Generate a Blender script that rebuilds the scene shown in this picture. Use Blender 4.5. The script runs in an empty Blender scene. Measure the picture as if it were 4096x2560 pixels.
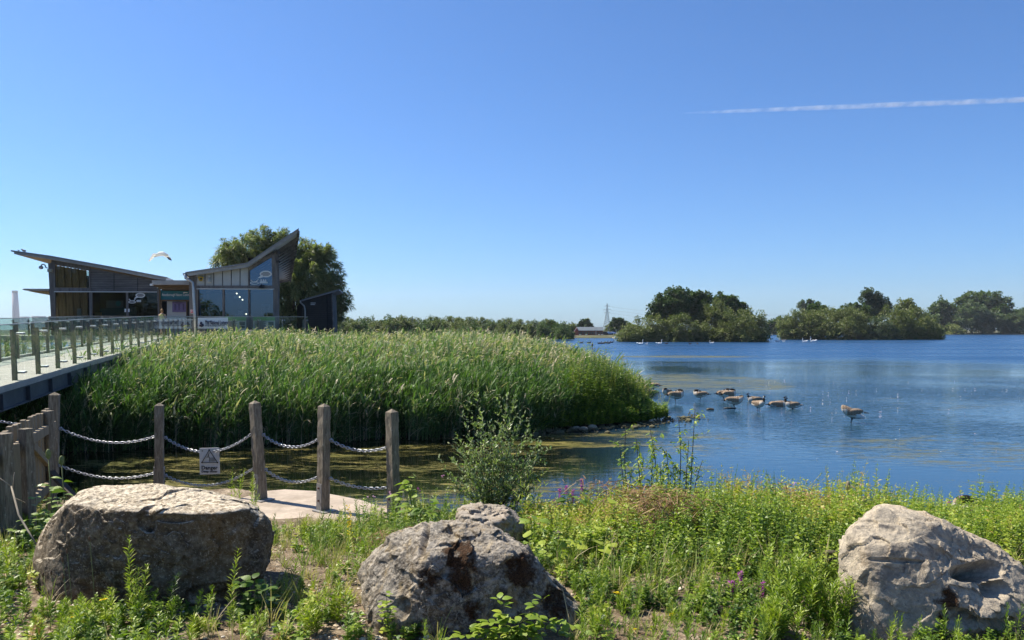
import bpy, bmesh, math, random
import numpy as np
from mathutils import Vector, Matrix, Euler
sc = bpy.context.scene
col = sc.collection
R = math.radians
rng = np.random.default_rng(7)
random.seed(7)

# ---------------------------------------------------------------- camera
F, CX, CY, HY = 3072.0, 2048.0, 1536.0, 1318.0
TH = math.atan((CY - HY) / F)
EYE = 3.0
cam = bpy.data.objects.new('camera', bpy.data.cameras.new('camera'))
col.objects.link(cam)
cam.location = (0, 0, EYE)
cam.rotation_euler = (math.pi / 2 - TH, 0, 0)
cam.data.sensor_width = 36; cam.data.lens = 27.0
cam.data.shift_y = 0.0625
cam.data.clip_start = 0.1; cam.data.clip_end = 30000
sc.camera = cam

# ---------------------------------------------------------------- light
SUN_AZ, SUN_EL = 63.0, 51.0          # degrees left of +Y, degrees up
sd = Vector((-math.sin(R(SUN_AZ)) * math.cos(R(SUN_EL)), math.cos(R(SUN_AZ)) * math.cos(R(SUN_EL)), math.sin(R(SUN_EL))))
sun = bpy.data.objects.new('sun', bpy.data.lights.new('sun', 'SUN'))
col.objects.link(sun)
sun.data.energy = 5.0; sun.data.angle = R(0.5); sun.data.color = (1.0, 0.92, 0.78)
sun.rotation_euler = sd.to_track_quat('Z', 'Y').to_euler()
sun.location = (0, 0, 40)
w = bpy.data.worlds.new('World'); sc.world = w; w.use_nodes = True
nt = w.node_tree
sky = nt.nodes.new('ShaderNodeTexSky'); sky.sky_type = 'NISHITA'
sky.sun_disc = False; sky.sun_elevation = R(SUN_EL); sky.sun_rotation = R(-SUN_AZ)
sky.air_density = 0.9; sky.dust_density = 0.6; sky.ozone_density = 9.0; sky.altitude = 0
bg = nt.nodes['Background']; bg.inputs['Strength'].default_value = 0.078
wb = nt.nodes.new('ShaderNodeMix'); wb.data_type = 'RGBA'; wb.blend_type = 'MULTIPLY'; wb.inputs[0].default_value = 1.0
wb.inputs[7].default_value = (.745, .96, 1.13, 1)      # white balance of the camera
nt.links.new(sky.outputs[0], wb.inputs[6]); nt.links.new(wb.outputs[2], bg.inputs[0])
sc.view_settings.view_transform = 'Standard'; sc.view_settings.look = 'None'
sc.view_settings.exposure = 0.90; sc.view_settings.gamma = 1.0
sc.render.engine = 'CYCLES'
sc.cycles.max_bounces = 8; sc.cycles.transparent_max_bounces = 24
sc.cycles.diffuse_bounces = 3; sc.cycles.glossy_bounces = 3; sc.cycles.transmission_bounces = 6
sc.cycles.sample_clamp_indirect = 6.0
sc.cycles.caustics_reflective = False; sc.cycles.caustics_refractive = False

# ---------------------------------------------------------------- pixel helpers: a point of the photo at a given depth / height
def ray(px, py):
    x = (px - CX) / F; yy = -(py - CY) / F
    return Vector((x, math.cos(TH) + yy * math.sin(TH), -math.sin(TH) + yy * math.cos(TH)))
def P(px, py, Y):
    d = ray(px, py); return Vector((0, 0, EYE)) + d * (Y / d.y)
def G(px, py, z=0.0):
    d = ray(px, py); return Vector((0, 0, EYE)) + d * ((z - EYE) / d.z)

# ---------------------------------------------------------------- object helpers
def tag(o, label=None, cat=None, group=None, kind=None):
    if label: o['label'] = label
    if cat: o['category'] = cat
    if group: o['group'] = group
    if kind: o['kind'] = kind
    return o
def empty(name, loc, label=None, cat=None, group=None, rz=0):
    o = bpy.data.objects.new(name, None); col.objects.link(o)
    o.location = loc; o.rotation_euler = (0, 0, rz); o.empty_display_size = .2
    return tag(o, label, cat, group)
def children(o): return [c for c in bpy.data.objects if c.parent == o]
KIDS = {}
def link_mesh(name, me, parent=None):
    o = bpy.data.objects.new(name, me); col.objects.link(o)
    if parent is not None:
        o.parent = parent; KIDS.setdefault(parent.name, []).append(o)
    return o
def copy_tree(o, parent=None):
    c = o.copy(); col.objects.link(c)
    if parent is not None:
        c.parent = parent; KIDS.setdefault(parent.name, []).append(c)
    for ch in KIDS.get(o.name, []): copy_tree(ch, c)
    return c
def abs_loc(p):
    v = Vector((0, 0, 0))
    while p is not None: v = v + p.location; p = p.parent
    return v
class MB:
    def __init__(s): s.v = []; s.f = []; s.m = []
    def add(s, vs, fs, mi=0):
        b = len(s.v); s.v += [tuple(v) for v in vs]
        s.f += [tuple(b + i for i in f) for f in fs]; s.m += [mi] * len(fs); return s
    def box(s, c, size, rot=None, mi=0):
        hx, hy, hz = size[0] / 2, size[1] / 2, size[2] / 2
        vs = [Vector((x, y, z)) for x in (-hx, hx) for y in (-hy, hy) for z in (-hz, hz)]
        if rot is not None: vs = [rot @ v for v in vs]
        c = Vector(c); vs = [v + c for v in vs]
        return s.add(vs, [(0, 1, 3, 2), (4, 6, 7, 5), (0, 4, 5, 1), (2, 3, 7, 6), (0, 2, 6, 4), (1, 5, 7, 3)], mi)
    def bar(s, a, b, w, h, up=(0, 0, 1), mi=0):
        a = Vector(a); b = Vector(b); d = (b - a); L = d.length; d.normalize()
        side = d.cross(Vector(up))
        if side.length < 1e-4: side = Vector((1, 0, 0))
        side.normalize(); u = side.cross(d)
        vs = [q + side * sx * w / 2 + u * sz * h / 2 for q in (a, b) for sx in (-1, 1) for sz in (-1, 1)]
        return s.add(vs, [(0, 2, 3, 1), (4, 5, 7, 6), (0, 1, 5, 4), (2, 6, 7, 3), (0, 4, 6, 2), (1, 3, 7, 5)], mi)
    def prism(s, pts, off, mi=0):
        """closed polygon pts (3D) extruded by vector off"""
        n = len(pts); off = Vector(off); pts = [Vector(p) for p in pts]
        vs = pts + [p + off for p in pts]
        fs = [tuple(range(n))[::-1], tuple(range(n, 2 * n))] + [(i, (i + 1) % n, n + (i + 1) % n, n + i) for i in range(n)]
        return s.add(vs, fs, mi)
    def tube(s, pts, r, n=8, mi=0, cap=True):
        pts = [Vector(p) for p in pts]; K = len(pts)
        rs = r if isinstance(r, (list, tuple)) else [r] * K
        vs = []; prev = None
        for i, p in enumerate(pts):
            t = (pts[min(i + 1, K - 1)] - pts[max(i - 1, 0)]).normalized()
            if prev is None:
                a = Vector((0, 0, 1)) if abs(t.z) < .9 else Vector((1, 0, 0))
                u = t.cross(a).normalized()
            else: u = (prev - t * prev.dot(t)).normalized()
            prev = u; v = t.cross(u)
            for k in range(n):
                an = 2 * math.pi * k / n
                vs.append(p + (u * math.cos(an) + v * math.sin(an)) * rs[i])
        fs = [(i * n + k, i * n + (k + 1) % n, (i + 1) * n + (k + 1) % n, (i + 1) * n + k) for i in range(K - 1) for k in range(n)]
        if cap: fs += [tuple(range(n))[::-1], tuple((K - 1) * n + k for k in range(n))]
        return s.add(vs, fs, mi)
    def lathe(s, c, prof, n=20, mi=0):
        c = Vector(c)
        return s.tube([c + Vector((0, 0, z)) for r, z in prof], [r for r, z in prof], n, mi)
    def ell(s, c, rad, n=12, m=8, rot=None, mi=0):
        vs = []; c = Vector(c)
        for i in range(m + 1):
            ph = math.pi * i / m
            for k in range(n):
                a = 2 * math.pi * k / n
                v = Vector((rad[0] * math.sin(ph) * math.cos(a), rad[1] * math.sin(ph) * math.sin(a), rad[2] * math.cos(ph)))
                vs.append(c + (rot @ v if rot is not None else v))
        fs = [(i * n + k, (i + 1) * n + k, (i + 1) * n + (k + 1) % n, i * n + (k + 1) % n) for i in range(m) for k in range(n)]
        return s.add(vs, fs, mi)
    def build(s, name, mats, parent=None, smooth=False, bevel=0, label=None, fixn=True):
        L = abs_loc(parent) if parent is not None else Vector((0, 0, 0))
        me = bpy.data.meshes.new(name)
        me.from_pydata([(v[0] - L.x, v[1] - L.y, v[2] - L.z) for v in s.v], [], s.f)
        for m in (mats if isinstance(mats, (list, tuple)) else [mats]): me.materials.append(m)
        if any(s.m): me.polygons.foreach_set('material_index', s.m)
        if fixn or bevel:
            bm = bmesh.new(); bm.from_mesh(me)
            bmesh.ops.recalc_face_normals(bm, faces=bm.faces)
            if bevel:
                es = [e for e in bm.edges if len(e.link_faces) == 2 and e.calc_face_angle(0) > .6]
                bmesh.ops.bevel(bm, geom=es, offset=bevel, segments=2, affect='EDGES', profile=.6)
            bm.to_mesh(me); bm.free()
        if smooth: me.polygons.foreach_set('use_smooth', [True] * len(me.polygons))
        me.update()
        o = link_mesh(name, me, parent)
        if label: o['label'] = label
        return o

def np_mesh(name, V, Q, mat, tint=None, smooth=False, parent=None, rel=None):
    V = np.asarray(V, dtype=np.float32).reshape(-1, 3); Q = np.asarray(Q, dtype=np.int32)
    if parent is not None:
        L = abs_loc(parent); V = V - np.array(L, dtype=np.float32)
    me = bpy.data.meshes.new(name)
    k = Q.shape[1]
    me.vertices.add(len(V)); me.vertices.foreach_set('co', V.ravel())
    me.loops.add(Q.size); me.loops.foreach_set('vertex_index', Q.ravel())
    me.polygons.add(len(Q))
    me.polygons.foreach_set('loop_start', np.arange(0, Q.size, k, dtype=np.int32))
    try: me.polygons.foreach_set('loop_total', np.full(len(Q), k, dtype=np.int32))
    except Exception: pass
    me.polygons.foreach_set('use_smooth', np.full(len(Q), smooth))
    if tint is not None:
        a = me.attributes.new('tint', 'FLOAT', 'POINT'); a.data.foreach_set('value', np.asarray(tint, dtype=np.float32).ravel())
    me.materials.append(mat)
    me.update(calc_edges=True)
    return link_mesh(name, me, parent)

# ---------------------------------------------------------------- numpy noise
def _hash(ix, iy, iz, seed):
    h = (ix * 374761393 + iy * 668265263 + iz * 2147483647 + seed * 1274126177) & 0xffffffff
    h = ((h ^ (h >> 13)) * 1274126177) & 0xffffffff
    h = (h ^ (h >> 16)) & 0xffffffff
    return h.astype(np.float64) / 4294967295.0
def vnoise(Pt, seed=0):
    Pt = np.asarray(Pt, dtype=np.float64)
    i = np.floor(Pt).astype(np.int64); f = Pt - i; f = f * f * f * (f * (f * 6 - 15) + 10)
    out = 0
    for dx in (0, 1):
        for dy in (0, 1):
            for dz in (0, 1):
                wgt = (f[..., 0] if dx else 1 - f[..., 0]) * (f[..., 1] if dy else 1 - f[..., 1]) * (f[..., 2] if dz else 1 - f[..., 2])
                out = out + wgt * _hash(i[..., 0] + dx, i[..., 1] + dy, i[..., 2] + dz, seed)
    return out * 2 - 1
def fbm(Pt, oct=4, seed=0, gain=.5, ridge=False):
    Pt = np.asarray(Pt, dtype=np.float64); a = 1.; s = 0.; t = 0.
    for o in range(oct):
        n = vnoise(Pt * (2.03 ** o) + o * 17.3, seed + o)
        if ridge: n = 1 - 2 * np.abs(n)
        s = s + a * n; t += a; a *= gain
    return s / t
def xyz(x, y, z=0):
    x = np.asarray(x, dtype=float); return np.stack([x, np.broadcast_to(y, x.shape), np.broadcast_to(z, x.shape)], -1)

# ---------------------------------------------------------------- ribbons (leaves, blades) and thin stems
class Ribs:
    """collects strips of quads: leaves, blades, stems; tint is one number per strip"""
    def __init__(s): s.V = []; s.Q = []; s.T = []; s.n = 0
    def strips(s, pts, wid, side, tint):
        # pts (N,K,3), wid (N,K), side (N,3) or (N,K,3), tint (N,)
        N, K, _ = pts.shape
        if side.ndim == 2: side = side[:, None, :]
        a = pts - side * wid[..., None] * .5; b = pts + side * wid[..., None] * .5
        V = np.stack([a, b], 2).reshape(N * K * 2, 3)
        base = (np.arange(N)[:, None] * K + np.arange(K - 1)[None]) * 2
        Q = np.stack([base, base + 1, base + 3, base + 2], -1).reshape(-1, 4) + s.n
        s.V.append(V); s.Q.append(Q); s.T.append(np.repeat(tint, K * 2)); s.n += len(V)
    def leaves(s, pos, d, L, W, tint, droop=.25, K=4, roll=None, fold=True):
        """pointed leaves: start pos, direction d (unit), length L, width W; droop bends the tip down"""
        N = len(pos)
        L = np.broadcast_to(L, (N,)); W = np.broadcast_to(W, (N,)); tint = np.broadcast_to(tint, (N,))
        droop = np.broadcast_to(droop, (N,))
        t = np.linspace(0, 1, K)
        pts = pos[:, None] + d[:, None] * (t[None, :, None] * L[:, None, None])
        pts[..., 2] -= (t ** 2)[None] * (L * droop)[:, None]
        up = np.tile(np.array([0, 0, 1.]), (N, 1))
        side = np.cross(d, up); nn = np.linalg.norm(side, axis=1, keepdims=True); side = np.where(nn > 1e-3, side / np.maximum(nn, 1e-3), np.array([1., 0, 0]))
        if roll is None: roll = rng.normal(0, .5, N)
        u2 = np.cross(side, d)
        side = side * np.cos(roll)[:, None] + u2 * np.sin(roll)[:, None]
        prof = np.interp(t, [0, .2, .45, .8, 1], [.12, .75, 1, .5, .03])
        s.strips(pts, W[:, None] * prof[None], side, tint)
    def blades(s, pos, d, L, W, tint, droop=.5, K=4):
        N = len(pos)
        L = np.broadcast_to(L, (N,)); W = np.broadcast_to(W, (N,)); tint = np.broadcast_to(tint, (N,)); droop = np.broadcast_to(droop, (N,))
        t = np.linspace(0, 1, K)
        pts = pos[:, None] + d[:, None] * (t[None, :, None] * L[:, None, None])
        h = d.copy(); h[:, 2] = 0
        pts = pts + h[:, None] * ((t ** 2)[None] * (L * droop * .4)[:, None])[..., None]
        pts[..., 2] -= (t ** 2.2)[None] * (L * droop)[:, None]
        up = np.tile(np.array([0, 0, 1.]), (N, 1))
        side = np.cross(d, up); nn = np.linalg.norm(side, axis=1, keepdims=True); side = np.where(nn > 1e-3, side / np.maximum(nn, 1e-3), np.array([1., 0, 0]))
        roll = rng.normal(0, .7, N); u2 = np.cross(side, d)
        side = side * np.cos(roll)[:, None] + u2 * np.sin(roll)[:, None]
        prof = np.interp(t, [0, .3, .7, 1], [.7, 1, .7, .04])
        s.strips(pts, W[:, None] * prof[None], side, tint)
    def stems(s, pts, r, tint):
        """three-sided tubes; pts (N,K,3), r (N,) or (N,K)"""
        N, K, _ = pts.shape
        r = np.broadcast_to(np.asarray(r, float).reshape(N, -1) if np.ndim(r) else np.full((N, 1), r), (N, K))
        tint = np.broadcast_to(tint, (N,))
        ring = []
        for k in range(3):
            a = 2 * math.pi * k / 3
            o = np.array([math.cos(a), math.sin(a), 0.])
            ring.append(pts + o * r[..., None])
        V = np.stack(ring, 2).reshape(-1, 3)
        base = (np.arange(N)[:, None] * K + np.arange(K - 1)[None]) * 3
        Q = np.concatenate([np.stack([base + a, base + b, base + 3 + b, base + 3 + a], -1).reshape(-1, 4) for a, b in ((0, 1), (1, 2), (2, 0))]) + s.n
        s.V.append(V); s.Q.append(Q); s.T.append(np.repeat(tint, K * 3)); s.n += len(V)
    def build(s, name, mat, parent=None, smooth=False):
        return np_mesh(name, np.concatenate(s.V), np.concatenate(s.Q), mat, np.concatenate(s.T), smooth, parent)
def unit(v):
    n = np.linalg.norm(v, axis=-1, keepdims=True); return v / np.maximum(n, 1e-9)
def rdir(N, zlo=-.3, zhi=1.):
    a = rng.uniform(0, 2 * np.pi, N); z = rng.uniform(zlo, zhi, N); c = np.sqrt(np.maximum(1 - z * z, 0))
    return np.stack([c * np.cos(a), c * np.sin(a), z], -1)

# ---------------------------------------------------------------- materials
MATS = {}
class NB:
    def __init__(s, name):
        s.m = bpy.data.materials.new(name); s.m.use_nodes = True; s.t = s.m.node_tree
        s.p = s.t.nodes['Principled BSDF']; s.out = s.t.nodes['Material Output']
    def n(s, kind, **kw):
        nd = s.t.nodes.new(kind)
        for k, v in kw.items():
            if k in nd.inputs: 
                pass
            setattr(nd, k, v)
        return nd
    def link(s, a, b): s.t.links.new(a, b); return s
    def val(s, x, sock):
        if isinstance(x, (int, float)): sock.default_value = x
        else: s.link(x, sock)
    def math(s, op, a, b=0.0, c=None, clamp=False):
        nd = s.t.nodes.new('ShaderNodeMath'); nd.operation = op; nd.use_clamp = clamp
        s.val(a, nd.inputs[0]); s.val(b, nd.inputs[1])
        if c is not None: s.val(c, nd.inputs[2])
        return nd.outputs[0]
    def noise(s, scale, detail=4, rough=.55, vec=None, dist=0.0, dim='3D'):
        nd = s.t.nodes.new('ShaderNodeTexNoise'); nd.noise_dimensions = dim
        nd.inputs['Scale'].default_value = scale; nd.inputs['Detail'].default_value = detail
        nd.inputs['Roughness'].default_value = rough; nd.inputs['Distortion'].default_value = dist
        if vec is not None: s.link(vec, nd.inputs['Vector'])
        return nd.outputs[0]
    def vor(s, scale, vec=None, feature='F1'):
        nd = s.t.nodes.new('ShaderNodeTexVoronoi'); nd.feature = feature; nd.inputs['Scale'].default_value = scale
        if vec is not None: s.link(vec, nd.inputs['Vector'])
        return nd
    def coord(s, which='Object'):
        return s.t.nodes.new('ShaderNodeTexCoord').outputs[which]
    def pos(s):
        return s.t.nodes.new('ShaderNodeNewGeometry').outputs['Position']
    def mapping(s, vec, scale=(1, 1, 1), rot=(0, 0, 0), loc=(0, 0, 0)):
        nd = s.t.nodes.new('ShaderNodeMapping'); s.link(vec, nd.inputs['Vector'])
        nd.inputs['Scale'].default_value = scale; nd.inputs['Rotation'].default_value = rot; nd.inputs['Location'].default_value = loc
        return nd.outputs[0]
    def ramp(s, fac, stops, interp='LINEAR'):
        nd = s.t.nodes.new('ShaderNodeValToRGB'); s.link(fac, nd.inputs[0]); cr = nd.color_ramp; cr.interpolation = interp
        while len(cr.elements) < len(stops): cr.elements.new(.5)
        for e, (p, c) in zip(cr.elements, stops):
            e.position = p; e.color = (c, c, c, 1) if isinstance(c, (int, float)) else tuple(c)[:3] + (1,)
        return nd.outputs[0]
    def mix(s, fac, a, b, mode='MIX'):
        nd = s.t.nodes.new('ShaderNodeMix'); nd.data_type = 'RGBA'; nd.blend_type = mode
        s.val(fac, nd.inputs[0])
        for x, so in ((a, nd.inputs[6]), (b, nd.inputs[7])):
            if isinstance(x, (tuple, list)): so.default_value = tuple(x)[:3] + (1,)
            else: s.link(x, so)
        return nd.outputs[2]
    def bump(s, h, strength=.5, dist=.02, normal=None):
        nd = s.t.nodes.new('ShaderNodeBump'); s.val(strength, nd.inputs['Strength']); nd.inputs['Distance'].default_value = dist
        s.link(h, nd.inputs['Height'])
        if normal is not None: s.link(normal, nd.inputs['Normal'])
        return nd.outputs[0]
    def map(s, v, a, b, c=0.0, d=1.0, smooth=True):
        nd = s.t.nodes.new('ShaderNodeMapRange'); nd.clamp = True
        if smooth: nd.interpolation_type = 'SMOOTHSTEP'
        s.val(v, nd.inputs[0]); nd.inputs[1].default_value = a; nd.inputs[2].default_value = b
        nd.inputs[3].default_value = c; nd.inputs[4].default_value = d
        return nd.outputs[0]
def rgb(c, k=1.0): return tuple(min(1, max(0, x * k)) for x in c)
def pm(name, base, rough=.65, var=.25, scale=4, bump=.0, bscale=30, spec=.4, metal=0, stretch=(1, 1, 1), dist=.01, which='Object', dirt=None):
    if name in MATS: return MATS[name]
    b = NB(name); v = b.mapping(b.coord(which), scale=stretch)
    n1 = b.noise(scale, 5, .6, v); n2 = b.noise(scale * 7, 3, .6, v)
    c = b.mix(b.ramp(n1, [(.3, 0.), (.7, 1.)]), rgb(base, 1 - var), rgb(base, 1 + var))
    c = b.mix(b.math('MULTIPLY', b.ramp(n2, [(.35, 0.), (.75, 1.)]), .5), c, rgb(base, 1 - var * 1.3))
    if dirt is not None:
        c = b.mix(b.ramp(b.noise(scale * .6, 6, .7, v), [(.5, 0.), (.68, .8)]), c, dirt)
    b.link(c, b.p.inputs['Base Color'])
    b.p.inputs['Roughness'].default_value = rough; b.p.inputs['Metallic'].default_value = metal
    b.p.inputs['Specular IOR Level'].default_value = spec
    if bump: b.link(b.bump(b.noise(bscale, 5, .65, v), bump, dist), b.p.inputs['Normal'])
    MATS[name] = b.m; return b.m
def leafmat(name, stops, trans=.3, rough=.45, spec=.35, tr_tint=(1.0, 1.25, .45)):
    b = NB(name)
    at = b.t.nodes.new('ShaderNodeAttribute'); at.attribute_name = 'tint'
    c = b.ramp(at.outputs['Fac'], stops)
    b.link(c, b.p.inputs['Base Color']); b.p.inputs['Roughness'].default_value = rough
    b.p.inputs['Specular IOR Level'].default_value = spec
    tr = b.t.nodes.new('ShaderNodeBsdfTranslucent')
    cc = b.mix(1.0, c, tr_tint, 'MULTIPLY'); b.link(cc, tr.inputs[0])
    mx = b.t.nodes.new('ShaderNodeMixShader'); mx.inputs[0].default_value = trans
    b.link(b.p.outputs[0], mx.inputs[1]); b.link(tr.outputs[0], mx.inputs[2]); b.link(mx.outputs[0], b.out.inputs[0])
    return b.m

M = {}
M['wood'] = pm('weathered_timber', (.17, .15, .13), .8, .3, 3, .5, 14, stretch=(6, 6, .6), dist=.006)
M['cladding'] = pm('grey_cladding', (.15, .14, .14), .8, .45, 1.5, .3, 10, stretch=(.5, 3, 3), dirt=(.08, .075, .07))
M['dark_cladding'] = pm('dark_cladding', (.055, .055, .055), .85, .3, 1.5)
M['frame_wood'] = pm('frame_timber', (.15, .135, .125), .75, .4, 2, stretch=(3, 3, .4))
M['warm_wood'] = pm('warm_timber', (.36, .25, .11), .7, .25, 2, stretch=(6, 3, .4))
M['fascia'] = pm('zinc_fascia', (.34, .33, .31), .6, .2, 2, metal=0, dirt=(.22, .21, .19))
M['roof'] = pm('roof_sheet', (.22, .22, .23), .6, .15, 1.5)
M['panel'] = pm('pale_panel', (.42, .43, .42), .6, .12, .8, dirt=(.30, .31, .30))
M['white'] = pm('white_paint', (.75, .75, .74), .5, .06, 2)
M['steel'] = pm('bridge_steel', (.075, .085, .10), .55, .3, 1.5, metal=.0, dirt=(.14, .14, .14))
M['galv'] = pm('galvanised_steel', (.42, .43, .44), .4, .2, 12, metal=.85)
M['deck'] = pm('deck_board', (.46, .41, .36), .85, .2, 3)
M['rubber'] = pm('black_rubber', (.02, .02, .022), .6, .2, 3)
M['teal'] = pm('teal_sign', (.012, .13, .165), .5, .05, 2)
M['concrete'] = pm('pad_concrete', (.40, .33, .26), .9, .25, 3, .5, 60, dirt=(.24, .19, .14), dist=.006)
M['black'] = pm('black_paint', (.012, .012, .014), .5, .1, 2)
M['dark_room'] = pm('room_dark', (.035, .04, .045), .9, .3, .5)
M['brick'] = pm('red_brick', (.19, .062, .045), .9, .15, 2)
M['slate'] = pm('blue_slate', (.10, .125, .145), .7, .12, 1)
# ================================================================ water
b = NB('lake_water')
p = b.pos(); sep = b.t.nodes.new('ShaderNodeSeparateXYZ'); b.link(p, sep.inputs[0]); X, Y = sep.outputs[0], sep.outputs[1]
def gauss(cx, cy, rx, ry, rot=0.0):
    dx = b.math('SUBTRACT', X, cx); dy = b.math('SUBTRACT', Y, cy)
    dx = b.math('DIVIDE', dx, rx); dy = b.math('DIVIDE', dy, ry)
    q = b.math('ADD', b.math('MULTIPLY', dx, dx), b.math('MULTIPLY', dy, dy))
    return b.map(q, 0.25, 1.3, 1.0, 0.0)
# wind zones: calm lens at 45-85 m, ruffled beyond
edge = b.math('ADD', Y, b.math('MULTIPLY', b.math('SUBTRACT', b.noise(.045, 5, .65, b.mapping(p, scale=(.35, 1.3, 1)), .5), .5), 90))
edge = b.math('ADD', edge, b.math('MULTIPLY', X, .55))
windy = b.map(edge, 66, 112)
calm2 = b.map(Y, 36, 52)       # between near ripples and the calm lens
near = b.map(Y, 14, 24)        # sheltered by the bank
rp = b.mapping(p, scale=(.55, 1.6, 1), rot=(0, 0, .12))
rip = b.noise(3.2, 3, .5, rp, .3)
rip_s = b.math('MULTIPLY', b.math('MULTIPLY', near, b.math('SUBTRACT', 1.0, b.math('MULTIPLY', calm2, .72))), b.map(b.noise(.13, 2, .5, p), .3, .65, .25, 1.0))
h1 = b.math('MULTIPLY', rip, b.math('MULTIPLY', rip_s, .060))
shel = b.map(X, -1, 5)         # the pond behind the fence lies still
h1 = b.math('MULTIPLY', h1, b.math('ADD', .12, b.math('MULTIPLY', shel, .88)))
rp2 = b.mapping(p, scale=(.4, 1, 1))
chop = b.math('MULTIPLY', b.noise(1.9, 4, .6, rp2), b.math('MULTIPLY', windy, .13))
fine = b.math('MULTIPLY', b.noise(9, 2, .5, rp), .0011)
hh = b.math('ADD', b.math('ADD', h1, chop), fine)
nrm = b.bump(hh, 1.0, 1.0)
base = b.mix(windy, b.mix(b.map(X, .5, 5.5), (.004, .006, .004), (.018, .058, .105)), (.010, .050, .13))
# floating weed and algae
st = b.mapping(p, scale=(.7, 1.7, 1), rot=(0, 0, .08))
n_big = b.noise(.55, 5, .62, st, .6); n_fine = b.noise(3.4, 9, .8, b.mapping(st, scale=(.8, 2.2, 1)), 1.2)
nm = b.math('ADD', b.math('MULTIPLY', n_big, .36), b.math('MULTIPLY', n_fine, .64))
reg = b.math('MULTIPLY', b.map(b.math('SUBTRACT', X, b.math('MULTIPLY', Y, .045)), .5, 2.8, 1.0, 0.0), b.math('MULTIPLY', b.map(Y, 21.5, 25.5, 1.0, 0.0), .86))   # pond behind the fence
reg = b.math('MAXIMUM', reg, b.math('MULTIPLY', gauss(4.6, 20.6, 2.6, 4.0), .86))
reg = b.math('MAXIMUM', reg, b.math('MULTIPLY', gauss(2.0, 20.8, 3.5, 2.0), .92))
reg = b.math('MAXIMUM', reg, b.math('MULTIPLY', gauss(3.2, 15.2, 2.2, 3.0), .80))
reg = b.math('MAXIMUM', reg, b.math('MULTIPLY', gauss(10.5, 44, 7.5, 11), .99))
reg = b.math('MAXIMUM', reg, b.math('MULTIPLY', gauss(19, 85, 11, 4.5), 1.05))
reg = b.math('MAXIMUM', reg, b.math('MULTIPLY', gauss(19, 31, 9, 4.5), .78))
reg = b.math('MAXIMUM', reg, b.math('MULTIPLY', gauss(11.2, 18.8, 5.4, 4.0), .89))
reg = b.math('MAXIMUM', reg, b.math('MULTIPLY', gauss(9.0, 14.3, 4.0, 1.6), .72))
reg = b.math('MAXIMUM', reg, b.math('MULTIPLY', gauss(4.5, 15.5, 3.0, 1.6), .58))
reg = b.math('MAXIMUM', reg, b.math('MULTIPLY', gauss(31, 172, 16, 3.5), .66))
thr = b.math('SUBTRACT', .83, b.math('MULTIPLY', reg, .350))
alg = b.map(b.math('SUBTRACT', nm, thr), 0.0, .022)
ac = b.ramp(b.noise(1.3, 4, .6, st), [(.3, (.04, .042, .012)), (.5, (.13, .12, .03)), (.7, (.27, .22, .075))])
far_ac = b.mix(b.math('MAXIMUM', b.map(Y, 24, 34), b.map(X, 4.5, 7.5)), ac, (.10, .105, .06))
cl = b.mix(alg, base, far_ac)
b.link(cl, b.p.inputs['Base Color']); b.link(nrm, b.p.inputs['Normal'])
b.p.inputs['IOR'].default_value = 1.333
b.link(b.math('ADD', b.math('ADD', .02, b.math('MULTIPLY', windy, b.map(b.noise(.10, 6, .75, b.mapping(p, scale=(.10, 1, 1)), .5), .33, .67, .10, .42, False))), b.math('MULTIPLY', alg, .55)), b.p.inputs['Roughness'])
b.link(b.math('SUBTRACT', .5, b.math('MULTIPLY', alg, .35)), b.p.inputs['Specular IOR Level'])
M['water'] = b.m
mb = MB(); mb.add([(-5300, -400, 0), (5300, -400, 0), (5300, 3500, 0), (-5300, 3500, 0)], [(0, 1, 2, 3)])
wt = mb.build('lake_water', M['water'], fixn=False); tag(wt, 'blue lake, ruffled far out and streaked with weed near the bank', 'water', kind='structure')

# ================================================================ near bank
def bank_edge(x):
    x = np.asarray(x, float)
    return np.interp(x, [-200, -30, -9, -6, -5.2, -3.2, -1.9, -.2, .6, 1.4, 3, 6, 12, 40, 200], [9, 9, 8.3, 8.7, 9.9, 10.0, 9.3, 8.6, 8.3, 8.4, 8.6, 8.4, 8.6, 10, 16]) + .12 * vnoise(xyz(x * 1.3, 0, 0), 3)
def gz(x, y):
    x = np.asarray(x, float); y = np.asarray(y, float)
    z = np.interp(y, [-300, -5, 2, 5, 6.2, 8.0, 9.0, 40], [1.6, 1.5, 1.38, 1.28, 1.18, .97, .92, .9])
    z = z - .16 * np.clip((x - .5) / 3, 0, 1) * np.clip((y - 5) / 3, 0, 1)
    z = z + .035 * fbm(xyz(x * .9, y * .9, 0), 3, 5) + .012 * fbm(xyz(x * 5, y * 5, 0), 2, 9)
    e = bank_edge(x); t = np.clip((y - e + .15) / 1.1, 0, 1)
    return z * (1 - t) - .5 * t
def gz1(x, y): return float(gz(np.array([x]), np.array([y]))[0])
xs = np.concatenate([np.linspace(-300, -9, 40), np.linspace(-8.8, 10, 380), np.linspace(10.4, 300, 40)])
ys = np.concatenate([np.linspace(-300, 1, 30), np.linspace(1.2, 12.5, 260), np.linspace(13, 20, 10)])
GX, GY = np.meshgrid(xs, ys, indexing='ij'); GZ = gz(GX, GY)
ni, nj = GX.shape; idx = np.arange(ni * nj).reshape(ni, nj)
Q = np.stack([idx[:-1, :-1], idx[1:, :-1], idx[1:, 1:], idx[:-1, 1:]], -1).reshape(-1, 4)
b = NB('gravel_ground'); p = b.coord('Object')
v1 = b.vor(42, p); v2 = b.vor(95, p)
stone = b.ramp(v1.outputs['Color'], [(0, (.22, .165, .11)), (.4, (.38, .30, .21)), (.75, (.56, .46, .34)), (1, (.28, .24, .2))])
stone2 = b.ramp(v2.outputs['Color'], [(0, (.24, .18, .12)), (1, (.48, .39, .28))])
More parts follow.
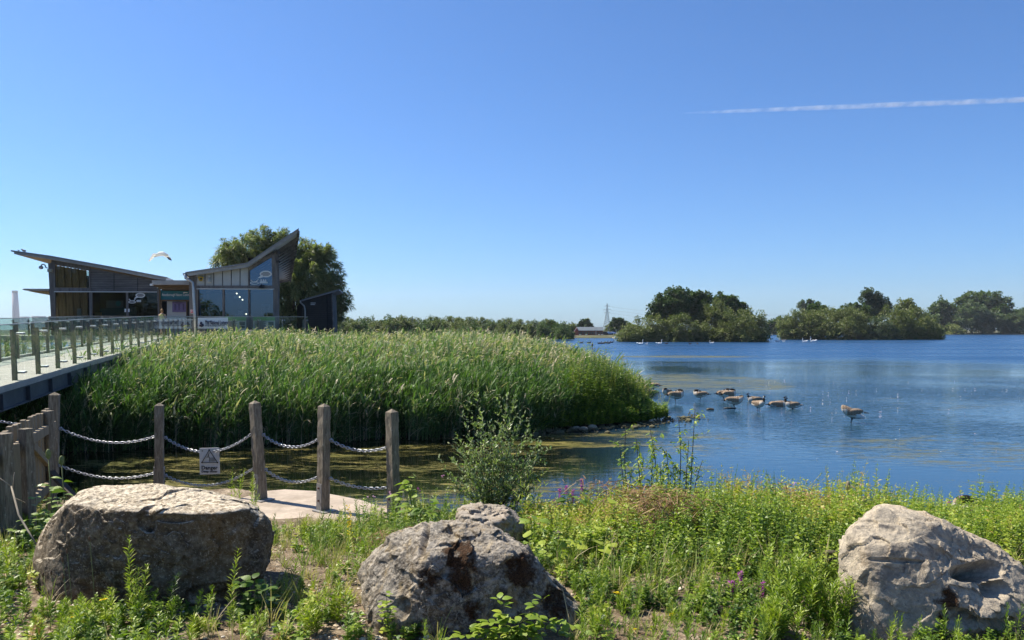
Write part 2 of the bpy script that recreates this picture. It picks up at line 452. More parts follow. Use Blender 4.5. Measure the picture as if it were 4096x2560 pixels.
soil = b.ramp(b.noise(18, 5, .7, p), [(.3, (.045, .032, .02)), (.7, (.145, .105, .065))])
gap = b.ramp(v1.outputs['Distance'], [(.28, 1.), (.5, 0.)])
c = b.mix(b.ramp(b.noise(1.7, 5, .65, p), [(.48, 0.), (.62, 1.)]), b.mix(.45, stone2, soil), stone)
c = b.mix(gap, b.mix(.5, soil, c), c)
c = b.mix(b.ramp(b.noise(3.3, 5, .7, p), [(.46, 0.), (.60, .85)]), c, soil)
sepz = b.t.nodes.new('ShaderNodeSeparateXYZ'); b.link(p, sepz.inputs[0])
c = b.mix(b.map(sepz.outputs[2], .35, .75, 1.0, 0.0), c, (.045, .042, .022))
b.link(c, b.p.inputs['Base Color']); b.p.inputs['Roughness'].default_value = .95; b.p.inputs['Specular IOR Level'].default_value = .2
hb = b.math('ADD', b.math('MULTIPLY', b.math('SUBTRACT', 1.0, v1.outputs['Distance']), .7), b.math('MULTIPLY', v2.outputs['Distance'], -.3))
b.link(b.bump(hb, .9, .012), b.p.inputs['Normal'])
M['ground'] = b.m
g = np_mesh('ground', np.stack([GX, GY, GZ], -1).reshape(-1, 3), Q, M['ground'], smooth=True)
tag(g, 'pale gravelly bank in the foreground', 'ground', kind='structure')

# concrete pad under the chain fence
pd = [P(1060, 2000, 9.5), P(1140, 1976, 9.6), P(1262, 1986, 9.5), P(1445, 2026, 9.0), P(1560, 2075, 8.5), P(1500, 2150, 7.9), P(1230, 2130, 7.9), P(1010, 2090, 8.2), P(940, 2030, 9.0)]
mb = MB(); poly = [Vector((q.x, q.y, .985)) for q in pd]
mb.prism(poly, (0, 0, -.5)); o = mb.build('concrete_slab', M['concrete'], bevel=.012)
tag(o, 'pale sandy concrete slab under the chain fence posts', 'slab')
mb = MB(); q = [P(290, 1968, 9.2), P(395, 1975, 9.3), P(520, 2000, 9.0), P(430, 2050, 8.6), P(300, 2010, 8.8)]
mb.prism([Vector((v.x, v.y, .99)) for v in q], (0, 0, -.5)); o = mb.build('concrete_slab', M['concrete'], bevel=.012)
tag(o, 'small pale slab corner between the wooden gate and the large left boulder', 'slab')

# ================================================================ far land, islands
def grassmat(name, a, c2, sc_=.3):
    b = NB(name); p = b.coord('Object')
    c = b.mix(b.ramp(b.noise(sc_, 6, .7, p), [(.35, 0.), (.65, 1.)]), a, c2); b.link(c, b.p.inputs['Base Color']); b.p.inputs['Roughness'].default_value = .95
    b.link(b.bump(b.noise(2.0, 5, .7, p), .8, .2), b.p.inputs['Normal']); return b.m
M['grass'] = grassmat('bank_grass', (.045, .055, .02), (.11, .10, .045))
M['mud'] = grassmat('reed_mud', (.018, .016, .010), (.05, .04, .022), 2.0)
M['sand'] = pm('slipway_sand', (.45, .37, .26), .9, .15, 1)
angs = np.linspace(-.99, .99, 200)
tn = np.tan(angs)                                     # x/y
pxs = tn * F + CX
shore = np.interp(pxs, [-9e4, 1300, 2240, 2270, 2300, 2520, 2560, 3000, 3080, 3200, 4400, 9e4], [175, 175, 232, 262, 268, 268, 300, 420, 450, 455, 450, 450]) + 2.5 * vnoise(xyz(pxs / 60.0, 0, 0), 4)
rings = [(0, -.3), (1.5, .25), (8, .8), (30, 1.05), (120, 1.2), (600, 1.4), (1800, 1.6), (2850, 1.6)]
V = []; 
for k, (dr, z) in enumerate(rings):
    yy = shore + dr; V.append(np.stack([yy * tn * (1 if dr < 9000 else 1), yy, np.full_like(yy, z)], -1))
V = np.stack(V, 1); na, nr, _ = V.shape; idx = np.arange(na * nr).reshape(na, nr)
Q = np.stack([idx[:-1, :-1], idx[1:, :-1], idx[1:, 1:], idx[:-1, 1:]], -1).reshape(-1, 4)
o = np_mesh('far_shore', V.reshape(-1, 3), Q, M['grass'], smooth=True); tag(o, 'low grassy land beyond the lake', 'land', kind='structure')

def mound(name, pts, ztop, mat, label, zb=-.4, inset=.8):
    """low island: outline pts (x,y) ring, then inset rings"""
    pts = np.array(pts, float)
    # densify
    D = []
    n = len(pts)
    for i in range(n):
        a, c = pts[i], pts[(i + 1) % n]
        m = max(2, int(np.linalg.norm(c - a) / 1.0))
        for k in range(m): D.append(a + (c - a) * k / m)
    D = np.array(D); ce = D.mean(0); D = D + .35 * np.stack([vnoise(xyz(D[:, 0], D[:, 1], 1), 1), vnoise(xyz(D[:, 0], D[:, 1], 9), 2)], -1)
    rr = [(1.0, zb), (1.0 - inset / max(3, np.abs(D - ce).max()), .12), (.85, ztop * .8), (.5, ztop), (.01, ztop)]
    V = np.stack([np.concatenate([ce + (D - ce) * s, np.full((len(D), 1), z)], 1) for s, z in rr], 1)
    na, nr, _ = V.shape; idx = np.arange(na * nr).reshape(na, nr); nx = np.roll(idx, -1, 0)
    Q = np.stack([idx[:, :-1], nx[:, :-1], nx[:, 1:], idx[:, 1:]], -1).reshape(-1, 4)
    o = np_mesh(name, V.reshape(-1, 3), Q, mat, smooth=True); return tag(o, label, 'land', kind='structure')
def gp(px, py): q = G(px, py, 0); return (q.x, q.y)
def W(px, D): return ((px - CX) / F * D, D)
mound('island_ground', [W(2478, 188), W(2800, 185), W(3088, 190), W(3075, 205), W(2800, 212), W(2510, 204)], .5, M['mud'], 'low muddy ground of the nearer lake island')
mound('island_ground', [W(3110, 226), W(3400, 222), W(3755, 232), W(3740, 250), W(3400, 258), W(3130, 246)], .5, M['mud'], 'low muddy ground of the island further right')
# reed bed bank: outline
REED = [(-14.0, 17.5), (-11.8, 18.0), (-10.2, 18.8), (-7.5, 19.6), (-4.6, 20.4), (-2.4, 21.0), (0.0, 21.6), (1.8, 23.2), (4.0, 24.2), (5.3, 25.6), (5.6, 28.5), (4.6, 33), (3.4, 40), (2.2, 48), (-6, 54), (-30, 58), (-34, 40), (-20, 28)]
mound('reed_bank', REED, .35, M['mud'], 'dark muddy bank the reeds grow on')
mound('reed_bank', [(-60, 10), (-22, 12), (-16.4, 21), (-19, 30), (-23, 44), (-40, 60), (-90, 60)], .35, M['mud'], 'muddy bank beyond the footbridge')

# contrail high above: a long thin cloud of ice, lit by the sun
b = NB('ice_cloud'); b.t.nodes.remove(b.p)
pv = b.t.nodes.new('ShaderNodeVolumePrincipled')
oc = b.coord('Object'); sp = b.t.nodes.new('ShaderNodeSeparateXYZ'); b.link(oc, sp.inputs[0])
r2 = b.math('ADD', b.math('POWER', b.math('DIVIDE', sp.outputs[1], 19), 2), b.math('POWER', b.math('DIVIDE', sp.outputs[2], 19), 2))
fall = b.map(r2, 0.0, 1.0, 1.0, 0.0)
tap = b.map(sp.outputs[0], -1290, -700, 0.0, 1.0)
nz = b.map(b.noise(.014, 5, .6, b.mapping(oc, scale=(.6, 1, 1))), .35, .7, .15, 1.0)
b.link(b.math('MULTIPLY', b.math('MULTIPLY', fall, tap), b.math('MULTIPLY', nz, .024)), pv.inputs['Density'])
pv.inputs['Color'].default_value = (1, 1, 1, 1); pv.inputs['Anisotropy'].default_value = .3
b.link(pv.outputs[0], b.out.inputs['Volume']); b.m.cycles.volume_step_rate = 1.0
ca = P(2650, 456, 4200); cb = P(4260, 392, 4200)
mb = MB(); L_ = (cb - ca).length
mb.tube([(-1300 + 2600 * t, 0, 0) for t in (0, .15, .4, .7, 1)], [2, 9, 14, 17, 18], 16)
o = mb.build('contrail', b.m); mid = (ca + cb) / 2; o.location = mid; o.scale = (L_ / 2600,) + (1, 1)
o.rotation_euler = (cb - ca).to_track_quat('X', 'Z').to_euler()
tag(o, 'thin white aircraft vapour trail crossing the blue sky', 'contrail', kind='structure')

# summer haze between here and the horizon
b = NB('haze_air'); b.t.nodes.remove(b.p); pv = b.t.nodes.new('ShaderNodeVolumePrincipled'); pv.inputs['Density'].default_value = 1.0e-4
pv.inputs['Color'].default_value = (.86, .92, 1, 1); pv.inputs['Anisotropy'].default_value = .2; b.link(pv.outputs[0], b.out.inputs['Volume'])
mb = MB(); mb.box((0, 1590, 84), (10900, 4040, 172)); o = mb.build('haze', b.m); tag(o, 'thin summer haze that pales the far shore and horizon', 'haze', kind='stuff')
# ================================================================ trees
def greens(name, dark, mid, light, dry, trans=.25, rough=.5, spec=.3):
    return leafmat(name, [(0, dark), (.4, mid), (.75, light), (1, dry)], trans, rough, spec)
M['oak'] = greens('oak_leaf', (.04, .07, .024), (.075, .12, .036), (.12, .17, .05), (.17, .17, .07))
M['sallow'] = greens('sallow_leaf', (.08, .10, .034), (.145, .17, .052), (.22, .235, .08), (.25, .22, .10))
M['willow'] = greens('willow_leaf', (.11, .13, .05), (.215, .235, .10), (.34, .35, .17), (.40, .39, .22), .38)
M['greywillow'] = greens('pale_willow_leaf', (.07, .10, .05), (.125, .165, .085), (.19, .23, .13), (.22, .22, .13), .3)
M['bark'] = pm('tree_bark', (.07, .055, .04), .9, .3, 3)
def crown(lobes, n, L, Wd, seed=0, clump=.3, tint0=.4, elong=1, wind=(0, 0, 0), hang=0.0, K=2, dens=1.0, rough=1.0, Ktail=3):
    """lobes: (cx,cy,cz,rx,ry,rz). Leaf tufts gathered in clumps on and in every lobe"""
    rb = Ribs(); lob = np.array(lobes, float)
    area = (lob[:, 3] * lob[:, 5]) ** 1.0; share = area / area.sum()
    for (cx, cy, cz, rx, ry, rz), s in zip(lob, share):
        m = int(n * s)
        rm = (rx * ry * rz) ** (1 / 3)
        nc = max(10, int(26 * dens * (1 / clump * .3) ** 2))
        cd = rdir(nc, -.95, 1.0)
        cr = rng.uniform(.66, 1.0, nc) * (1 + .18 * rough * vnoise(cd * 2.3 + seed * 3.1, seed))
        cc = cd * cr[:, None]
        k = rng.integers(0, nc, m)
        csz = rng.uniform(.6, 1.25, nc) * clump
        d = rdir(m, -1, 1)
        rad = rng.uniform(.2, 1.0, m) ** .6
        q = cc[k] + d * (csz[k] * rad)[:, None]
        # stray sprays that roughen the outline
        st = rng.random(m) < .10 * rough
        q = np.where(st[:, None], q * (1 + rng.uniform(0, .12, m))[:, None], q)
        inn = rng.random(m) < .22; q = np.where(inn[:, None], q * rng.uniform(.2, .85, m)[:, None], q)
        pos = q * np.array([rx, ry, rz]) + np.array([cx, cy, cz])
        pos[:, 2] = np.maximum(pos[:, 2], .12 + .3 * rng.random(m))
        dd = unit(d * .8 + unit(cc[k]) * .5 + rdir(m, -1, 1) * .8 + np.array(wind) - np.array([0, 0, hang]))
        t = tint0 + rng.normal(0, .10, m) + (rng.random(nc) - .5)[k] * .22
        rb.leaves(pos, dd, L * rng.uniform(.6, 1.4, m), Wd * rng.uniform(.7, 1.3, m), np.clip(t, 0, 1), droop=.2 + hang, K=Ktail)
    return rb
def trunk_mb(base, lobes, r, lean=0):
    mb = MB(); bx = Vector(base)
    tops = sorted(lobes, key=lambda l: -l[3] * l[5])[:7]
    cx = sum(l[0] for l in lobes) / len(lobes); cy = sum(l[1] for l in lobes) / len(lobes); zt = min(l[2] for l in lobes)
    fork = Vector((bx.x * .6 + cx * .4, bx.y * .6 + cy * .4, bx.z + max(.6, (zt - bx.z) * .55)))
    mb.tube([bx - Vector((0, 0, .3)), bx.lerp(fork, .5) + Vector((r * .3, 0, 0)), fork], [r * 1.25, r, r * .8], 8)
    for l in tops:
        e = Vector((l[0], l[1], l[2] + l[5] * .35)); m1 = fork.lerp(e, .5) + Vector((0, 0, -.06 * (e - fork).length))
        mb.tube([fork - Vector((0, 0, r)), m1, e], [r * .6, r * .35, r * .12], 6)
        for k in range(4):
            a = random.uniform(0, 6.28); q = Vector((l[0] + l[3] * .75 * math.cos(a), l[1] + l[4] * .75 * math.sin(a), l[2] + l[5] * random.uniform(-.3, .6)))
            mb.tube([m1, m1.lerp(q, .55) + Vector((0, 0, .03)), q], [r * .28, r * .16, r * .05], 5)
    return mb
NT = [0]
def tree(name, label, D, lobes_px, mat, n=4000, L=.35, Wd=.2, tr=.18, group=None, cat='tree', depth=1.0, **kw):
    """lobes_px: (px, py, rx_px, ry_px[, dy metres]) at distance D"""
    NT[0] += 1
    isb = cat == 'bush' and D > 100; n = int(n * (2.0 if isb else 1.45)); L *= .98 if isb else 1.05; Wd *= 1.15
    s = D / F; lobes = []
    fat = (1.30 if D > 215 else 1.24) if (cat == 'bush' and D > 100) else 1.04
    for l in lobes_px:
        dy = l[4] if len(l) > 4 else 0
        c = P(l[0], l[1], D + dy); rx, rz = l[2] * s * fat, l[3] * s * fat
        lobes.append((c.x, c.y, c.z, rx, max(rx, rz) * .8 * depth, rz))
    if cat == 'bush' and D > 100:
        for l in list(lobes): lobes.append((l[0], l[1] - .3, max(.9, l[5] * .38), l[3] * .95, l[4], max(1.2, l[5] * .6)))
        lobes = [(a, b2, min(c2, f2 * 1.02 + .2), d2, e2, f2) for a, b2, c2, d2, e2, f2 in lobes]
    bx = sum(l[0] * l[3] for l in lobes) / sum(l[3] for l in lobes); by = sum(l[1] for l in lobes) / len(lobes)
    bz = .2
    root = empty(name, (bx, by, bz), label, cat, group)
    trunk_mb((bx, by, bz), lobes, tr).build('trunk', M['bark'], root, smooth=True)
    crown(lobes, n, L, Wd, seed=NT[0], **kw).build('crown', mat, root)
    return root
# ---- nearer island (about 190 m)
g1 = 'trees on the nearer island'
tree('oak_tree', 'tallest dark oak at the left of the nearer island with a branch reaching left', 196, [(2692, 1212, 62, 55), (2640, 1236, 42, 44), (2728, 1196, 46, 46), (2600, 1262, 16, 16), (2690, 1262, 66, 40)], M['oak'], 9000, .5, .4, .4, g1, tint0=.35, clump=.22)
tree('oak_tree', 'open-crowned oak right of the tallest dark oak on the nearer island', 199, [(2792, 1212, 44, 42), (2762, 1190, 24, 24), (2822, 1190, 22, 22), (2790, 1262, 50, 40)], M['oak'], 6500, .5, .4, .4, g1, tint0=.45, clump=.2)
tree('oak_tree', 'round-topped green tree at the middle of the nearer island', 202, [(2892, 1212, 44, 38), (2925, 1212, 26, 30), (2890, 1262, 60, 44)], M['oak'], 6500, .5, .4, .4, g1, tint0=.5, clump=.22)
tree('oak_tree', 'small dark tree behind the big rounded bush at the right of the nearer island', 203, [(2955, 1238, 32, 30), (2965, 1280, 44, 44)], M['oak'], 4500, .5, .4, .3, g1, tint0=.4, clump=.24)
tree('sallow_tree', 'brownish green sallow in front of the round-topped tree on the nearer island', 193, [(2868, 1262, 52, 56), (2840, 1300, 60, 60)], M['sallow'], 7000, .42, .2, .25, g1, tint0=.35, clump=.2)
g2 = 'waterside bushes of the nearer island'
tree('sallow_bush', 'leftmost rounded sallow bush of the nearer island touching the water', 189, [(2560, 1330, 78, 50), (2512, 1346, 42, 34), (2620, 1326, 52, 52)], M['sallow'], 11000, .36, .18, .2, g2, 'bush', tint0=.52, clump=.2)
tree('sallow_bush', 'sallow bush below the tallest oak, second from the left on the nearer island', 187.5, [(2690, 1326, 56, 50), (2735, 1318, 60, 48), (2780, 1334, 42, 40)], M['sallow'], 11000, .36, .18, .2, g2, 'bush', tint0=.35, clump=.2)
tree('sallow_bush', 'large domed sallow bush at the right end of the nearer island', 188, [(2960, 1300, 88, 70), (2880, 1328, 60, 48), (3028, 1326, 44, 52), (2985, 1262, 50, 38)], M['sallow'], 17000, .36, .18, .25, g2, 'bush', tint0=.42, clump=.2)
tree('sallow_bush', 'low dark bush between the two halves of the nearer island', 187, [(2815, 1342, 40, 32), (2850, 1348, 34, 26)], M['sallow'], 5000, .34, .18, .15, g2, 'bush', tint0=.2, clump=.22)
# ---- further island (about 230 m)
g3 = 'trees on the further island'
tree('oak_tree', 'dark narrow-topped oak near the left end of the further island', 236, [(3262, 1248, 30, 32), (3290, 1240, 20, 18), (3258, 1300, 40, 44)], M['oak'], 5200, .55, .45, .35, g3, tint0=.35, clump=.22)
tree('oak_tree', 'low dark tree left of the tall pale tree on the further island', 240, [(3408, 1240, 32, 26), (3380, 1256, 30, 28), (3345, 1262, 26, 24), (3440, 1262, 40, 40)], M['oak'], 5200, .55, .45, .35, g3, tint0=.4, clump=.22)
tree('poplar_tree', 'tallest greyish open tree at the middle of the further island', 262, [(3480, 1190, 36, 34), (3510, 1215, 40, 34), (3545, 1240, 26, 26), (3490, 1250, 46, 36)], M['greywillow'], 8000, .55, .38, .4, g3, tint0=.12, clump=.22)
tree('sallow_tree', 'yellow-green tree towards the right end of the further island', 240, [(3620, 1226, 32, 32), (3652, 1246, 26, 26), (3620, 1276, 58, 44)], M['sallow'], 7000, .5, .3, .3, g3, tint0=.55, clump=.22)
tree('poplar_tree', 'distant grey-green tree rising behind the left end of the further island', 420, [(3225, 1222, 30, 26), (3262, 1232, 26, 22), (3240, 1262, 44, 36)], M['greywillow'], 4000, .95, .7, .5, g3, tint0=.05, clump=.25)
g4 = 'waterside bushes of the further island'
tree('sallow_bush', 'leftmost domed bush of the further island beside the open water', 229, [(3184, 1308, 60, 50), (3222, 1292, 50, 50), (3154, 1328, 30, 28)], M['sallow'], 12000, .42, .2, .22, g4, 'bush', tint0=.45, clump=.2)
tree('sallow_bush', 'long smooth-topped bush at the middle left of the further island', 227, [(3330, 1300, 92, 58), (3280, 1322, 50, 40), (3400, 1302, 64, 58)], M['sallow'], 15000, .42, .2, .25, g4, 'bush', tint0=.4, clump=.18)
tree('sallow_bush', 'greyish bush leaning over the water at the middle of the further island', 225, [(3490, 1318, 62, 42), (3545, 1330, 42, 34), (3455, 1336, 42, 26)], M['greywillow'], 9000, .42, .2, .2, g4, 'bush', tint0=.05, clump=.22)
tree('sallow_bush', 'tall bush below the yellow-green tree on the further island', 230, [(3570, 1296, 60, 58), (3640, 1300, 60, 56)], M['sallow'], 12000, .42, .2, .22, g4, 'bush', tint0=.42, clump=.2)
tree('sallow_bush', 'small low bush at the right tip of the further island', 231, [(3700, 1322, 46, 38), (3742, 1336, 26, 24)], M['sallow'], 6000, .42, .2, .2, g4, 'bush', tint0=.5, clump=.22)
# ---- far right shore (about 460 m)
g5 = 'trees of the far right shore'
tree('poplar_tree', 'dark leafy tree at the left end of the far right shore', 470, [(3765, 1232, 40, 40), (3740, 1252, 30, 28), (3790, 1262, 40, 50), (3750, 1300, 46, 34)], M['oak'], 7000, 1.0, .8, .6, g5, tint0=.5, clump=.2)
tree('oak_tree', 'broad tall domed tree dominating the far right shore', 480, [(3880, 1212, 62, 42), (3950, 1205, 66, 40), (4010, 1240, 36, 48), (3930, 1260, 100, 50)], M['oak'], 15000, 1.0, .85, .8, g5, tint0=.62, clump=.18)
tree('willow_tree', 'pale willow in front of the broad domed tree on the far right shore', 462, [(3890, 1262, 56, 50), (3850, 1296, 52, 34), (3935, 1290, 40, 44)], M['greywillow'], 11000, .95, .5, .5, g5, tint0=.4, clump=.18)
tree('willow_tree', 'pale rounded willow second from the right on the far right shore', 460, [(3990, 1292, 46, 40), (4040, 1300, 40, 36)], M['greywillow'], 8000, .95, .5, .5, g5, tint0=.3, clump=.2)
tree('willow_tree', 'pale willow cut by the right edge of the photo on the far shore', 458, [(4090, 1290, 44, 44), (4150, 1285, 50, 48)], M['greywillow'], 8000, .95, .5, .5, g5, tint0=.35, clump=.2)
tree('oak_tree', 'dark treetop at the right edge of the photo above the pale willows', 490, [(4070, 1266, 40, 26), (4140, 1262, 60, 30)], M['oak'], 5000, 1.0, .8, .5, g5, tint0=.5, clump=.22)
tree('sallow_bush', 'low olive scrub at the waterline left of the pale willows on the far shore', 458, [(3790, 1322, 50, 16), (3730, 1326, 30, 14)], M['sallow'], 4000, .9, .5, .3, g5, 'bush', tint0=.5, clump=.25)
for i, (px, lab) in enumerate(((3100, 'distant trees seen between the two islands, left clump'), (3142, 'distant trees seen between the two islands, right clump'))):
    tree('oak_tree', lab, 440, [(px - 12, 1306, 26, 26), (px + 12, 1300, 24, 30)], M['oak'], 2600, 1.1, .9, .4, g5, tint0=.5, clump=.25)
tree('oak_tree', 'low dark treetops just right of the further island on the far shore', 465, [(3715, 1290, 40, 34), (3690, 1300, 30, 30)], M['oak'], 3500, 1.0, .8, .4, g5, tint0=.4, clump=.25)
# ---- tree line behind the reeds (170 to 260 m)
g6 = 'trees of the long tree line behind the reed bed'
VAR = []
kinds = [('oak_tree', M['oak'], .55), ('sallow_tree', M['sallow'], .45), ('willow_tree', M['greywillow'], .2), ('sallow_tree', M['sallow'], .2), ('willow_tree', M['willow'], .12), ('oak_tree', M['oak'], .85)]
for k, (nm, mt, t0) in enumerate(kinds):
    NT[0] += 1
    root = empty(nm, (0, 0, 0), 'tree in the long even tree line behind the reed bed', 'tree', g6)
    lobes = [(random.uniform(-1.3, 1.3), random.uniform(-1, 1), 3.0, 3.3, 3.0, 2.9), (random.uniform(-2, 2), 0, 5.0, 2.2, 2.0, 2.2), (random.uniform(-1.5, 1.5), 0, 2.2, 3.8, 3.0, 2.1)]
    trunk_mb((0, 0, 0), lobes, .25).build('trunk', M['bark'], root, smooth=True)
    crown(lobes, 5200, .42, .3, seed=NT[0], clump=.22, tint0=t0).build('crown', mt, root)
    VAR.append(root)
used = set(); k = 0
def ordn(n):
    w_ = ['first', 'second', 'third', 'fourth', 'fifth', 'sixth', 'seventh', 'eighth', 'ninth', 'tenth', 'eleventh', 'twelfth', 'thirteenth', 'fourteenth', 'fifteenth', 'sixteenth', 'seventeenth', 'eighteenth', 'nineteenth', 'twentieth']
    return w_[n - 1] if n <= 20 else 'twenty-' + w_[n - 21] if n < 30 else 'thirtieth' if n == 30 else 'thirty-' + w_[n - 31]
tops = [1272, 1266, 1272, 1262, 1266, 1275, 1270, 1266, 1268, 1272, 1276]
for row, (D0, step, dy) in enumerate(((196, 34, 12), (222, 30, -2))):
    px = 1350 + row * 14; cnt = 0
    while px < 2285 - row * 12:
        v = random.randrange(len(VAR)) if not (row == 0 and px > 2180) else 0
        D = D0 + random.uniform(-6, 6) + (px - 1800) * .035
        top = np.interp(px, [1350, 1450, 1560, 1800, 2000, 2100, 2200, 2290], [1278, 1268, 1266, 1268, 1276, 1278, 1280, 1296]) + dy + random.uniform(-7, 6)
        hgt = P(px, top, D).z - .4
        o = VAR[v] if v not in used else copy_tree(VAR[v]); used.add(v)
        q = P(px, 1330, D); sc_ = hgt / 7.3
        o.location = (q.x, D, .4); o.scale = (sc_ * random.uniform(.85, 1.15),) * 2 + (sc_,); o.rotation_euler = (0, 0, random.uniform(0, 6.28))
        cnt += 1; o['label'] = ordn(cnt) + ' tree from the left in the ' + ('front' if row == 0 else 'back') + ' row of the tree line behind the reeds'
        px += step * random.uniform(.75, 1.25)
tree('oak_tree', 'dark tree behind the left part of the red-brick boathouse roof', 330, [(2342, 1304, 25, 24), (2325, 1316, 16, 16), (2358, 1316, 16, 14)], M['oak'], 4200, .7, .55, .4, 'trees by the boathouse', tint0=.25, clump=.2)
tree('oak_tree', 'round dark tree right of the pylon behind the boat park', 300, [(2478, 1296, 22, 23), (2462, 1290, 18, 16), (2490, 1312, 18, 20), (2470, 1322, 26, 18)], M['oak'], 4200, .65, .5, .4, 'trees by the boathouse', tint0=.2, clump=.2)
tree('sallow_tree', 'small yellow-green tree between the boathouse and the round dark tree', 305, [(2440, 1318, 14, 20), (2428, 1326, 10, 12)], M['sallow'], 1800, .6, .4, .2, 'trees by the boathouse', tint0=.6, clump=.25)
tree('sallow_tree', 'light green trees behind the sails at the left end of the nearer island', 310, [(2505, 1312, 16, 22), (2530, 1320, 22, 22)], M['sallow'], 2400, .6, .4, .2, 'trees by the boathouse', tint0=.6, clump=.25)
tree('sallow_tree', 'pale green tree at the left gable of the boathouse', 300, [(2288, 1312, 18, 18), (2272, 1320, 16, 18)], M['sallow'], 2200, .6, .4, .2, 'trees by the boathouse', tint0=.6, clump=.25)
tree('sallow_bush', 'dark overhanging bush where the tree line meets the open lake', 236, [(2240, 1325, 40, 28), (2200, 1322, 40, 30), (2272, 1336, 20, 16)], M['oak'], 6000, .5, .35, .2, g6, 'bush', tint0=.6, clump=.22)

# ---- the big willow behind the visitor centre
wd = 74
tree('willow_tree', 'large wind-blown willow rising behind the right pavilion of the visitor centre', wd,
     [(955, 1010, 75, 62, -2), (905, 1050, 55, 40, -1), (1045, 968, 58, 52), (1110, 985, 60, 60), (1000, 1060, 90, 60), (1180, 1010, 70, 66, 1), (1250, 1020, 62, 62), (1300, 1060, 62, 70), (1230, 1120, 90, 85, -1), (1330, 1150, 45, 60), (1180, 1200, 70, 80), (1300, 1215, 60, 70, 1), (1150, 1100, 90, 90), (1080, 1060, 80, 70), (1370, 1205, 30, 40), (1145, 1275, 40, 60), (1350, 1262, 24, 40, 2)],
     M['willow'], 62000, .36, .066, .5, None, tint0=.40, clump=.17, wind=(.6, 0, .25), hang=.12, dens=.8, Ktail=3, depth=.8, rough=1.8)

# trees on the bank behind the photographer, mirrored in the pavilion windows
for i, (x, y, h) in enumerate(((-118, -44, 14), (-104, -38, 15), (-92, -40, 13), (-80, -36, 14), (-70, -34, 11), (-60, -40, 9), (-50, -36, 6.5), (-42, -38, 5.0), (-33, -34, 4.4), (-25, -38, 5.2), (-17, -40, 4.0))):
    v = i % len(VAR); o = VAR[v] if v not in used else copy_tree(VAR[v]); used.add(v); o.location = (x, y, .9); o.scale = (h / 7.3 * 1.25,) * 2 + (h / 7.3,); o['label'] = ordn(i + 1) + ' tree from the left in the row behind the photographer, mirrored in the windows'; o['group'] = 'trees behind the photographer'
# ================================================================ glass materials
def glassmat(name, tint, refl=.12, alpha_tint=(.8, .9, .88), rough=.0):
    b = NB(name); b.t.nodes.remove(b.p)
    g = b.t.nodes.new('ShaderNodeBsdfGlossy'); g.inputs['Roughness'].default_value = .01; g.inputs['Color'].default_value = tint + (1,)
    t = b.t.nodes.new('ShaderNodeBsdfTransparent'); t.inputs['Color'].default_value = alpha_tint + (1,)
    fr = b.t.nodes.new('ShaderNodeFresnel'); fr.inputs['IOR'].default_value = 1.5
    ge = b.t.nodes.new('ShaderNodeNewGeometry')
    f = b.math('MULTIPLY', b.math('MULTIPLY', b.math('ADD', fr.outputs[0], refl, clamp=True), .8), b.math('SUBTRACT', 1.0, ge.outputs['Backfacing']))
    mx = b.t.nodes.new('ShaderNodeMixShader'); b.link(f, mx.inputs[0]); b.link(t.outputs[0], mx.inputs[1]); b.link(g.outputs[0], mx.inputs[2])
    b.link(mx.outputs[0], b.out.inputs[0]); return b.m
M['win_glass'] = glassmat('window_glass', (.60, .74, 1.0), .16, (.34, .38, .42))
M['win_glass_clear'] = glassmat('clear_window_glass', (.8, .88, .95), .0, (.62, .66, .62))
M['bal_glass'] = glassmat('balustrade_glass', (.88, .94, .95), .01, (.885, .94, .93))
M['porch_wood'] = pm('porch_wood', (.12, .075, .035), .8, .2, 3)
# ---- lettering
def text_mesh(s, size, o, xdir, updir, mat, name, parent, mirror=False, ext=.004, width=None, bold=False):
    cu = bpy.data.curves.new('lettering', 'FONT'); cu.body = s; cu.size = size; cu.extrude = ext; cu.resolution_u = 2
    if bold: cu.offset = size * .018
    ob = bpy.data.objects.new('lettering', cu); col.objects.link(ob)
    dg = bpy.context.evaluated_depsgraph_get(); me = bpy.data.meshes.new_from_object(ob.evaluated_get(dg))
    bpy.data.objects.remove(ob); bpy.data.curves.remove(cu)
    x = Vector(xdir).normalized(); u = Vector(updir).normalized(); n = x.cross(u)
    w0 = max(v.co.x for v in me.vertices) if len(me.vertices) else 1
    k = (width / w0) if width else 1.0
    L = abs_loc(parent) if parent else Vector()
    for v in me.vertices:
        c = v.co
        xx = -c.x * k if mirror else c.x * k
        v.co = Vector(o) + x * xx + u * c.y + n * c.z - L
    me.materials.clear(); me.materials.append(mat)
    return link_mesh(name, me, parent)
def pq(pts, Y): return [P(a, c, Y) for a, c in pts]

# ================================================================ right pavilion (nearer, x 757..1195 px)
YR = 48.0
DEP = Vector((-.30, 1, 0))            # the buildings run back along the line of the bridge
rp_ = empty('pavilion_building', P(945, 1345, YR), 'visitor centre pavilion with roof sweeping up to the right over big blue windows', 'building')
def face(name, pts, Y, mat, parent, thick=.12, back=True, bevel=0, smooth=False):
    mb = MB(); mb.prism(pq(pts, Y), DEP * thick if back else DEP * -thick); return mb.build(name, mat, parent, bevel=bevel)
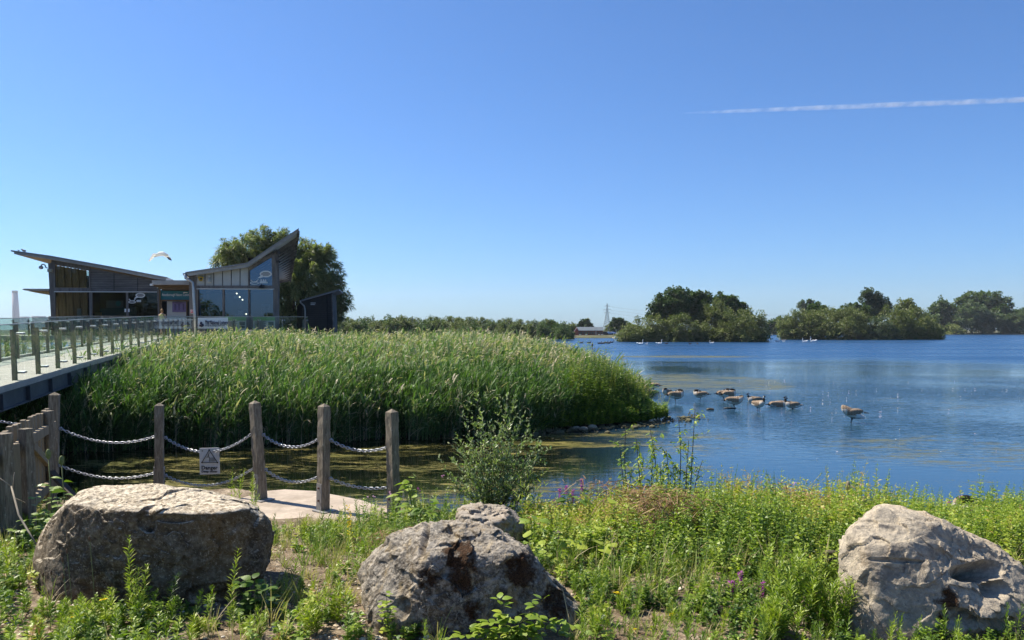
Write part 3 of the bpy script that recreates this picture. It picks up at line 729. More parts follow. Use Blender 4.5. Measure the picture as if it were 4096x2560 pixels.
# roof: a folded thick plate running back 18 m
frt = pq([(741, 1088), (987, 1051), (1195, 912)], YR - .5)
bk = [frt[0] + DEP * 19 - Vector((0, 0, .1)), frt[1] + DEP * 19 + Vector((.1, 0, -.1)), P(1161, 1112, 68)]
TT = .23
mb = MB(); top = frt + bk; low = [v - Vector((0, 0, TT * .35)) for v in top]
fs = [(0, 1, 4, 3), (1, 2, 5, 4)]
mb.add(top + low, fs + [(7, 6, 9, 10), (8, 7, 10, 11), (0, 6, 7, 1), (1, 7, 8, 2), (2, 8, 11, 5), (3, 4, 10, 9), (4, 5, 11, 10), (0, 3, 9, 6)])
roof = mb.build('roof', M['roof'], rp_)
# front barge board under the roof edge
mb = MB(); bl = [(742, 1094), (987, 1056), (1193, 919), (1186, 937), (992, 1069), (756, 1104)]
mb.prism([P(a, c, YR - .45) for a, c in bl], DEP * .08); mb.build('fascia', M['fascia'], roof)
# soffit: light boards with dark battens, visible under the overhang
sof = [frt[1] - Vector((0, 0, .28)), frt[2] - Vector((0, 0, .24)), bk[2] - Vector((0, 0, .24)), bk[1] - Vector((0, 0, .28))]
mb = MB(); mb.add(sof, [(0, 1, 2, 3)]); mb.build('soffit', pm('soffit_board', (.42, .43, .45), .8, .12, 2), roof, fixn=False)
mb = MB()
for i in range(1, 16):
    t = i / 16; a = sof[0].lerp(sof[3], t); c = sof[1].lerp(sof[2], t)
    mb.bar(a - Vector((0, 0, .1)), c - Vector((0, 0, .1)), .10, .2)
mb.bar(sof[1] - Vector((0, 0, .02)), sof[2] - Vector((0, 0, .02)), .1, .22)
mb.build('batten', M['frame_wood'], roof, label='dark battens under the sweeping roof')
# gutter + downpipe
mb = MB(); g0 = P(736, 1096, YR - .5); mb.bar(g0, g0 + DEP * 18, .14, .12); mb.build('gutter', M['galv'], roof)
pipe = [P(741, 1098, YR - .5), P(743, 1112, YR - .48), P(757, 1120, YR - .4), P(771, 1130, YR - .35), P(774, 1160, YR - .35), P(779, 1250, YR - .35), P(783, 1345, YR - .35)]
mb = MB(); mb.tube(pipe, .085, 10); mb.build('downpipe', M['galv'], rp_, smooth=True)
# walls
face('pale_panel', [(786, 1099), (992, 1068), (992, 1142), (786, 1142)], YR, M['panel'], rp_)
for x in (820, 855, 890, 925, 960):
    t = (x - 786) / 206; y0 = 1101 - 31 * t
    mb = MB(); mb.bar(P(x, y0, YR - .02), P(x, 1142, YR - .02), .03, .03); mb.build('panel_joint', M['black'], rp_)
mb = MB()
for q in ([(755, 1100), (786, 1098), (787, 1345), (759, 1345)], [(786, 1142), (1098, 1142), (1098, 1153), (786, 1153)],
          [(1097, 1006), (1108, 998), (1117, 1345), (1100, 1345)], [(787, 1153), (792, 1153), (793, 1265), (788, 1265)],
          [(788, 1265), (1100, 1265), (1101, 1345), (788, 1345)], [(889, 1157), (897, 1157), (898, 1265), (890, 1265)], [(992, 1157), (999, 1157), (1000, 1265), (993, 1265)],
          [(1092, 1157), (1098, 1157), (1099, 1265), (1093, 1265)], [(1086, 1022), (1097, 1016), (1098, 1142), (1089, 1142)], [(992, 1068), (998, 1064), (998, 1142), (992, 1142)],
          [(998, 1066), (1088, 1012), (1088, 1027), (998, 1082)]):
    mb.prism(pq(q, YR - .06), DEP * .2)
mb.build('timber_frame', M['frame_wood'], rp_)
mb = MB(); mb.prism(pq([(786, 1154), (1097, 1155), (1097, 1157.5), (786, 1156.5)], YR - .14), DEP * .07); mb.build('white_trim', M['white'], rp_)
for q in ([(793, 1158), (889, 1158), (890, 1265), (793, 1265)], [(897, 1158), (992, 1158), (993, 1265), (898, 1265)], [(999, 1158), (1092, 1158), (1093, 1265), (1000, 1265)], [(998, 1083), (1087, 1028), (1090, 1142), (998, 1142)]):
    mb = MB(); mb.prism(pq(q, YR), DEP * .03); mb.build('window_pane', M['win_glass'], rp_)
# room behind the glass
def room(parent, pl, pr, top_, bot, Y0, depth, mat_wall, mat_floor):
    a = P(pl, bot, Y0); c = P(pr, bot, Y0); h = P(pl, top_, Y0).z - a.z
    mb = MB(); A, B_ = a, Vector((c.x, c.y, a.z)); A2, B2 = A + DEP * depth, B_ + DEP * depth; U = Vector((0, 0, h))
    vs = [A, B_, B2, A2, A + U, B_ + U, B2 + U, A2 + U]
    mb.add(vs, [(0, 1, 2, 3)], 1); mb.add(vs, [(3, 2, 6, 7), (0, 3, 7, 4), (1, 5, 6, 2), (4, 7, 6, 5)], 0)
    return mb.build('inner_wall', [mat_wall, mat_floor], parent, fixn=False)
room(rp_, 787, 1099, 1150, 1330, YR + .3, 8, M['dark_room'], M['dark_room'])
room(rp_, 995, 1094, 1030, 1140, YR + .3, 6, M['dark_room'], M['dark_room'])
mb = MB(); a = P(1110, 1140, YR); mb.prism([P(1108, 1000, YR + .2), P(1108, 1345, YR + .2), P(1108, 1345, YR + .2) + DEP * 18, P(1108, 1000, YR + .2) + DEP * 18 - Vector((0, 0, 1.2))], (.1, 0, 0)); mb.build('side_wall', M['cladding'], rp_)
mb = MB(); mb.prism([P(760, 1100, YR + .2), P(760, 1345, YR + .2), P(760, 1345, YR + .2) + DEP * 18, P(760, 1100, YR + .2) + DEP * 18], (.1, 0, 0)); mb.build('side_wall', M['cladding'], rp_)
# exit sign and lamps seen through the glass, papers, cabinet
mb = MB(); c = P(945, 1188, YR + 1.5); mb.box(c, (.32, .04, .18)); mb.build('hanging_sign', pm('pale_blue_sign', (.30, .42, .52), .6, .05), rp_)
for (x, y) in ((947, 1174), (959, 1188), (970, 1199), (985, 1256)):
    mb = MB(); mb.ell(P(x, y, YR + 1.0), (.05, .05, .05)); o = mb.build('room_lamp', MATS.setdefault('lamp_on', None) or pm('lamp_on_', (.9, .85, .7)), rp_, smooth=True)
lm = pm('lamp_on_', (.9, .85, .7)); lm.node_tree.nodes['Principled BSDF'].inputs['Emission Color'].default_value = (1, .85, .55, 1); lm.node_tree.nodes['Principled BSDF'].inputs['Emission Strength'].default_value = 8.0
mb = MB(); mb.prism(pq([(952, 1242), (974, 1242), (974, 1263), (952, 1263)], YR + .12), DEP * .03); mb.build('notice_sheet', M['white'], rp_)
mb = MB(); mb.prism(pq([(940, 1256), (950, 1256), (950, 1263), (938, 1263)], YR + .12), DEP * .03); mb.build('notice_sheet', M['white'], rp_)
mb = MB(); mb.prism(pq([(1041, 1216), (1078, 1216), (1078, 1264), (1041, 1264)], YR + .5), DEP * .05); mb.build('display_board', pm('grey_board', (.32, .36, .38), .6, .05), rp_)
mb = MB(); mb.prism(pq([(1038, 1186), (1041, 1180), (1046, 1200), (1046, 1264), (1036, 1264)], YR + .4), DEP * .1); mb.build('folded_parasol', M['black'], rp_)
for cx in (1050, 1068):
    mb = MB(); t = P(cx, 1232, YR + .35)
    for dx in (-7, 0, 7): mb.tube([t, P(cx + dx, 1264, YR + .35 + .1 * (dx == 0))], .025, 5)
    mb.box(P(cx, 1229, YR + .35), (.16, .1, .1)); mb.build('telescope_stand', M['black'], rp_)
mb = MB(); mb.prism(pq([(795, 1160), (822, 1160), (824, 1264), (796, 1264)], YR + .15), DEP * .03); mb.build('banner_strip', pm('pale_teal_banner', (.16, .32, .37), .6, .1), rp_)
mb = MB(); c = P(811, 1243, YR + .12); mb.tube([c, c + Vector((0, .03, 0))], .2, 20); mb.build('round_sticker', pm('orange_sticker', (.33, .09, .03), .6, .1), rp_)
# duck-free window graphic: speech bubble, nest ring
def bubble(cx, cy, rx, ry, Y, parent, tail=True):
    mb = MB(); pts = [P(cx + rx * math.cos(a), cy + ry * math.sin(a), Y) for a in np.linspace(0, 2 * math.pi, 24, endpoint=False)]
    mb.prism(pts, (0, .02, 0)); 
    if tail: mb.prism([P(cx - rx * .85, cy + ry * .45, Y), P(cx - rx * .3, cy + ry * .9, Y), P(cx - rx * 1.35, cy + ry * 1.35, Y)], (0, .021, 0))
    s = mb.build('speech_bubble', M['white'], parent)
    mb = MB()
    for k, wd_ in ((-.5, .5), (-.18, .72), (.14, .78), (.46, .5)):
        mb.bar(P(cx - rx * wd_, cy + ry * k, Y - .015), P(cx + rx * wd_, cy + ry * k, Y - .015), .01, .035)
    mb.build('printed_line', M['cladding'], s)
    return s
bubble(1063, 1096, 24, 13, YR - .03, rp_)
mb = MB()
for cx, r in ((1045, 4), (1054, 4.5), (1062, 4)):
    mb.ell(P(cx, 1126, YR - .03), (r * YR / F, .02, r * 1.3 * YR / F)); mb.ell(P(cx, 1119, YR - .03), (.035, .02, .035))
mb.prism(pq([(1038, 1128), (1071, 1128), (1071, 1134), (1038, 1133)], YR - .035), (0, .02, 0)); mb.build('window_sticker', pm('sticker_white', (.6, .62, .62), .6, .03), rp_)
mb = MB(); ring = [P(1018 + 17 * math.cos(a), 1132 + 5 * math.sin(a), YR - .03) for a in np.linspace(0, 6.283, 20)]; mb.tube(ring, .025, 5)
mb.tube([P(1004, 1120, YR - .03), P(1012, 1128, YR - .03), P(1024, 1128, YR - .03), P(1034, 1116, YR - .03)], .03, 5); mb.build('window_sticker', pm('sticker_white', (.6, .62, .62), .6, .03), rp_)
# alarm box, lights on the panels
mb = MB(); mb.prism(pq([(790, 1107), (797, 1105), (808, 1105), (815, 1108), (811, 1117), (807, 1124), (799, 1124), (794, 1117)], YR - .2), DEP * .18)
o = mb.build('alarm_box', pm('yellow_plastic', (.42, .27, .02), .5, .1), rp_, bevel=.02)
mb = MB(); mb.box(P(803, 1115, YR - .23), (.12, .04, .1)); mb.build('badge', M['black'], o)
mb = MB(); mb.tube([P(837, 1106, YR - .2), P(837, 1106, YR)], .07, 12); mb.lathe(P(837, 1129, YR - .12), [(.12, 0), (.12, .1), (.07, .16), (.03, .26)], 12); mb.build('wall_lamp', M['panel'], rp_, smooth=False)
mb = MB(); mb.lathe(P(1045, 1153, YR - .25), [(.17, 0), (.16, .08), (.11, .17), (.03, .24)], 14); mb.build('bell_cover', M['black'], rp_, smooth=True)
for y in (1010, 1047):
    mb = MB(); mb.tube([P(1108, y, YR - .1), P(1114, y - 2, YR - .35), P(1120, y + 2, YR - .35)], [.06, .06, .07], 8); mb.build('security_camera', M['black'], rp_)
mb = MB(); mb.box(P(768, 1246, YR - .2), (.18, .02, .22)); s_ = mb.build('no_smoking_plate', M['white'], rp_)
mb = MB(); cc = P(768, 1244, YR - .22); mb.tube([cc + Vector((.06 * math.cos(a), 0, .06 * math.sin(a))) for a in np.linspace(0, 6.283, 16)], .012, 4)
mb.box(P(768, 1250, YR - .215), (.16, .01, .05)); mb.bar(cc + Vector((-.045, 0, .045)), cc + Vector((.045, 0, -.045)), .012, .012); mb.build('red_mark', pm('sign_red', (.5, .02, .03), .5, .05), s_)

# ================================================================ left pavilion
YL = 51.5
lp_ = empty('pavilion_building', P(420, 1340, YL), 'long timber visitor centre pavilion with roof rising to the far left', 'building')
mb = MB(); f2 = pq([(43, 1000), (200, 1022), (430, 1063), (670, 1109)], YL - .6)
cb2 = [v + DEP * 9 for v in f2]
top = f2 + cb2; low = [v - Vector((0, 0, .09)) for v in top]
mb.add(top + low, [(0, 1, 5, 4), (1, 2, 6, 5), (2, 3, 7, 6), (8, 12, 13, 9), (9, 13, 14, 10), (10, 14, 15, 11), (0, 8, 9, 1), (1, 9, 10, 2), (2, 10, 11, 3), (3, 11, 15, 7), (4, 5, 13, 12), (5, 6, 14, 13), (6, 7, 15, 14), (0, 4, 12, 8)])
roof2 = mb.build('roof', M['roof'], lp_)
mb = MB(); mb.prism(pq([(56, 1005), (200, 1025.5), (430, 1067), (664, 1112), (664, 1120), (628, 1117), (430, 1078), (200, 1037), (56, 1016)], YL - .55), DEP * .1); mb.build('fascia', M['fascia'], roof2)
mb = MB(); mb.prism(pq([(664, 1110), (672, 1110), (690, 1121), (664, 1121)], YL - .57), DEP * .1); mb.build('end_cap', M['white'], roof2)
s0 = pq([(58, 1016), (200, 1037), (430, 1078), (640, 1119)], YL - .5)
mb = MB(); s1 = [v + DEP * 8.5 for v in s0]; mb.add(s0 + s1, [(0, 1, 5, 4), (1, 2, 6, 5), (2, 3, 7, 6)]); mb.build('soffit', M['warm_wood'], roof2, fixn=False)
mb = MB()
for q in ([(192, 1054), (219, 1046), (222, 1275), (204, 1275)], [(216, 1150), (360, 1152), (360, 1166), (217, 1165)], [(355, 1080), (361, 1081), (361, 1165), (356, 1165)],
          [(356, 1168), (368, 1168), (372, 1345), (360, 1345)], [(503, 1168), (512, 1168), (516, 1345), (507, 1345)], [(628, 1157), (641, 1158), (648, 1345), (634, 1345)], [(204, 1275), (222, 1275), (224, 1345), (206, 1345)],
          [(206, 1274), (640, 1271), (640, 1345), (206, 1345)]):
    mb.prism(pq(q, YL - .08), DEP * .2)
mb.build('timber_frame', M['frame_wood'], lp_)
mb = MB(); mb.prism(pq([(361, 1072), (500, 1098), (628, 1122), (628, 1165), (361, 1165)], YL), DEP * .1); cld = mb.build('cladding', M['cladding'], lp_)
mb = MB()
for y in np.arange(1090, 1165, 9.3): 
    x0 = 361 if y > 1080 else 361; x1 = 628 if y > 1124 else 361 + (y - 1076) / 46 * 240
    mb.bar(P(x0, y, YL - .01), P(x1, y, YL - .01), .02, .02)
for x, yt in ((456, 1094), (551, 1112)): mb.bar(P(x, yt, YL - .015), P(x, 1165, YL - .015), .04, .03)
mb.build('board_joint', M['black'], lp_)
mb = MB(); mb.prism(pq([(216, 1165.5), (628, 1166.5), (628, 1169), (216, 1168)], YL - .15), DEP * .07); mb.build('white_trim', M['white'], lp_)
mb = MB(); mb.prism(pq([(205, 1040), (360, 1066), (360, 1084), (205, 1056)], YL - .02), DEP * .1); mb.build('head_board', M['frame_wood'], lp_)
for q, mt in (([(220, 1063), (355, 1085), (355, 1150), (220, 1150)], 'win_glass_clear'), ([(222, 1169), (357, 1169), (360, 1275), (223, 1275)], 'win_glass_clear'), ([(368, 1169), (503, 1169), (507, 1275), (371, 1275)], 'win_glass_clear'), ([(512, 1169), (628, 1169), (633, 1275), (515, 1275)], 'win_glass_clear')):
    mb = MB(); mb.prism(pq(q, YL), DEP * .03); mb.build('window_pane', M[mt], lp_)
# inside: a room lined with golden timber on the left, dark on the right; slits of daylight
a = P(206, 1340, YL + .3); c = P(638, 1340, YL + .3)
mb = MB(); d8 = DEP * 7
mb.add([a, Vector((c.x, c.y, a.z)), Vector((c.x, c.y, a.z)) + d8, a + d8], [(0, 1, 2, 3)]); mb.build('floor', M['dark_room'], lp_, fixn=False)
# back wall of vertical boards with gaps
bx0 = P(222, 1270, YL + 3.2); bx1 = P(352, 1270, YL + 3.2)
mb = MB(); n = 9; wz = 4.1
gaps = {0: .06, 2: .05, 6: .035}
for i in range(n):
    x0 = bx0.x + (bx1.x - bx0.x) * (i / n) + gaps.get(i, .0); x1 = bx0.x + (bx1.x - bx0.x) * ((i + 1) / n)
    wz = P(222 + 130 * (i + 1) / n, 1036 + 22 * (i + 1) / n, YL + 1.5).z - 2.85; mb.box(((x0 + x1) / 2, YL + 3.2 + .06 * (i % 2), 2.6 + wz / 2), (x1 - x0, .1, wz))
mb.build('board_wall', pm('golden_boards', (.32, .235, .135), .7, .5, 2, stretch=(6, 3, .4)), lp_)
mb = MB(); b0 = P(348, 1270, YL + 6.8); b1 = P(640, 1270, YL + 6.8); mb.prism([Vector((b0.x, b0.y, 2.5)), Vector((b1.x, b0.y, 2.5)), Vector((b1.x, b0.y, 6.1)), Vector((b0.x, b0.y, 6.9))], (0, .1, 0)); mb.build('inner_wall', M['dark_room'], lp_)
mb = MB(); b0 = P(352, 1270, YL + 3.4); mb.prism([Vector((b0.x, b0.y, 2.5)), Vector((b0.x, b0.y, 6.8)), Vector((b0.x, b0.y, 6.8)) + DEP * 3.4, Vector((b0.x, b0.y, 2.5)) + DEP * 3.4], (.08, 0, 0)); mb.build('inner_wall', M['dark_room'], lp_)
mb = MB(); mb.prism(pq([(425, 1202), (492, 1202), (492, 1230), (425, 1232)], YL + .7), (0, .04, 0)); pn = mb.build('exhibit_panel', pm('exhibit_grey', (.13, .16, .18), .6, .1), lp_)
mb = MB(); cc = P(473, 1214, YL + .66); mb.tube([cc, cc + Vector((0, .02, 0))], .18, 20); mb.build('round_emblem', pm('exhibit_teal', (.05, .28, .30), .6, .1), pn)
mb = MB(); mb.prism(pq([(400, 1235), (545, 1228), (545, 1270), (400, 1272)], YL + 4), (0, .04, 0)); mb.build('teal_screen', pm('teal_screen', (.01, .09, .11), .7, .1), lp_)
for x in (498, 512):
    mb = MB(); mb.prism(pq([(x, 1235), (x + 6, 1235), (x + 6, 1248), (x, 1248)], YL - .14), (0, .02, 0)); mb.build('notice_sheet', M['white'], lp_)
mb = MB(); mb.prism(pq([(378, 1250), (402, 1249), (402, 1272), (378, 1273)], YL + .9), DEP * .4); mb.build('counter', M['warm_wood'], lp_)
mb = MB(); mb.prism(pq([(308, 1234), (324, 1234), (324, 1272), (308, 1272)], YL + .9), DEP * .4); mb.build('white_cabinet', M['panel'], lp_)
bubble(561, 1181, 19, 10, YL - .03, lp_)
mb = MB()
for cx in (549, 555, 561): mb.ell(P(cx, 1204, YL - .03), (.06, .02, .08))
ring = [P(528 + 14 * math.cos(a), 1208 + 4 * math.sin(a), YL - .03) for a in np.linspace(0, 6.283, 20)]; mb.tube(ring, .03, 5)
mb.tube([P(516, 1196, YL - .03), P(524, 1204, YL - .03), P(536, 1203, YL - .03), P(542, 1194, YL - .03)], .035, 5); mb.build('window_sticker', pm('sticker_white', (.6, .62, .62), .6, .03), lp_)
# flat canopy on the left
mb = MB(); mb.prism(pq([(88, 1158), (96, 1154.5), (196, 1155), (196, 1164), (150, 1163), (96, 1161)], YL + 1), DEP * 5); cn = mb.build('canopy', M['fascia'], lp_)
mb = MB(); mb.prism(pq([(110, 1164), (196, 1166), (196, 1180), (150, 1172)], YL + 1.2), DEP * 4); mb.build('canopy_underside', M['warm_wood'], cn)
# wall behind
mb = MB(); e = P(226, 1270, YL + 6); mb.prism([Vector((e.x, e.y, 2.4)), Vector((e.x - .15, e.y, P(192, 1056, YL).z)), Vector((e.x - .15, e.y, P(192, 1056, YL).z)) + DEP * 7, Vector((e.x, e.y, 2.4)) + DEP * 7], (.08, 0, 0)); mb.build('side_wall', M['warm_wood'], lp_)
# camera arm + box
mb = MB(); arm = [P(190, 1072, YL - .3), P(183, 1070, YL - .3), P(181, 1062, YL - .3), P(175, 1057, YL - .3), P(168, 1058, YL - .3), P(164, 1064, YL - .3)]
mb.tube(arm, .04, 6); mb.ell(P(164, 1070, YL - .3), (.14, .14, .12)); mb.build('security_camera', M['galv'], lp_, smooth=True)
mb = MB(); mb.box(P(201, 1082, YL - .25), (.3, .2, .2)); mb.build('junction_box', pm('beige_box', (.30, .29, .22), .6, .1), lp_, bevel=.02)

# ================================================================ entrance link
YE = 51.0
en = empty('entrance_porch', P(700, 1340, YE), 'low flat-roofed glazed entrance between the two pavilions', 'building')
mb = MB(); mb.prism(pq([(608, 1121), (757, 1121), (757, 1138), (608, 1139)], YE - 1.4), DEP * 3); mb.build('roof', M['fascia'], en)
mb = MB(); mb.prism(pq([(599, 1135), (610, 1135), (610, 1142), (599, 1142)], YE - 1.5), DEP * .4); mb.build('gutter_end', M['white'], en)
mb = MB(); mb.prism(pq([(612, 1141), (757, 1140), (757, 1158), (640, 1157)], YE - .9), DEP * 2); mb.build('soffit', M['porch_wood'], en)
sg = MB(); sg.prism(pq([(642, 1163), (759, 1163), (759, 1199), (642, 1199)], YE - .1), DEP * .06); sgo = sg.build('sign_board', M['teal'], en)
xd = (1, 0, 0); up = (0, 0, 1)
text_mesh('Attenborough Nature Centre', .26, P(648, 1184, YE - .13), xd, up, M['white'], 'sign_lettering', sgo, width=(757 - 648) / F * YE)
mb = MB(); mb.box(P(742, 1170, YE - .12), (.28, .01, .05)); mb.build('sign_mark', M['white'], sgo)
mb = MB()
for q in ([(641, 1199), (759, 1200), (759, 1205), (641, 1204)], [(744, 1200), (749, 1200), (750, 1345), (746, 1345)], [(642, 1199), (646, 1199), (648, 1345), (644, 1345)], [(636, 1157), (642, 1157), (642, 1345), (638, 1345)]):
    mb.prism(pq(q, YE - .2), DEP * .12)
mb.build('timber_frame', M['porch_wood'], en)
mb = MB(); mb.prism(pq([(668, 1204), (745, 1204), (748, 1345), (668, 1345)], YE + .3), DEP * .1); mb.build('white_door_panel', pm('door_white', (.42, .43, .42), .6, .05), en)
mb = MB(); mb.prism(pq([(689, 1207), (744, 1208), (744, 1248), (689, 1248)], YE + .2), DEP * .06); mb.build('lilac_poster', pm('lilac_poster', (.17, .13, .26), .6, .1), en)
mb = MB()
for cx in (700, 716, 733): mb.box(P(cx, 1230, YE + .17), (.07, .01, .35)); mb.ell(P(cx, 1219, YE + .17), (.06, .01, .08))
for y in (1212,): mb.bar(P(704, y, YE + .17), P(730, y, YE + .17), .01, .03)
mb.build('poster_print', pm('poster_dark', (.09, .07, .16), .6, .05), en)
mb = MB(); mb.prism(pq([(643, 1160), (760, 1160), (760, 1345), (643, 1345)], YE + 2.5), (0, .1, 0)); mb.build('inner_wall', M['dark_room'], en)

# ================================================================ shed hide right of the pavilion
YS = 60.0
sh = empty('timber_hide', P(1270, 1340, YS), 'small dark clad shed with single-pitch roof at the right of the visitor centre', 'shed')
mb = MB(); rl = pq([(1204, 1199), (1357, 1156)], YS - .4); rb2 = [v + Vector((-.8, 5, 0)) for v in rl]; tp = rl + rb2[::-1]
mb.prism(tp, (0, 0, -.12)); r3 = mb.build('roof', M['roof'], sh)
mb = MB(); mb.prism(pq([(1205, 1201), (1354, 1160), (1342, 1166), (1206, 1205)], YS - .42), (0, .08, 0)); mb.build('fascia', M['fascia'], r3)
fp = pq([(1206, 1204), (1327, 1170), (1334, 1345), (1216, 1345)], YS)
mb = MB(); mb.prism(fp, Vector((-.8, 5, 0))); mb.build('clad_wall', M['dark_cladding'], sh)
mb = MB()
for y in np.arange(1212, 1345, 8.4):
    xl = 1207 + (y - 1204) * .07; xr = 1328 + (y - 1170) * .035
    mb.bar(P(xl, y, YS - .01), P(xr, y, YS - .01), .035, .03)
mb.bar(P(1308, 1178, YS - .02), P(1312, 1345, YS - .02), .05, .05)
mb.build('board_joint', M['black'], sh)
mb = MB(); mb.bar(P(1327, 1169, YS - .05), P(1334, 1345, YS - .05), .1, .1); mb.build('corner_post', M['cladding'], sh)
mb = MB(); mb.prism(pq([(1188, 1226), (1207, 1204), (1214, 1345), (1186, 1345)], YS + 1.2), (0, 2, 0)); mb.build('side_lobby', M['black'], sh)
mb = MB(); mb.tube([P(1201, 1203, YS - .4), P(1203, 1211, YS - .3), P(1217, 1224, YS - .15), P(1220, 1240, YS - .15), P(1221, 1340, YS - .15)], .06, 8); mb.build('downpipe', M['galv'], sh, smooth=True)
mb = MB(); mb.box(P(1252, 1215, YS - .05), (.46, .05, .24)); pl = mb.build('name_plate', M['cladding'], sh)
mb = MB()
for k in range(2): mb.bar(P(1243, 1212 + k * 6, YS - .09), P(1262 - 3 * k, 1212 + k * 6, YS - .09), .01, .05)
mb.build('plate_print', M['white'], pl)

# ================================================================ terrace deck and its glass balustrades
ZD = P(900, 1345, 46).z
tr = empty('terrace_deck', (P(900, 1345, 46).x, 46, ZD), 'raised timber terrace deck carrying the visitor centre over the reeds', 'deck')
L0 = P(785, 1345, 45.6); R0 = P(1232, 1345, 46.0)
mb = MB(); mb.prism([Vector((-21.6, 45.2, ZD)), Vector((L0.x, 45.2, ZD)), Vector((R0.x + .1, 45.6, ZD)), Vector((R0.x - 3, 68, ZD)), Vector((-36, 68, ZD)), Vector((-36, 50, ZD)), Vector((-26, 50, ZD))], (0, 0, -.3)); mb.build('deck_floor', M['deck'], tr)
for x in (-20, -17, -14, -12.6, -24, -28, -33):
    for y in (46.2, 52, 60):
        mb = MB(); mb.tube([(x, y + (4 if x < -22 else 0), -1), (x, y + (4 if x < -22 else 0), ZD - .3)], .14, 8); mb.build('deck_pile', M['steel'], tr)
def balustrade(name, pts, label, post_every=None, h=1.12, post_mat='wood', posts_t=None, cat='balustrade', fit=True, side=1, post_w=.08):
    """glass panels along a polyline of floor points; timber posts stand behind with round steel fixings"""
    pts = [Vector(p) for p in pts]
    root = empty(name, pts[0], label, cat)
    segs = []
    for a, c in zip(pts[:-1], pts[1:]):
        L = (c - a).length; n = max(1, round(L / post_every)); 
        for i in range(n): segs.append((a.lerp(c, i / n), a.lerp(c, (i + 1) / n)))
    for (a, c) in segs:
        d = (c - a).normalized(); g = .02; nrm_ = Vector((-d.y, d.x, 0)).normalized() * side
        u = Vector((0, 0, 1)); mb = MB()
        mb.bar(a + d * g + u * (h / 2 + .03), c - d * g + u * (h / 2 + .03), .014, h); mb.build('glass_panel', M['bal_glass'], root)
    mb = MB()
    for (a, c) in segs: mb.bar(a + Vector((0, 0, h + .04)), c + Vector((0, 0, h + .04)), .03, .018)
    mb.build('top_edge', M['galv'], root)
    ends = [s[0] for s in segs] + [segs[-1][1]]
    for k, a in enumerate(ends):
        d = (segs[min(k, len(segs) - 1)][1] - segs[min(k, len(segs) - 1)][0]).normalized(); nrm_ = Vector((-d.y, d.x, 0)).normalized() * side
        c = a + nrm_ * .14 - d * .1
        mb = MB(); mb.bar(c - Vector((0, 0, .05)), c + Vector((0, 0, h * .93)), post_w, post_w, up=tuple(d)); po = mb.build('post', M[post_mat], root)
        if fit:
            mb = MB()
            for z in (.18, h - .16):
                for s in (-.06, .06):
                    q = a + d * s + Vector((0, 0, z)); mb.tube([q - nrm_ * .03, q + nrm_ * .1], .024, 8)
            mb.build('steel_fixing', M['galv'], po)
    return root
balustrade('glass_balustrade', [(L0.x - .6, 45.6, ZD), (R0.x, 46.0, ZD), (R0.x - 1.5, 51, ZD)], 'straight glass balustrade across the front of the right pavilion terrace', 1.55)
balustrade('glass_balustrade', [(-35.5, 51.5, ZD), (-31.5, 50.2, ZD), (-26.2, 50.0, ZD)], 'far glass balustrade of the terrace left of the long pavilion', 1.5)
# banners and boards tied inside the balustrade
def board(name, pts, Y, mat, label, cat):
    c = P(sum(p[0] for p in pts) / len(pts), pts[-1][1], Y); root = empty(name, c, label, cat)
    mb = MB(); mb.prism(pq(pts, Y), (0, .03, 0)); mb.build('sheet', mat, root); return root
bn = board('banner', [(791, 1271), (911, 1270), (911, 1314), (791, 1314)], 45.35, M['white'], 'white banner reading The National Lottery on the terrace balustrade', 'banner')
navy = pm('navy_ink', (.01, .015, .05), .5, .05)
px2m = 45.3 / F
text_mesh('The National Lottery', .34, P(820, 1298, 45.3), xd, up, navy, 'banner_lettering', bn, width=92 * px2m, bold=True)
text_mesh('Supported by', .15, P(820, 1288, 45.3), xd, up, navy, 'banner_lettering', bn, width=30 * px2m)
text_mesh('through the Heritage Lottery Fund', .13, P(820, 1305, 45.3), xd, up, navy, 'banner_lettering', bn, width=78 * px2m)
def fingers(cx, cy, Y, s, parent, mir=1):
    mb = MB(); q = lambda x, y: P(cx + mir * x * s, cy + y * s, Y)
    mb.tube([q(-9, 0), q(-5, 6), q(2, 8), q(7, 4), q(7, -1)], [.05, .09, .12, .11, .08], 8)
    mb.tube([q(-3, 4), q(0, -4), q(3, -12)], [.07, .06, .05], 8); mb.tube([q(3, 4), q(1, -4), q(-2, -11)], [.07, .06, .05], 8)
    return mb.build('crossed_fingers_logo', navy, parent, smooth=True)
fingers(804, 1296, 45.32, .68, bn)
for k, (a, c2) in enumerate(((898, 984), (1013, 1100))):
    ib = board('info_board', [(a, 1267), (c2, 1267), (c2, 1331), (a, 1331)], 46.25, pm('board_grey', (.36, .39, .38), .6, .06), ('left' if k == 0 else 'right') + ' of the two green-headed information boards behind the terrace glass', 'information board')
    mb = MB(); mb.prism(pq([(a, 1266.5), (c2, 1266.5), (c2, 1282), (a, 1282)], 46.22), (0, .03, 0)); mb.build('green_header', pm('board_green', (.12, .26, .11), .6, .1), ib)
    mb = MB()
    for r_ in range(11):
        mb.bar(P(a + 5, 1286 + r_ * 2.6, 46.2), P(a + 52 - 6 * (r_ % 3), 1286 + r_ * 2.6, 46.2), .008, .014)
    mb.build('printed_line', navy, ib)
    mb = MB()
    for (x0, y0, x1, y1) in ((60, 1287, 81, 1301), (60, 1304, 81, 1312)): mb.prism(pq([(a + x0, y0), (a + x1, y0), (a + x1, y1), (a + x0, y1)], 46.2), (0, .02, 0))
    mb.ell(P(a + 22 + 8 * k, 1322, 46.2), (.30, .02, .12)); mb.build('printed_picture', pm('board_print', (.08, .10, .11), .6, .3, 6), ib)
mb = MB()

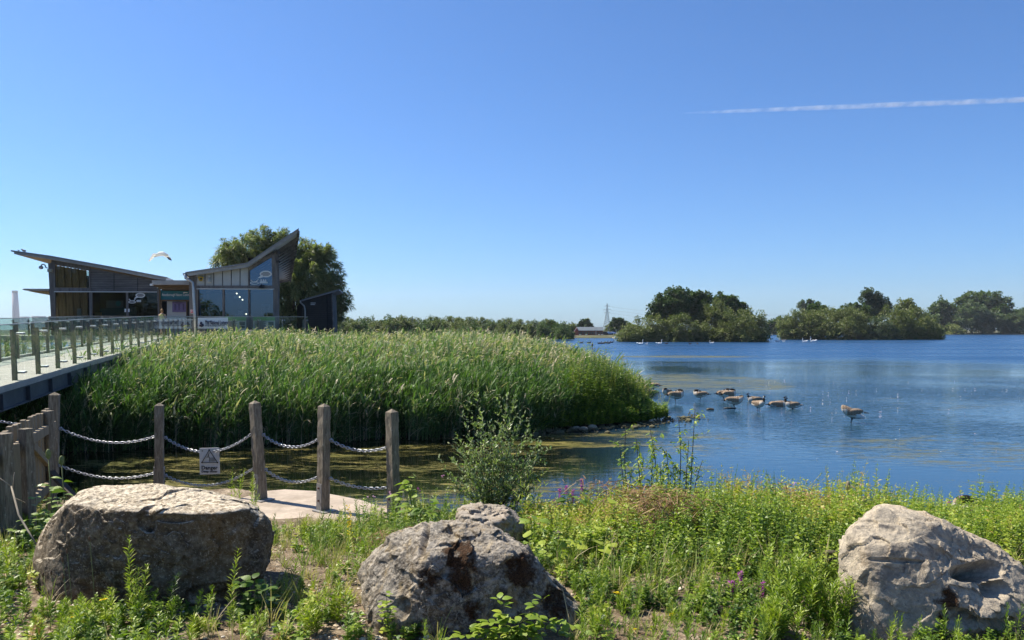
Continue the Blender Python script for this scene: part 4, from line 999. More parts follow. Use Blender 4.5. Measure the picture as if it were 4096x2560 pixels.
# ================================================================ footbridge
def bx(y, off=0.0): return -9.5 - .3 * (y - 14.3) - off * 1.044
ZB = lambda y: float(np.interp(y, [8, 14.3, 20, 33, 45.5], [1.80, 1.92, 2.10, 2.42, ZD + .01]))
fb = empty('footbridge', (bx(14.3), 14.3, ZB(14.3)), 'long gently rising footbridge with steel side beams and timber deck', 'bridge')
yy = [7.0, 10.0, 13.0, 16, 20, 25, 30, 36, 41, 45.4]; WB = 2.7
def strip(o0, o1, z0, z1, name, mat, parent, smooth=False):
    mb = MB(); vs = []
    for y in yy:
        for (o_, z_) in ((o0, z1), (o1, z1), (o1, z0), (o0, z0)): vs.append((bx(y, o_), y, ZB(y) + z_))
    fs = [(i * 4 + k, i * 4 + (k + 1) % 4, i * 4 + 4 + (k + 1) % 4, i * 4 + 4 + k) for i in range(len(yy) - 1) for k in range(4)] + [(3, 2, 1, 0), tuple(len(yy) * 4 - 4 + k for k in range(4))]
    mb.add(vs, fs); return mb.build(name, mat, parent)
dk = strip(.0, WB, -.10, -.04, 'deck_boards', M['deck'], fb)
for off in (-.02, WB - .06): strip(off, off + .16, -.04, .03, 'kerb', M['deck'], fb)
for off in (.02, WB - .14):
    bm_ = strip(off + .04, off + .07, -.42, -.10, 'side_beam', M['steel'], fb)
    strip(off - .02, off + .13, -.45, -.42, 'flange', M['steel'], bm_)
    strip(off - .02, off + .13, -.12, -.102, 'flange', M['steel'], bm_)
    for y in np.arange(8, 45, 1.55):
        mb = MB(); mb.prism([(bx(y, off) - .045, y, ZB(y) - .42), (bx(y, off) + .045, y, ZB(y) - .42), (bx(y, off) + .045, y, ZB(y) - .12), (bx(y, off) - .045, y, ZB(y) - .12)], (-.018, .06, 0))
        mb.build('stiffener', M['steel'], bm_)
mb = MB()
for y in np.arange(9, 44, 2.2): mb.bar((bx(y, .1), y, ZB(y) - .25), (bx(y, WB - .1), y, ZB(y) - .25), .08, .16)
mb.build('cross_beam', M['steel'], fb)
for k, (y, sx) in enumerate(((14.2, 1), (27, 1), (39, 1))):
    for off in (.35, WB - .35):
        mb = MB(); t = Vector((bx(y, off), y, ZB(y) - .4)); mb.bar(t, t + Vector((-1.0, -1.6, -2.3)), .28, .12); mb.build('strut', M['steel'], fb)
mb = MB(); mb.box((bx(29, 1.35), 29, ZB(29) - .03), (.1, .1, .004)); 
ys_ = [8.0 + 1.53 * k for k in range(25)]
balustrade('glass_balustrade', [(bx(y, .0), y, ZB(y)) for y in (8.0, 14, 20, 26, 32, 38.5, 45.2)], 'nearer glass balustrade of the footbridge with timber posts behind the panes', 1.56, side=1)
balustrade('glass_balustrade', [(bx(y, WB), y, ZB(y)) for y in (8.0, 14, 20, 26, 32, 38.5, 45.2)], 'farther glass balustrade of the footbridge seen through the nearer one', 1.56, side=-1)
# mirrored banner tied to the far end of the bridge, seen from behind
a0 = Vector((bx(40, .25), 40.0, 0)); a1 = Vector((bx(44.9, .25), 44.9, 0))
bk2 = empty('banner', P(700, 1316, 44.9), 'white lottery banner seen from behind, its writing reversed, beside the entrance', 'banner')
mb = MB(); mb.prism(pq([(628, 1279), (763, 1274), (765, 1315), (628, 1315)], 44.75), (0, .03, 0)); mb.build('sheet', pm('banner_back', (.48, .51, .52), .6, .05), bk2)
text_mesh('The National Lottery', .32, P(735, 1297, 44.7), xd, up, navy, 'banner_lettering', bk2, mirror=True, width=90 * 44.7 / F, bold=True)
text_mesh('Supported by', .13, P(735, 1287, 44.7), xd, up, navy, 'banner_lettering', bk2, mirror=True, width=28 * 44.7 / F)
text_mesh('through the Heritage Lottery Fund', .11, P(735, 1304, 44.7), xd, up, navy, 'banner_lettering', bk2, mirror=True, width=74 * 44.7 / F)
fingers(750, 1296, 44.72, .68, bk2, -1)

# ================================================================ power station on the horizon
DP = 3000.0
ps = empty('power_station_chimney', P(66, 1313, DP), 'tall pale power station chimney on the far left horizon', 'chimney')
hz = pm('pale_concrete', (.36, .34, .37), .9, .05, .01)
c0 = P(66, 1316, DP); s = DP / F
mb = MB(); H = (1316 - 1169) * s
mb.lathe((c0.x, c0.y, 0), [(13 * s, -.5), (12.2 * s, H * .5), (10.4 * s, H)], 24); mb.build('shaft', hz, ps, smooth=True)
mb = MB(); mb.lathe((c0.x - 0, c0.y, H), [(10.4 * s, .1), (10 * s, 10 * s)], 24); mb.build('cap', pm('grey_cap', (.17, .16, .18), .9, .05, .01), ps)
for (px, w_, top_, lab) in ((99, 19, 1262, 'lower cooling tower just right of the tall chimney'), (157, 26, 1260, 'pale cooling tower at the left of the wide pair on the horizon'), (176, 16, 1266, 'darker cooling tower partly behind the pale one beside the pavilion')):
    D = DP * (1.05 if px != 157 else 1.0); s = D / F; c0 = P(px, 1316, D); h = (1316 - top_) * s
    mb = MB(); mb.lathe((c0.x, c0.y, 0), [(w_ * 1.25 * s, -.5), (w_ * 1.02 * s, h * .35), (w_ * .90 * s, h * .72), (w_ * .92 * s, h * .9), (w_ * .98 * s, h)], 32)
    o = mb.build('cooling_tower', hz, smooth=True); tag(o, lab, 'cooling tower', 'cooling towers')
# ================================================================ boathouse, pylon, dinghies
DB = 285.0
bh = empty('boathouse', P(2356, 1339, DB), 'long red-brick boathouse with blue-grey roof across the lake', 'building')
def xz(px, py, D=DB): return P(px, py, D)
z0 = P(2356, 1340, DB).z; ze = P(2356, 1322, DB).z; zr = P(2356, 1310, DB).z
x0 = P(2312, 1330, DB).x; x1 = P(2412, 1330, DB).x
mb = MB(); mb.box(((x0 + x1) / 2, DB + 3, (z0 + ze) / 2 - .2), (x1 - x0, 6, ze - z0 + .4)); 
mb.prism([(x0, DB, ze), (x0, DB + 6, ze), (x0, DB + 3, zr)], (x1 - x0, 0, 0)); wl = mb.build('wall', M['brick'], bh)
mb = MB(); e = .25
mb.prism([(x0 - e, DB - .5, ze - .12), (x1 + e, DB - .5, ze - .12), (x1 + e, DB + 3, zr + .1), (x0 - e, DB + 3, zr + .1)], (0, 0, .12))
mb.prism([(x0 - e, DB + 3, zr + .1), (x1 + e, DB + 3, zr + .1), (x1 + e, DB + 6.5, ze - .1), (x0 - e, DB + 6.5, ze - .1)], (0, 0, .12)); mb.build('roof', M['slate'], bh)
mb = MB(); gx = P(2299, 1330, DB - 1).x; mb.prism([(gx, DB - 1.2, z0 - .2), (x0 + .1, DB - 1.2, z0 - .2), (x0 + .1, DB - 1.2, ze - .1), ((gx + x0) / 2 + .15, DB - 1.2, zr), (gx - .1, DB - 1.2, ze - .2)], (0, 2, 0)); mb.build('gable', pm('gable_red', (.30, .075, .045), .85, .1), bh)
mb = MB(); mb.bar(Vector((gx - .2, DB - 1.3, ze - .25)), Vector(((gx + x0) / 2 + .15, DB - 1.3, zr + .05)), .1, .12); mb.bar(Vector(((gx + x0) / 2 + .15, DB - 1.3, zr + .05)), Vector((x0 + .3, DB - 1.3, ze - .1)), .1, .12); mb.build('barge_board', M['white'], bh)
for px in (2322, 2334, 2346, 2358, 2368, 2390, 2401):
    mb = MB(); mb.prism(pq([(px, 1327), (px + 7, 1327), (px + 7, 1336), (px, 1336)], DB - .02), (0, .05, 0)); wn = mb.build('window', M['black'], bh)
    mb = MB(); mb.bar(P(px + 3.5, 1327, DB - .06), P(px + 3.5, 1336, DB - .06), .06, .06); mb.build('window_bar', M['frame_wood'], wn)
mb = MB()
for px in range(2313, 2412, 5): mb.bar(P(px, 1330, DB - 2), P(px, 1338.5, DB - 2), .06, .06)
mb.bar(P(2312, 1330, DB - 2), P(2412, 1330, DB - 2), .06, .08); rl_ = mb.build('railing', M['frame_wood'], bh)
for px in (2321, 2346, 2397, 2409):
    o = None; mb = MB(); mb.prism(pq([(px - 3, 1337), (px + 4, 1337), (px + 3.2, 1339.5), (px - 2.4, 1339.5)], DB - 6), (0, 1.2, 0)); o = mb.build('bench_box', M['white'])
    tag(o, {2321: 'leftmost', 2346: 'second from the left', 2397: 'second from the right', 2409: 'rightmost'}[px] + ' of the small white benches in front of the boathouse', 'bench', 'white benches before the boathouse')
# slipway and bank detail
mb = MB(); q = [G(2440, 1350, .05), G(2470, 1350, .05)]
sl = [Vector((P(2428, 1340, 290).x, 296, .98)), Vector((P(2480, 1340, 290).x, 296, .98)), Vector((P(2468, 1340, 268).x, 266.5, .02)), Vector((P(2452, 1340, 268).x, 266.5, .02))]
mb.prism([v + Vector((0, 0, .1)) for v in sl], (0, 0, -.3)); o = mb.build('slipway', M['sand']); tag(o, 'pale sandy slipway running down to the lake right of the boathouse', 'slipway', kind='structure')
# flag mast
def mast(px, top, bot, D, name, label, cat, spreader=True, grp=None, r=.05):
    root = empty(name, P(px, bot, D), label, cat, grp); mb = MB(); mb.tube([P(px, bot + 3, D), P(px, top, D)], r, 6); mb.build('pole', M['galv'], root)
    if spreader: mb = MB(); mb.bar(P(px - 3, (top * .65 + bot * .35), D), P(px + 3, (top * .65 + bot * .35), D), .06, .06); mb.build('spreader', M['white'], root)
    return root
mast(2384, 1310, 1337, 276, 'flagpole', 'white flagpole standing before the middle of the boathouse', 'flagpole', r=.09)
for k, (px, t) in enumerate(((2420, 1312), (2432, 1305), (2435.5, 1311))): mast(px, t, 1340, 296 + k, 'dinghy_mast', ['leftmost', 'middle and tallest', 'rightmost'][k] + ' of the three bare dinghy masts below the pylon', 'mast', False, 'bare masts in the boat park')
# dinghies with sails
for k, (px, sx) in enumerate(((2465, 1), (2474, -1))):
    D = 268.0; root = empty('sailing_dinghy', G(px, 1352, 0) * 1, ('left' if k == 0 else 'right') + ' of the two white-sailed dinghies at the slipway', 'sailing boat', 'dinghies under sail')
    root.location = (P(px, 1345, D).x, D, 0); c = root.location
    s = D / F
    mb = MB()
    hp = [(-5, 0), (-5.5, 2.0), (0, 2.4), (5, 2.6), (7.5, 2.8), (5, .2)]
    mb.prism([c + Vector((a * s, -.5, q_ * s)) for a, q_ in hp], (0, 1.1, 0)); mb.build('hull', M['white'], root, bevel=.05)
    mb = MB(); mb.tube([c + Vector((0, 0, .1)), c + Vector((-1.5 * s, 0, (1346 - 1311) * s))], .05, 6); mb.build('mast', M['galv'], root)
    mb = MB(); tp = c + Vector((-1.5 * s, 0, (1346 - 1313) * s)); f = c + Vector((0, 0, 4 * s)); cl_ = c + Vector((5.5 * s, .25, 4 * s)); md = (tp + cl_) / 2 + Vector((1.6 * s, .35, 0))
    mb.add([tp, f, cl_, md, (tp + f) / 2], [(0, 4, 3), (4, 1, 2, 3)]); mb.add([v + Vector((0, .02, 0)) for v in (tp, f, cl_, md, (tp + f) / 2)], [(3, 4, 0), (3, 2, 1, 4)]); mb.build('sail', pm('sail_cloth', (.62, .63, .58), .8, .08), root, fixn=False)
mb = MB(); c = G(2461, 1353, 0); mb.ell(c + Vector((0, 0, .25)), (.35, .35, .4)); mb.tube([c, c + Vector((0, 0, .9))], .08, 8); o = mb.build('marker_buoy', pm('buoy_blue', (.45, .6, .8), .5, .1), smooth=True); tag(o, 'pale blue marker buoy afloat in front of the slipway', 'buoy')
# covered boats / cars in the boat park
def parked(px, D, colr, label, grp, cover=True):
    z = 1.0; c = Vector((P(px, 1338, D).x, D, z)); root = empty('parked_car' if not cover else 'covered_boat', c, label, 'car' if not cover else 'boat', grp)
    mt = pm('paint_%02d%02d%02d' % tuple(int(v * 99) for v in colr), colr, .4, .08)
    mb = MB()
    if cover: mb.prism([c + Vector((a, -.6, h)) for a, h in ((-1.4, .25), (-1.5, .6), (-.2, 1.15), (1.2, .7), (1.6, .45), (1.2, .2))], (0, 1.2, 0)); mb.build('cover', mt, root, bevel=.1)
    else:
        mb.prism([c + Vector((a, -.7, h)) for a, h in ((-1.7, .2), (-1.75, .75), (-1.2, .8), (-.8, 1.2), (.6, 1.2), (1.1, .8), (1.7, .7), (1.75, .2))], (0, 1.4, 0)); mb.build('body', mt, root, bevel=.06)
        mb = MB(); mb.prism([c + Vector((a, -.72, h)) for a, h in ((-1.0, .82), (-.75, 1.12), (.55, 1.12), (.9, .82))], (0, 1.44, 0)); mb.build('windows', M['black'], root)
    for x in (-1.0, 1.0): mb = MB(); mb.tube([c + Vector((x, -.72, .25)), c + Vector((x, .72, .25))], .26, 12); mb.build('wheel', M['rubber'], root)
for i, (px, cv, cl_) in enumerate(((2414, False, (.02, .02, .03)), (2421, False, (.30, .32, .34)), (2430, False, (.5, .5, .5)), (2439, True, (.12, .25, .5)), (2447, True, (.5, .55, .6)), (2455, True, (.10, .2, .5)), (2484, True, (.6, .58, .5)), (2489, False, (.06, .06, .07)))):
    nmz = {(0): 'black', 1: 'grey', 2: 'silver', 3: 'blue', 4: 'pale grey', 5: 'dark blue', 6: 'cream', 7: 'dark grey'}[i]
    parked(px, 292 + (i % 3) * 1.5, cl_, ('%s car parked right of the boathouse' % nmz) if not cv else ('boat under a %s cover in the boat park' % nmz), 'cars and boats in the boat park', cv)
# little red boat at the bank
mb = MB(); c = G(2345, 1349, 0)
mb.prism([c + Vector((a, 0, h)) for a, h in ((-.9, .1), (-1.1, .4), (1.1, .4), (.8, .1))], (0, .6, 0)); o = mb.build('rowing_boat', pm('boat_red', (.5, .16, .12), .5, .1), bevel=.04); tag(o, 'small reddish rowing boat pulled in below the boathouse', 'boat')

# pylon
DY = 1050.0
py_ = empty('electricity_pylon', P(2428, 1310, DY), 'tall grey lattice electricity pylon beyond the boat park', 'pylon')
s = DY / F; c0 = P(2428, 1318, DY); zb = 1.4
def W4(z):   # half width (m) at a height (px above ground)
    return np.interp(z, [0, 38, 64, 104], [15.5, 8.0, 4.2, .6]) * s
HH = 104
gst = pm('pylon_steel', (.20, .21, .22), .6, .1, .1)
mb = MB(); lv = [0, 12, 22, 31, 39, 46, 53, 60, 67, 74, 81, 88, 95, 104]
for sx in (-1, 1):
    for sy in (-1, 1):
        for a, b_ in zip(lv[:-1], lv[1:]): mb.bar(c0 + Vector((sx * W4(a), sy * W4(a), a * s)), c0 + Vector((sx * W4(b_), sy * W4(b_), b_ * s)), .27, .27)
mb.build('leg_frame', gst, py_)
mb = MB()
for a, b_ in zip(lv[:-1], lv[1:]):
    for sy in (-1, 1):
        mb.bar(c0 + Vector((-W4(a), sy * W4(a), a * s)), c0 + Vector((W4(b_), sy * W4(b_), b_ * s)), .22, .22); mb.bar(c0 + Vector((W4(a), sy * W4(a), a * s)), c0 + Vector((-W4(b_), sy * W4(b_), b_ * s)), .15, .15)
    mb.bar(c0 + Vector((-W4(b_), 0, b_ * s)), c0 + Vector((W4(b_), 0, b_ * s)), .22, .22)
mb.build('bracing', gst, py_)
arms = [(66, 12.5), (78, 15), (92, 11)]
for z, hw in arms:
    mb = MB()
    for sx in (-1, 1):
        tip = c0 + Vector((sx * hw * s, 0, (z + .5) * s)); mb.bar(c0 + Vector((sx * W4(z), 0, z * s)), tip, .3, .3); mb.bar(c0 + Vector((sx * W4(z), 0, (z + 4) * s)), tip, .25, .25); mb.bar(tip, tip - Vector((0, 0, 2 * s)), .3, .3)
    mb.build('cross_arm', gst, py_)
for k, (z, hw) in enumerate(arms):
    for sx in (1,):
        a = c0 + Vector((sx * hw * s, 0, (z - 1) * s)); b_ = a + Vector((330, -60, -2)); 
        pts = [a.lerp(b_, t) - Vector((0, 0, 4 * 12 * t * (1 - t))) for t in np.linspace(0, 1, 14)]
        mb = MB(); mb.tube(pts, .09, 4, cap=False); o = mb.build('power_line', gst); tag(o, ['lowest', 'middle', 'top'][k] + ' power line strung rightwards from the pylon', 'power line', 'power lines')

# ================================================================ chain fence
POSTS = []   # (name centre bottom, top, rot)
def post(px_t, py_t, px_b, D, zb, w=.1, rz=40, label='', bracket=True):
    t = P(px_t, py_t, D); bpt = Vector((P(px_b, 2050, D).x, D, zb)); root = empty('fence_post', bpt, label, 'post', 'weathered timber posts of the chain fence')
    ax = (t - bpt); h = ax.length; ax.normalize(); q = ax.to_track_quat('Z', 'Y').to_matrix() @ Matrix.Rotation(R(rz), 3, 'Z')
    mb = MB(); hw = w / 2; N = 14
    vs = []
    for i in range(N + 1):
        z = (h - .035) * i / N
        for (sx, sy) in ((-1, -1), (1, -1), (1, 1), (-1, 1)):
            j = .0025 * math.sin(i * 2.3 + sx * 1.7 + sy) 
            vs.append(bpt + q @ Vector((sx * (hw + j), sy * (hw + j), z)))
    vs.append(t)
    fs = [(i * 4 + k, i * 4 + (k + 1) % 4, i * 4 + 4 + (k + 1) % 4, i * 4 + 4 + k) for i in range(N) for k in range(4)]
    fs += [(N * 4 + k, N * 4 + (k + 1) % 4, N * 4 + 4) for k in range(4)] + [(3, 2, 1, 0)]
    mb.add(vs, fs); mb.build('shaft', M['post'], root, bevel=.004)
    if bracket:
        for fx, zz in ((1, .31), (-1, .31)):
            mb = MB(); a = bpt + q @ Vector((0, -fx * (hw + .006), .0)) if fx == 1 else bpt + q @ Vector((0, hw + .006, 0))
            mb.bar(a - Vector((0, 0, .0)), a + ax * zz, .085, .008, up=tuple(q @ Vector((0, 1, 0))))
            br = mb.build('bracket', M['bracket'], root)
            mb = MB()
            for hz_ in (.12, .26):
                p0 = bpt + q @ Vector((.0, -fx * (hw + .005), hz_)); mb.tube([p0, p0 + q @ Vector((0, -fx * .018, 0))], .012, 6)
            mb.build('bolt', M['rust'], br)
        mb = MB(); mb.box(bpt + Vector((.03, -.03, .006)), (.2, .2, .012), rot=q); mb.build('base_plate', M['bracket'], root)
    mb = MB()
    POSTS.append((bpt, t, ax, root)); return root
b = NB('lichened_timber'); p = b.coord('Object'); pv_ = b.mapping(p, scale=(9, 9, 1.3))
c = b.ramp(b.noise(5, 6, .7, pv_), [(.3, (.07, .055, .038)), (.5, (.19, .155, .11)), (.72, (.34, .285, .21))])
c = b.mix(b.ramp(b.noise(38, 4, .7, b.mapping(p, scale=(1, 1, .4))), [(.60, 0.), (.68, .8)]), c, (.36, .33, .27))
c = b.mix(b.ramp(b.noise(7, 5, .7, p), [(.56, 0.), (.72, .6)]), c, (.09, .085, .04))
b.link(c, b.p.inputs['Base Color']); b.p.inputs['Roughness'].default_value = .9; b.link(b.bump(b.noise(14, 6, .75, pv_), .9, .006), b.p.inputs['Normal']); M['post'] = b.m
M['bracket'] = pm('bracket_steel', (.27, .26, .25), .55, .2, 8, metal=.3)
M['rust'] = pm('rusty_bolt', (.10, .05, .035), .8, .3, 20)
post(218, 1568, 215, 9.5, .95, .11, 20, 'leftmost chain fence post standing behind the end of the wooden gate', False)
post(637, 1611, 640, 9.6, .96, .1, 16, 'chain fence post left of the Danger sign rising behind the large left boulder')
post(1018, 1601, 1046, 9.0, .985, .1, 52, 'leaning chain fence post just right of the Danger sign')
post(1297, 1613, 1292, 8.45, .985, .1, 52, 'chain fence post standing on the slab in full view, fourth from the left')
post(1567, 1635, 1576, 8.15, .93, .1, 50, 'rightmost chain fence post with its foot lost in green weeds')
def link_mb(mb, c, d, alt, L=.05, Wd=.028, r=.0048):
    d = d.normalized(); s = d.cross(Vector((0, 0, 1))); s = s.normalized() if s.length > .1 else Vector((1, 0, 0)); u = s.cross(d)
    w_ = (s * .8 + u * .6) if alt else (u * .8 - s * .6)
    w_.normalize(); pts = []
    for k in range(11):
        a = 2 * math.pi * k / 10; ca, sa = math.cos(a), math.sin(a)
        pts.append(c + d * ((L - Wd) / 2 * (1 if ca > 0 else -1 if ca < -.01 else 0) + ca * Wd / 2) + w_ * sa * Wd / 2)
    mb.tube(pts, r, 5, cap=False)
def chain(a, b_, sag, label, hide=None):
    a = Vector(a); b_ = Vector(b_); mb = MB(); Ls = (a - b_).length + sag * sag * 2.6 / (a - b_).length; n = int(Ls / .037)
    f = lambda t: a.lerp(b_, t) - Vector((0, 0, 4 * sag * t * (1 - t)))
    for i in range(n):
        t = (i + .5) / n; link_mb(mb, f(t), f(t + .5 / n) - f(t - .5 / n), i % 2)
    for e in (a, b_): mb.tube([e + Vector((0, 0, .0)), e + (Vector((.02, .02, 0)))], .012, 6)
    o = mb.build('chain', M['chain'], smooth=True); return tag(o, label, 'chain', 'galvanised chains hung between the fence posts')
M['chain'] = pm('chain_steel', (.40, .41, .43), .38, .3, 20, metal=.75)
def on_post(i, py, sx):
    bpt, t, ax, _ = POSTS[i]; D = (bpt.y + t.y) / 2; z = P(2048, py, D).z; k = (z - bpt.z) / (t.z - bpt.z); q = bpt.lerp(t, k); return q + Vector((sx * .068, -.0, 0))
chain(on_post(0, 1712, 1), on_post(1, 1747, -1), .125, 'upper chain between the leftmost post and the post behind the boulder')
chain(on_post(0, 1860, 1), on_post(1, 1893, -1), .11, 'lower chain between the leftmost post and the post behind the boulder')
up2 = (on_post(1, 1748, 1), on_post(2, 1737, -1)); chain(*up2, .20, 'upper chain that carries the Danger sign')
chain(on_post(1, 1900, 1), on_post(2, 1873, -1), .17, 'lower chain sagging below the Danger sign')
chain(on_post(2, 1737, 1), on_post(3, 1758, -1), .115, 'upper chain between the leaning post and the post on the slab')
chain(on_post(2, 1877, 1), on_post(3, 1908, -1), .10, 'lower chain between the leaning post and the post on the slab')
chain(on_post(3, 1758, 1), on_post(4, 1790, -1), .075, 'upper chain between the two rightmost posts')
chain(on_post(3, 1912, 1), on_post(4, 1950, -1), .05, 'lower chain between the two rightmost posts')
chain(P(-260, 1590, 9.0), on_post(0, 1700, -1), .10, 'chain running left from the leftmost post towards the footbridge')
# danger sign
ds = empty('warning_sign', P(838, 1898, 9.25), 'square white Danger Deep water sign hanging from the chain', 'sign')
DS = 9.25; M['sign_white'] = pm('sign_white', (.50, .50, .49), .5, .12, 9, dirt=(.30, .28, .24))
qd = [(797, 1793), (876, 1791), (879, 1896), (799, 1899)]
mb = MB(); mb.prism(pq(qd, DS), (0, .012, 0)); mb.build('plate', M['sign_white'], ds, bevel=.003)
mb = MB(); A, B_, C_ = P(836, 1800, DS - .004), P(808, 1850, DS - .004), P(870, 1850, DS - .004); A = P(837, 1800, DS - .004)
for a, c in ((A, B_), (B_, C_), (C_, A)): mb.bar(a, c, .004, .016, up=(0, 1, 0)); 
for q in (A, B_, C_): mb.tube([q - Vector((0, .002, 0)), q + Vector((0, .002, 0))], .009, 12)
mb.build('triangle_border', M['black'], ds)
mb = MB(); f = lambda x, y: P(x, y, DS - .005)
mb.bar(f(825, 1829), f(838, 1829), .003, .006, up=(0, 1, 0)); mb.bar(f(838, 1829), f(838, 1847), .003, .005, up=(0, 1, 0))
mb.tube([f(832, 1828), f(834, 1821), f(835, 1816)], [.004, .005, .003], 6); mb.ell(f(836, 1814), (.005, .003, .005))
for k in range(4):
    y = 1832 + k * 4; mb.tube([f(x, y + 1.2 * math.sin((x - 840) * .9)) for x in np.arange(840, 861 - abs(k - 3), 1.6)], .0018, 4)
mb.build('falling_figure_symbol', M['black'], ds)
text_mesh('Danger', .065, P(805.5, 1878, DS - .005), xd, up, M['black'], 'sign_lettering', ds, width=(872 - 806) / F * DS, ext=.001, bold=True)
text_mesh('Deep water', .037, P(806, 1890, DS - .005), xd, up, M['black'], 'sign_lettering', ds, width=(871 - 806) / F * DS, ext=.001, bold=True)
mb = MB()
for x in (809, 865): q = f(x, 1804); mb.tube([q, q + Vector((0, .02, 0))], .007, 8)
mb.build('bolt', M['rust'], ds)

# ================================================================ wooden gate at the left
def gate():
    A = Vector((-5.52, 9.1, 0)); B_ = Vector((-4.38, 6.35, 0)); d = (B_ - A).normalized(); n = Vector((d.y, -d.x, 0))
    if n.x < 0: n = -n
    root = empty('picket_gate', (A + B_) / 2 + Vector((0, 0, 1.1)), 'weathered picket gate running towards the camera at the left edge', 'gate')
    L = (B_ - A).length
    N = 15
    zt = lambda t: 2.06 + .03 * t; zbm = lambda t: 1.08 + .1 * t
    for i in range(N):
        t = (i + .5) / N; c = A.lerp(B_, t); dz = random.uniform(-.015, .015)
        mb = MB(); mb.bar(Vector((c.x, c.y, zbm(t))), Vector((c.x + random.uniform(-.006, .006), c.y, zt(t) + dz)), .045, .085, up=tuple(d)); mb.build('picket', M['gate_wood'], root, bevel=.005)
    for z in (1.86, 1.22):
        mb = MB(); mb.bar(A + n * .05 + Vector((0, 0, z)), B_ + n * .05 + Vector((0, 0, z + .04)), .05, .10, up=(0, 0, 1)); mb.build('rail', M['gate_wood'], root, bevel=.005)
    mb = MB(); mb.bar(A + n * .05 + Vector((0, 0, 1.3)), A.lerp(B_, .45) + n * .05 + Vector((0, 0, 1.8)), .04, .08); mb.build('brace', M['gate_wood'], root)
M['gate_wood'] = pm('gate_timber', (.24, .19, .125), .8, .3, 2.2, .5, 12, stretch=(5, 5, .6), dist=.006)
M['dark_timber'] = pm('dark_timber', (.07, .055, .04), .85, .3, 3, .4, 14)
gate()
for k, (px, py, D, w_, zb_, lab) in enumerate(((193, 1643, 8.7, .085, .9, 'short square post at the far end of the picket gate'), (103, 1714, 7.2, .09, .9, 'square post in the middle of the picket gate'), (14, 1733, 6.5, .10, .9, 'thick dark post at the left edge of the photo'), (46, 1775, 6.7, .09, 1.0, 'low cut-off post with a slot between the two gate posts'))):
    t = P(px, py, D); mb = MB(); mb.bar(Vector((t.x - .01, D, zb_)), t, w_, w_, up=(.3, 1, 0)); o = mb.build('gate_post', M['gate_wood'] if k == 3 else M['post'], bevel=.006); tag(o, lab, 'post', 'square posts of the picket gate')
for k, (a, c) in enumerate([(P(205, 1888, 8.6), P(310, 2005, 8.3))]):
    mb = MB(); mb.bar(a, c, .07, .045); o = mb.build('timber_strut', M['dark_timber'], bevel=.005); tag(o, ['slanting dark timber between the gate and the left boulder', ''][k], 'timber')

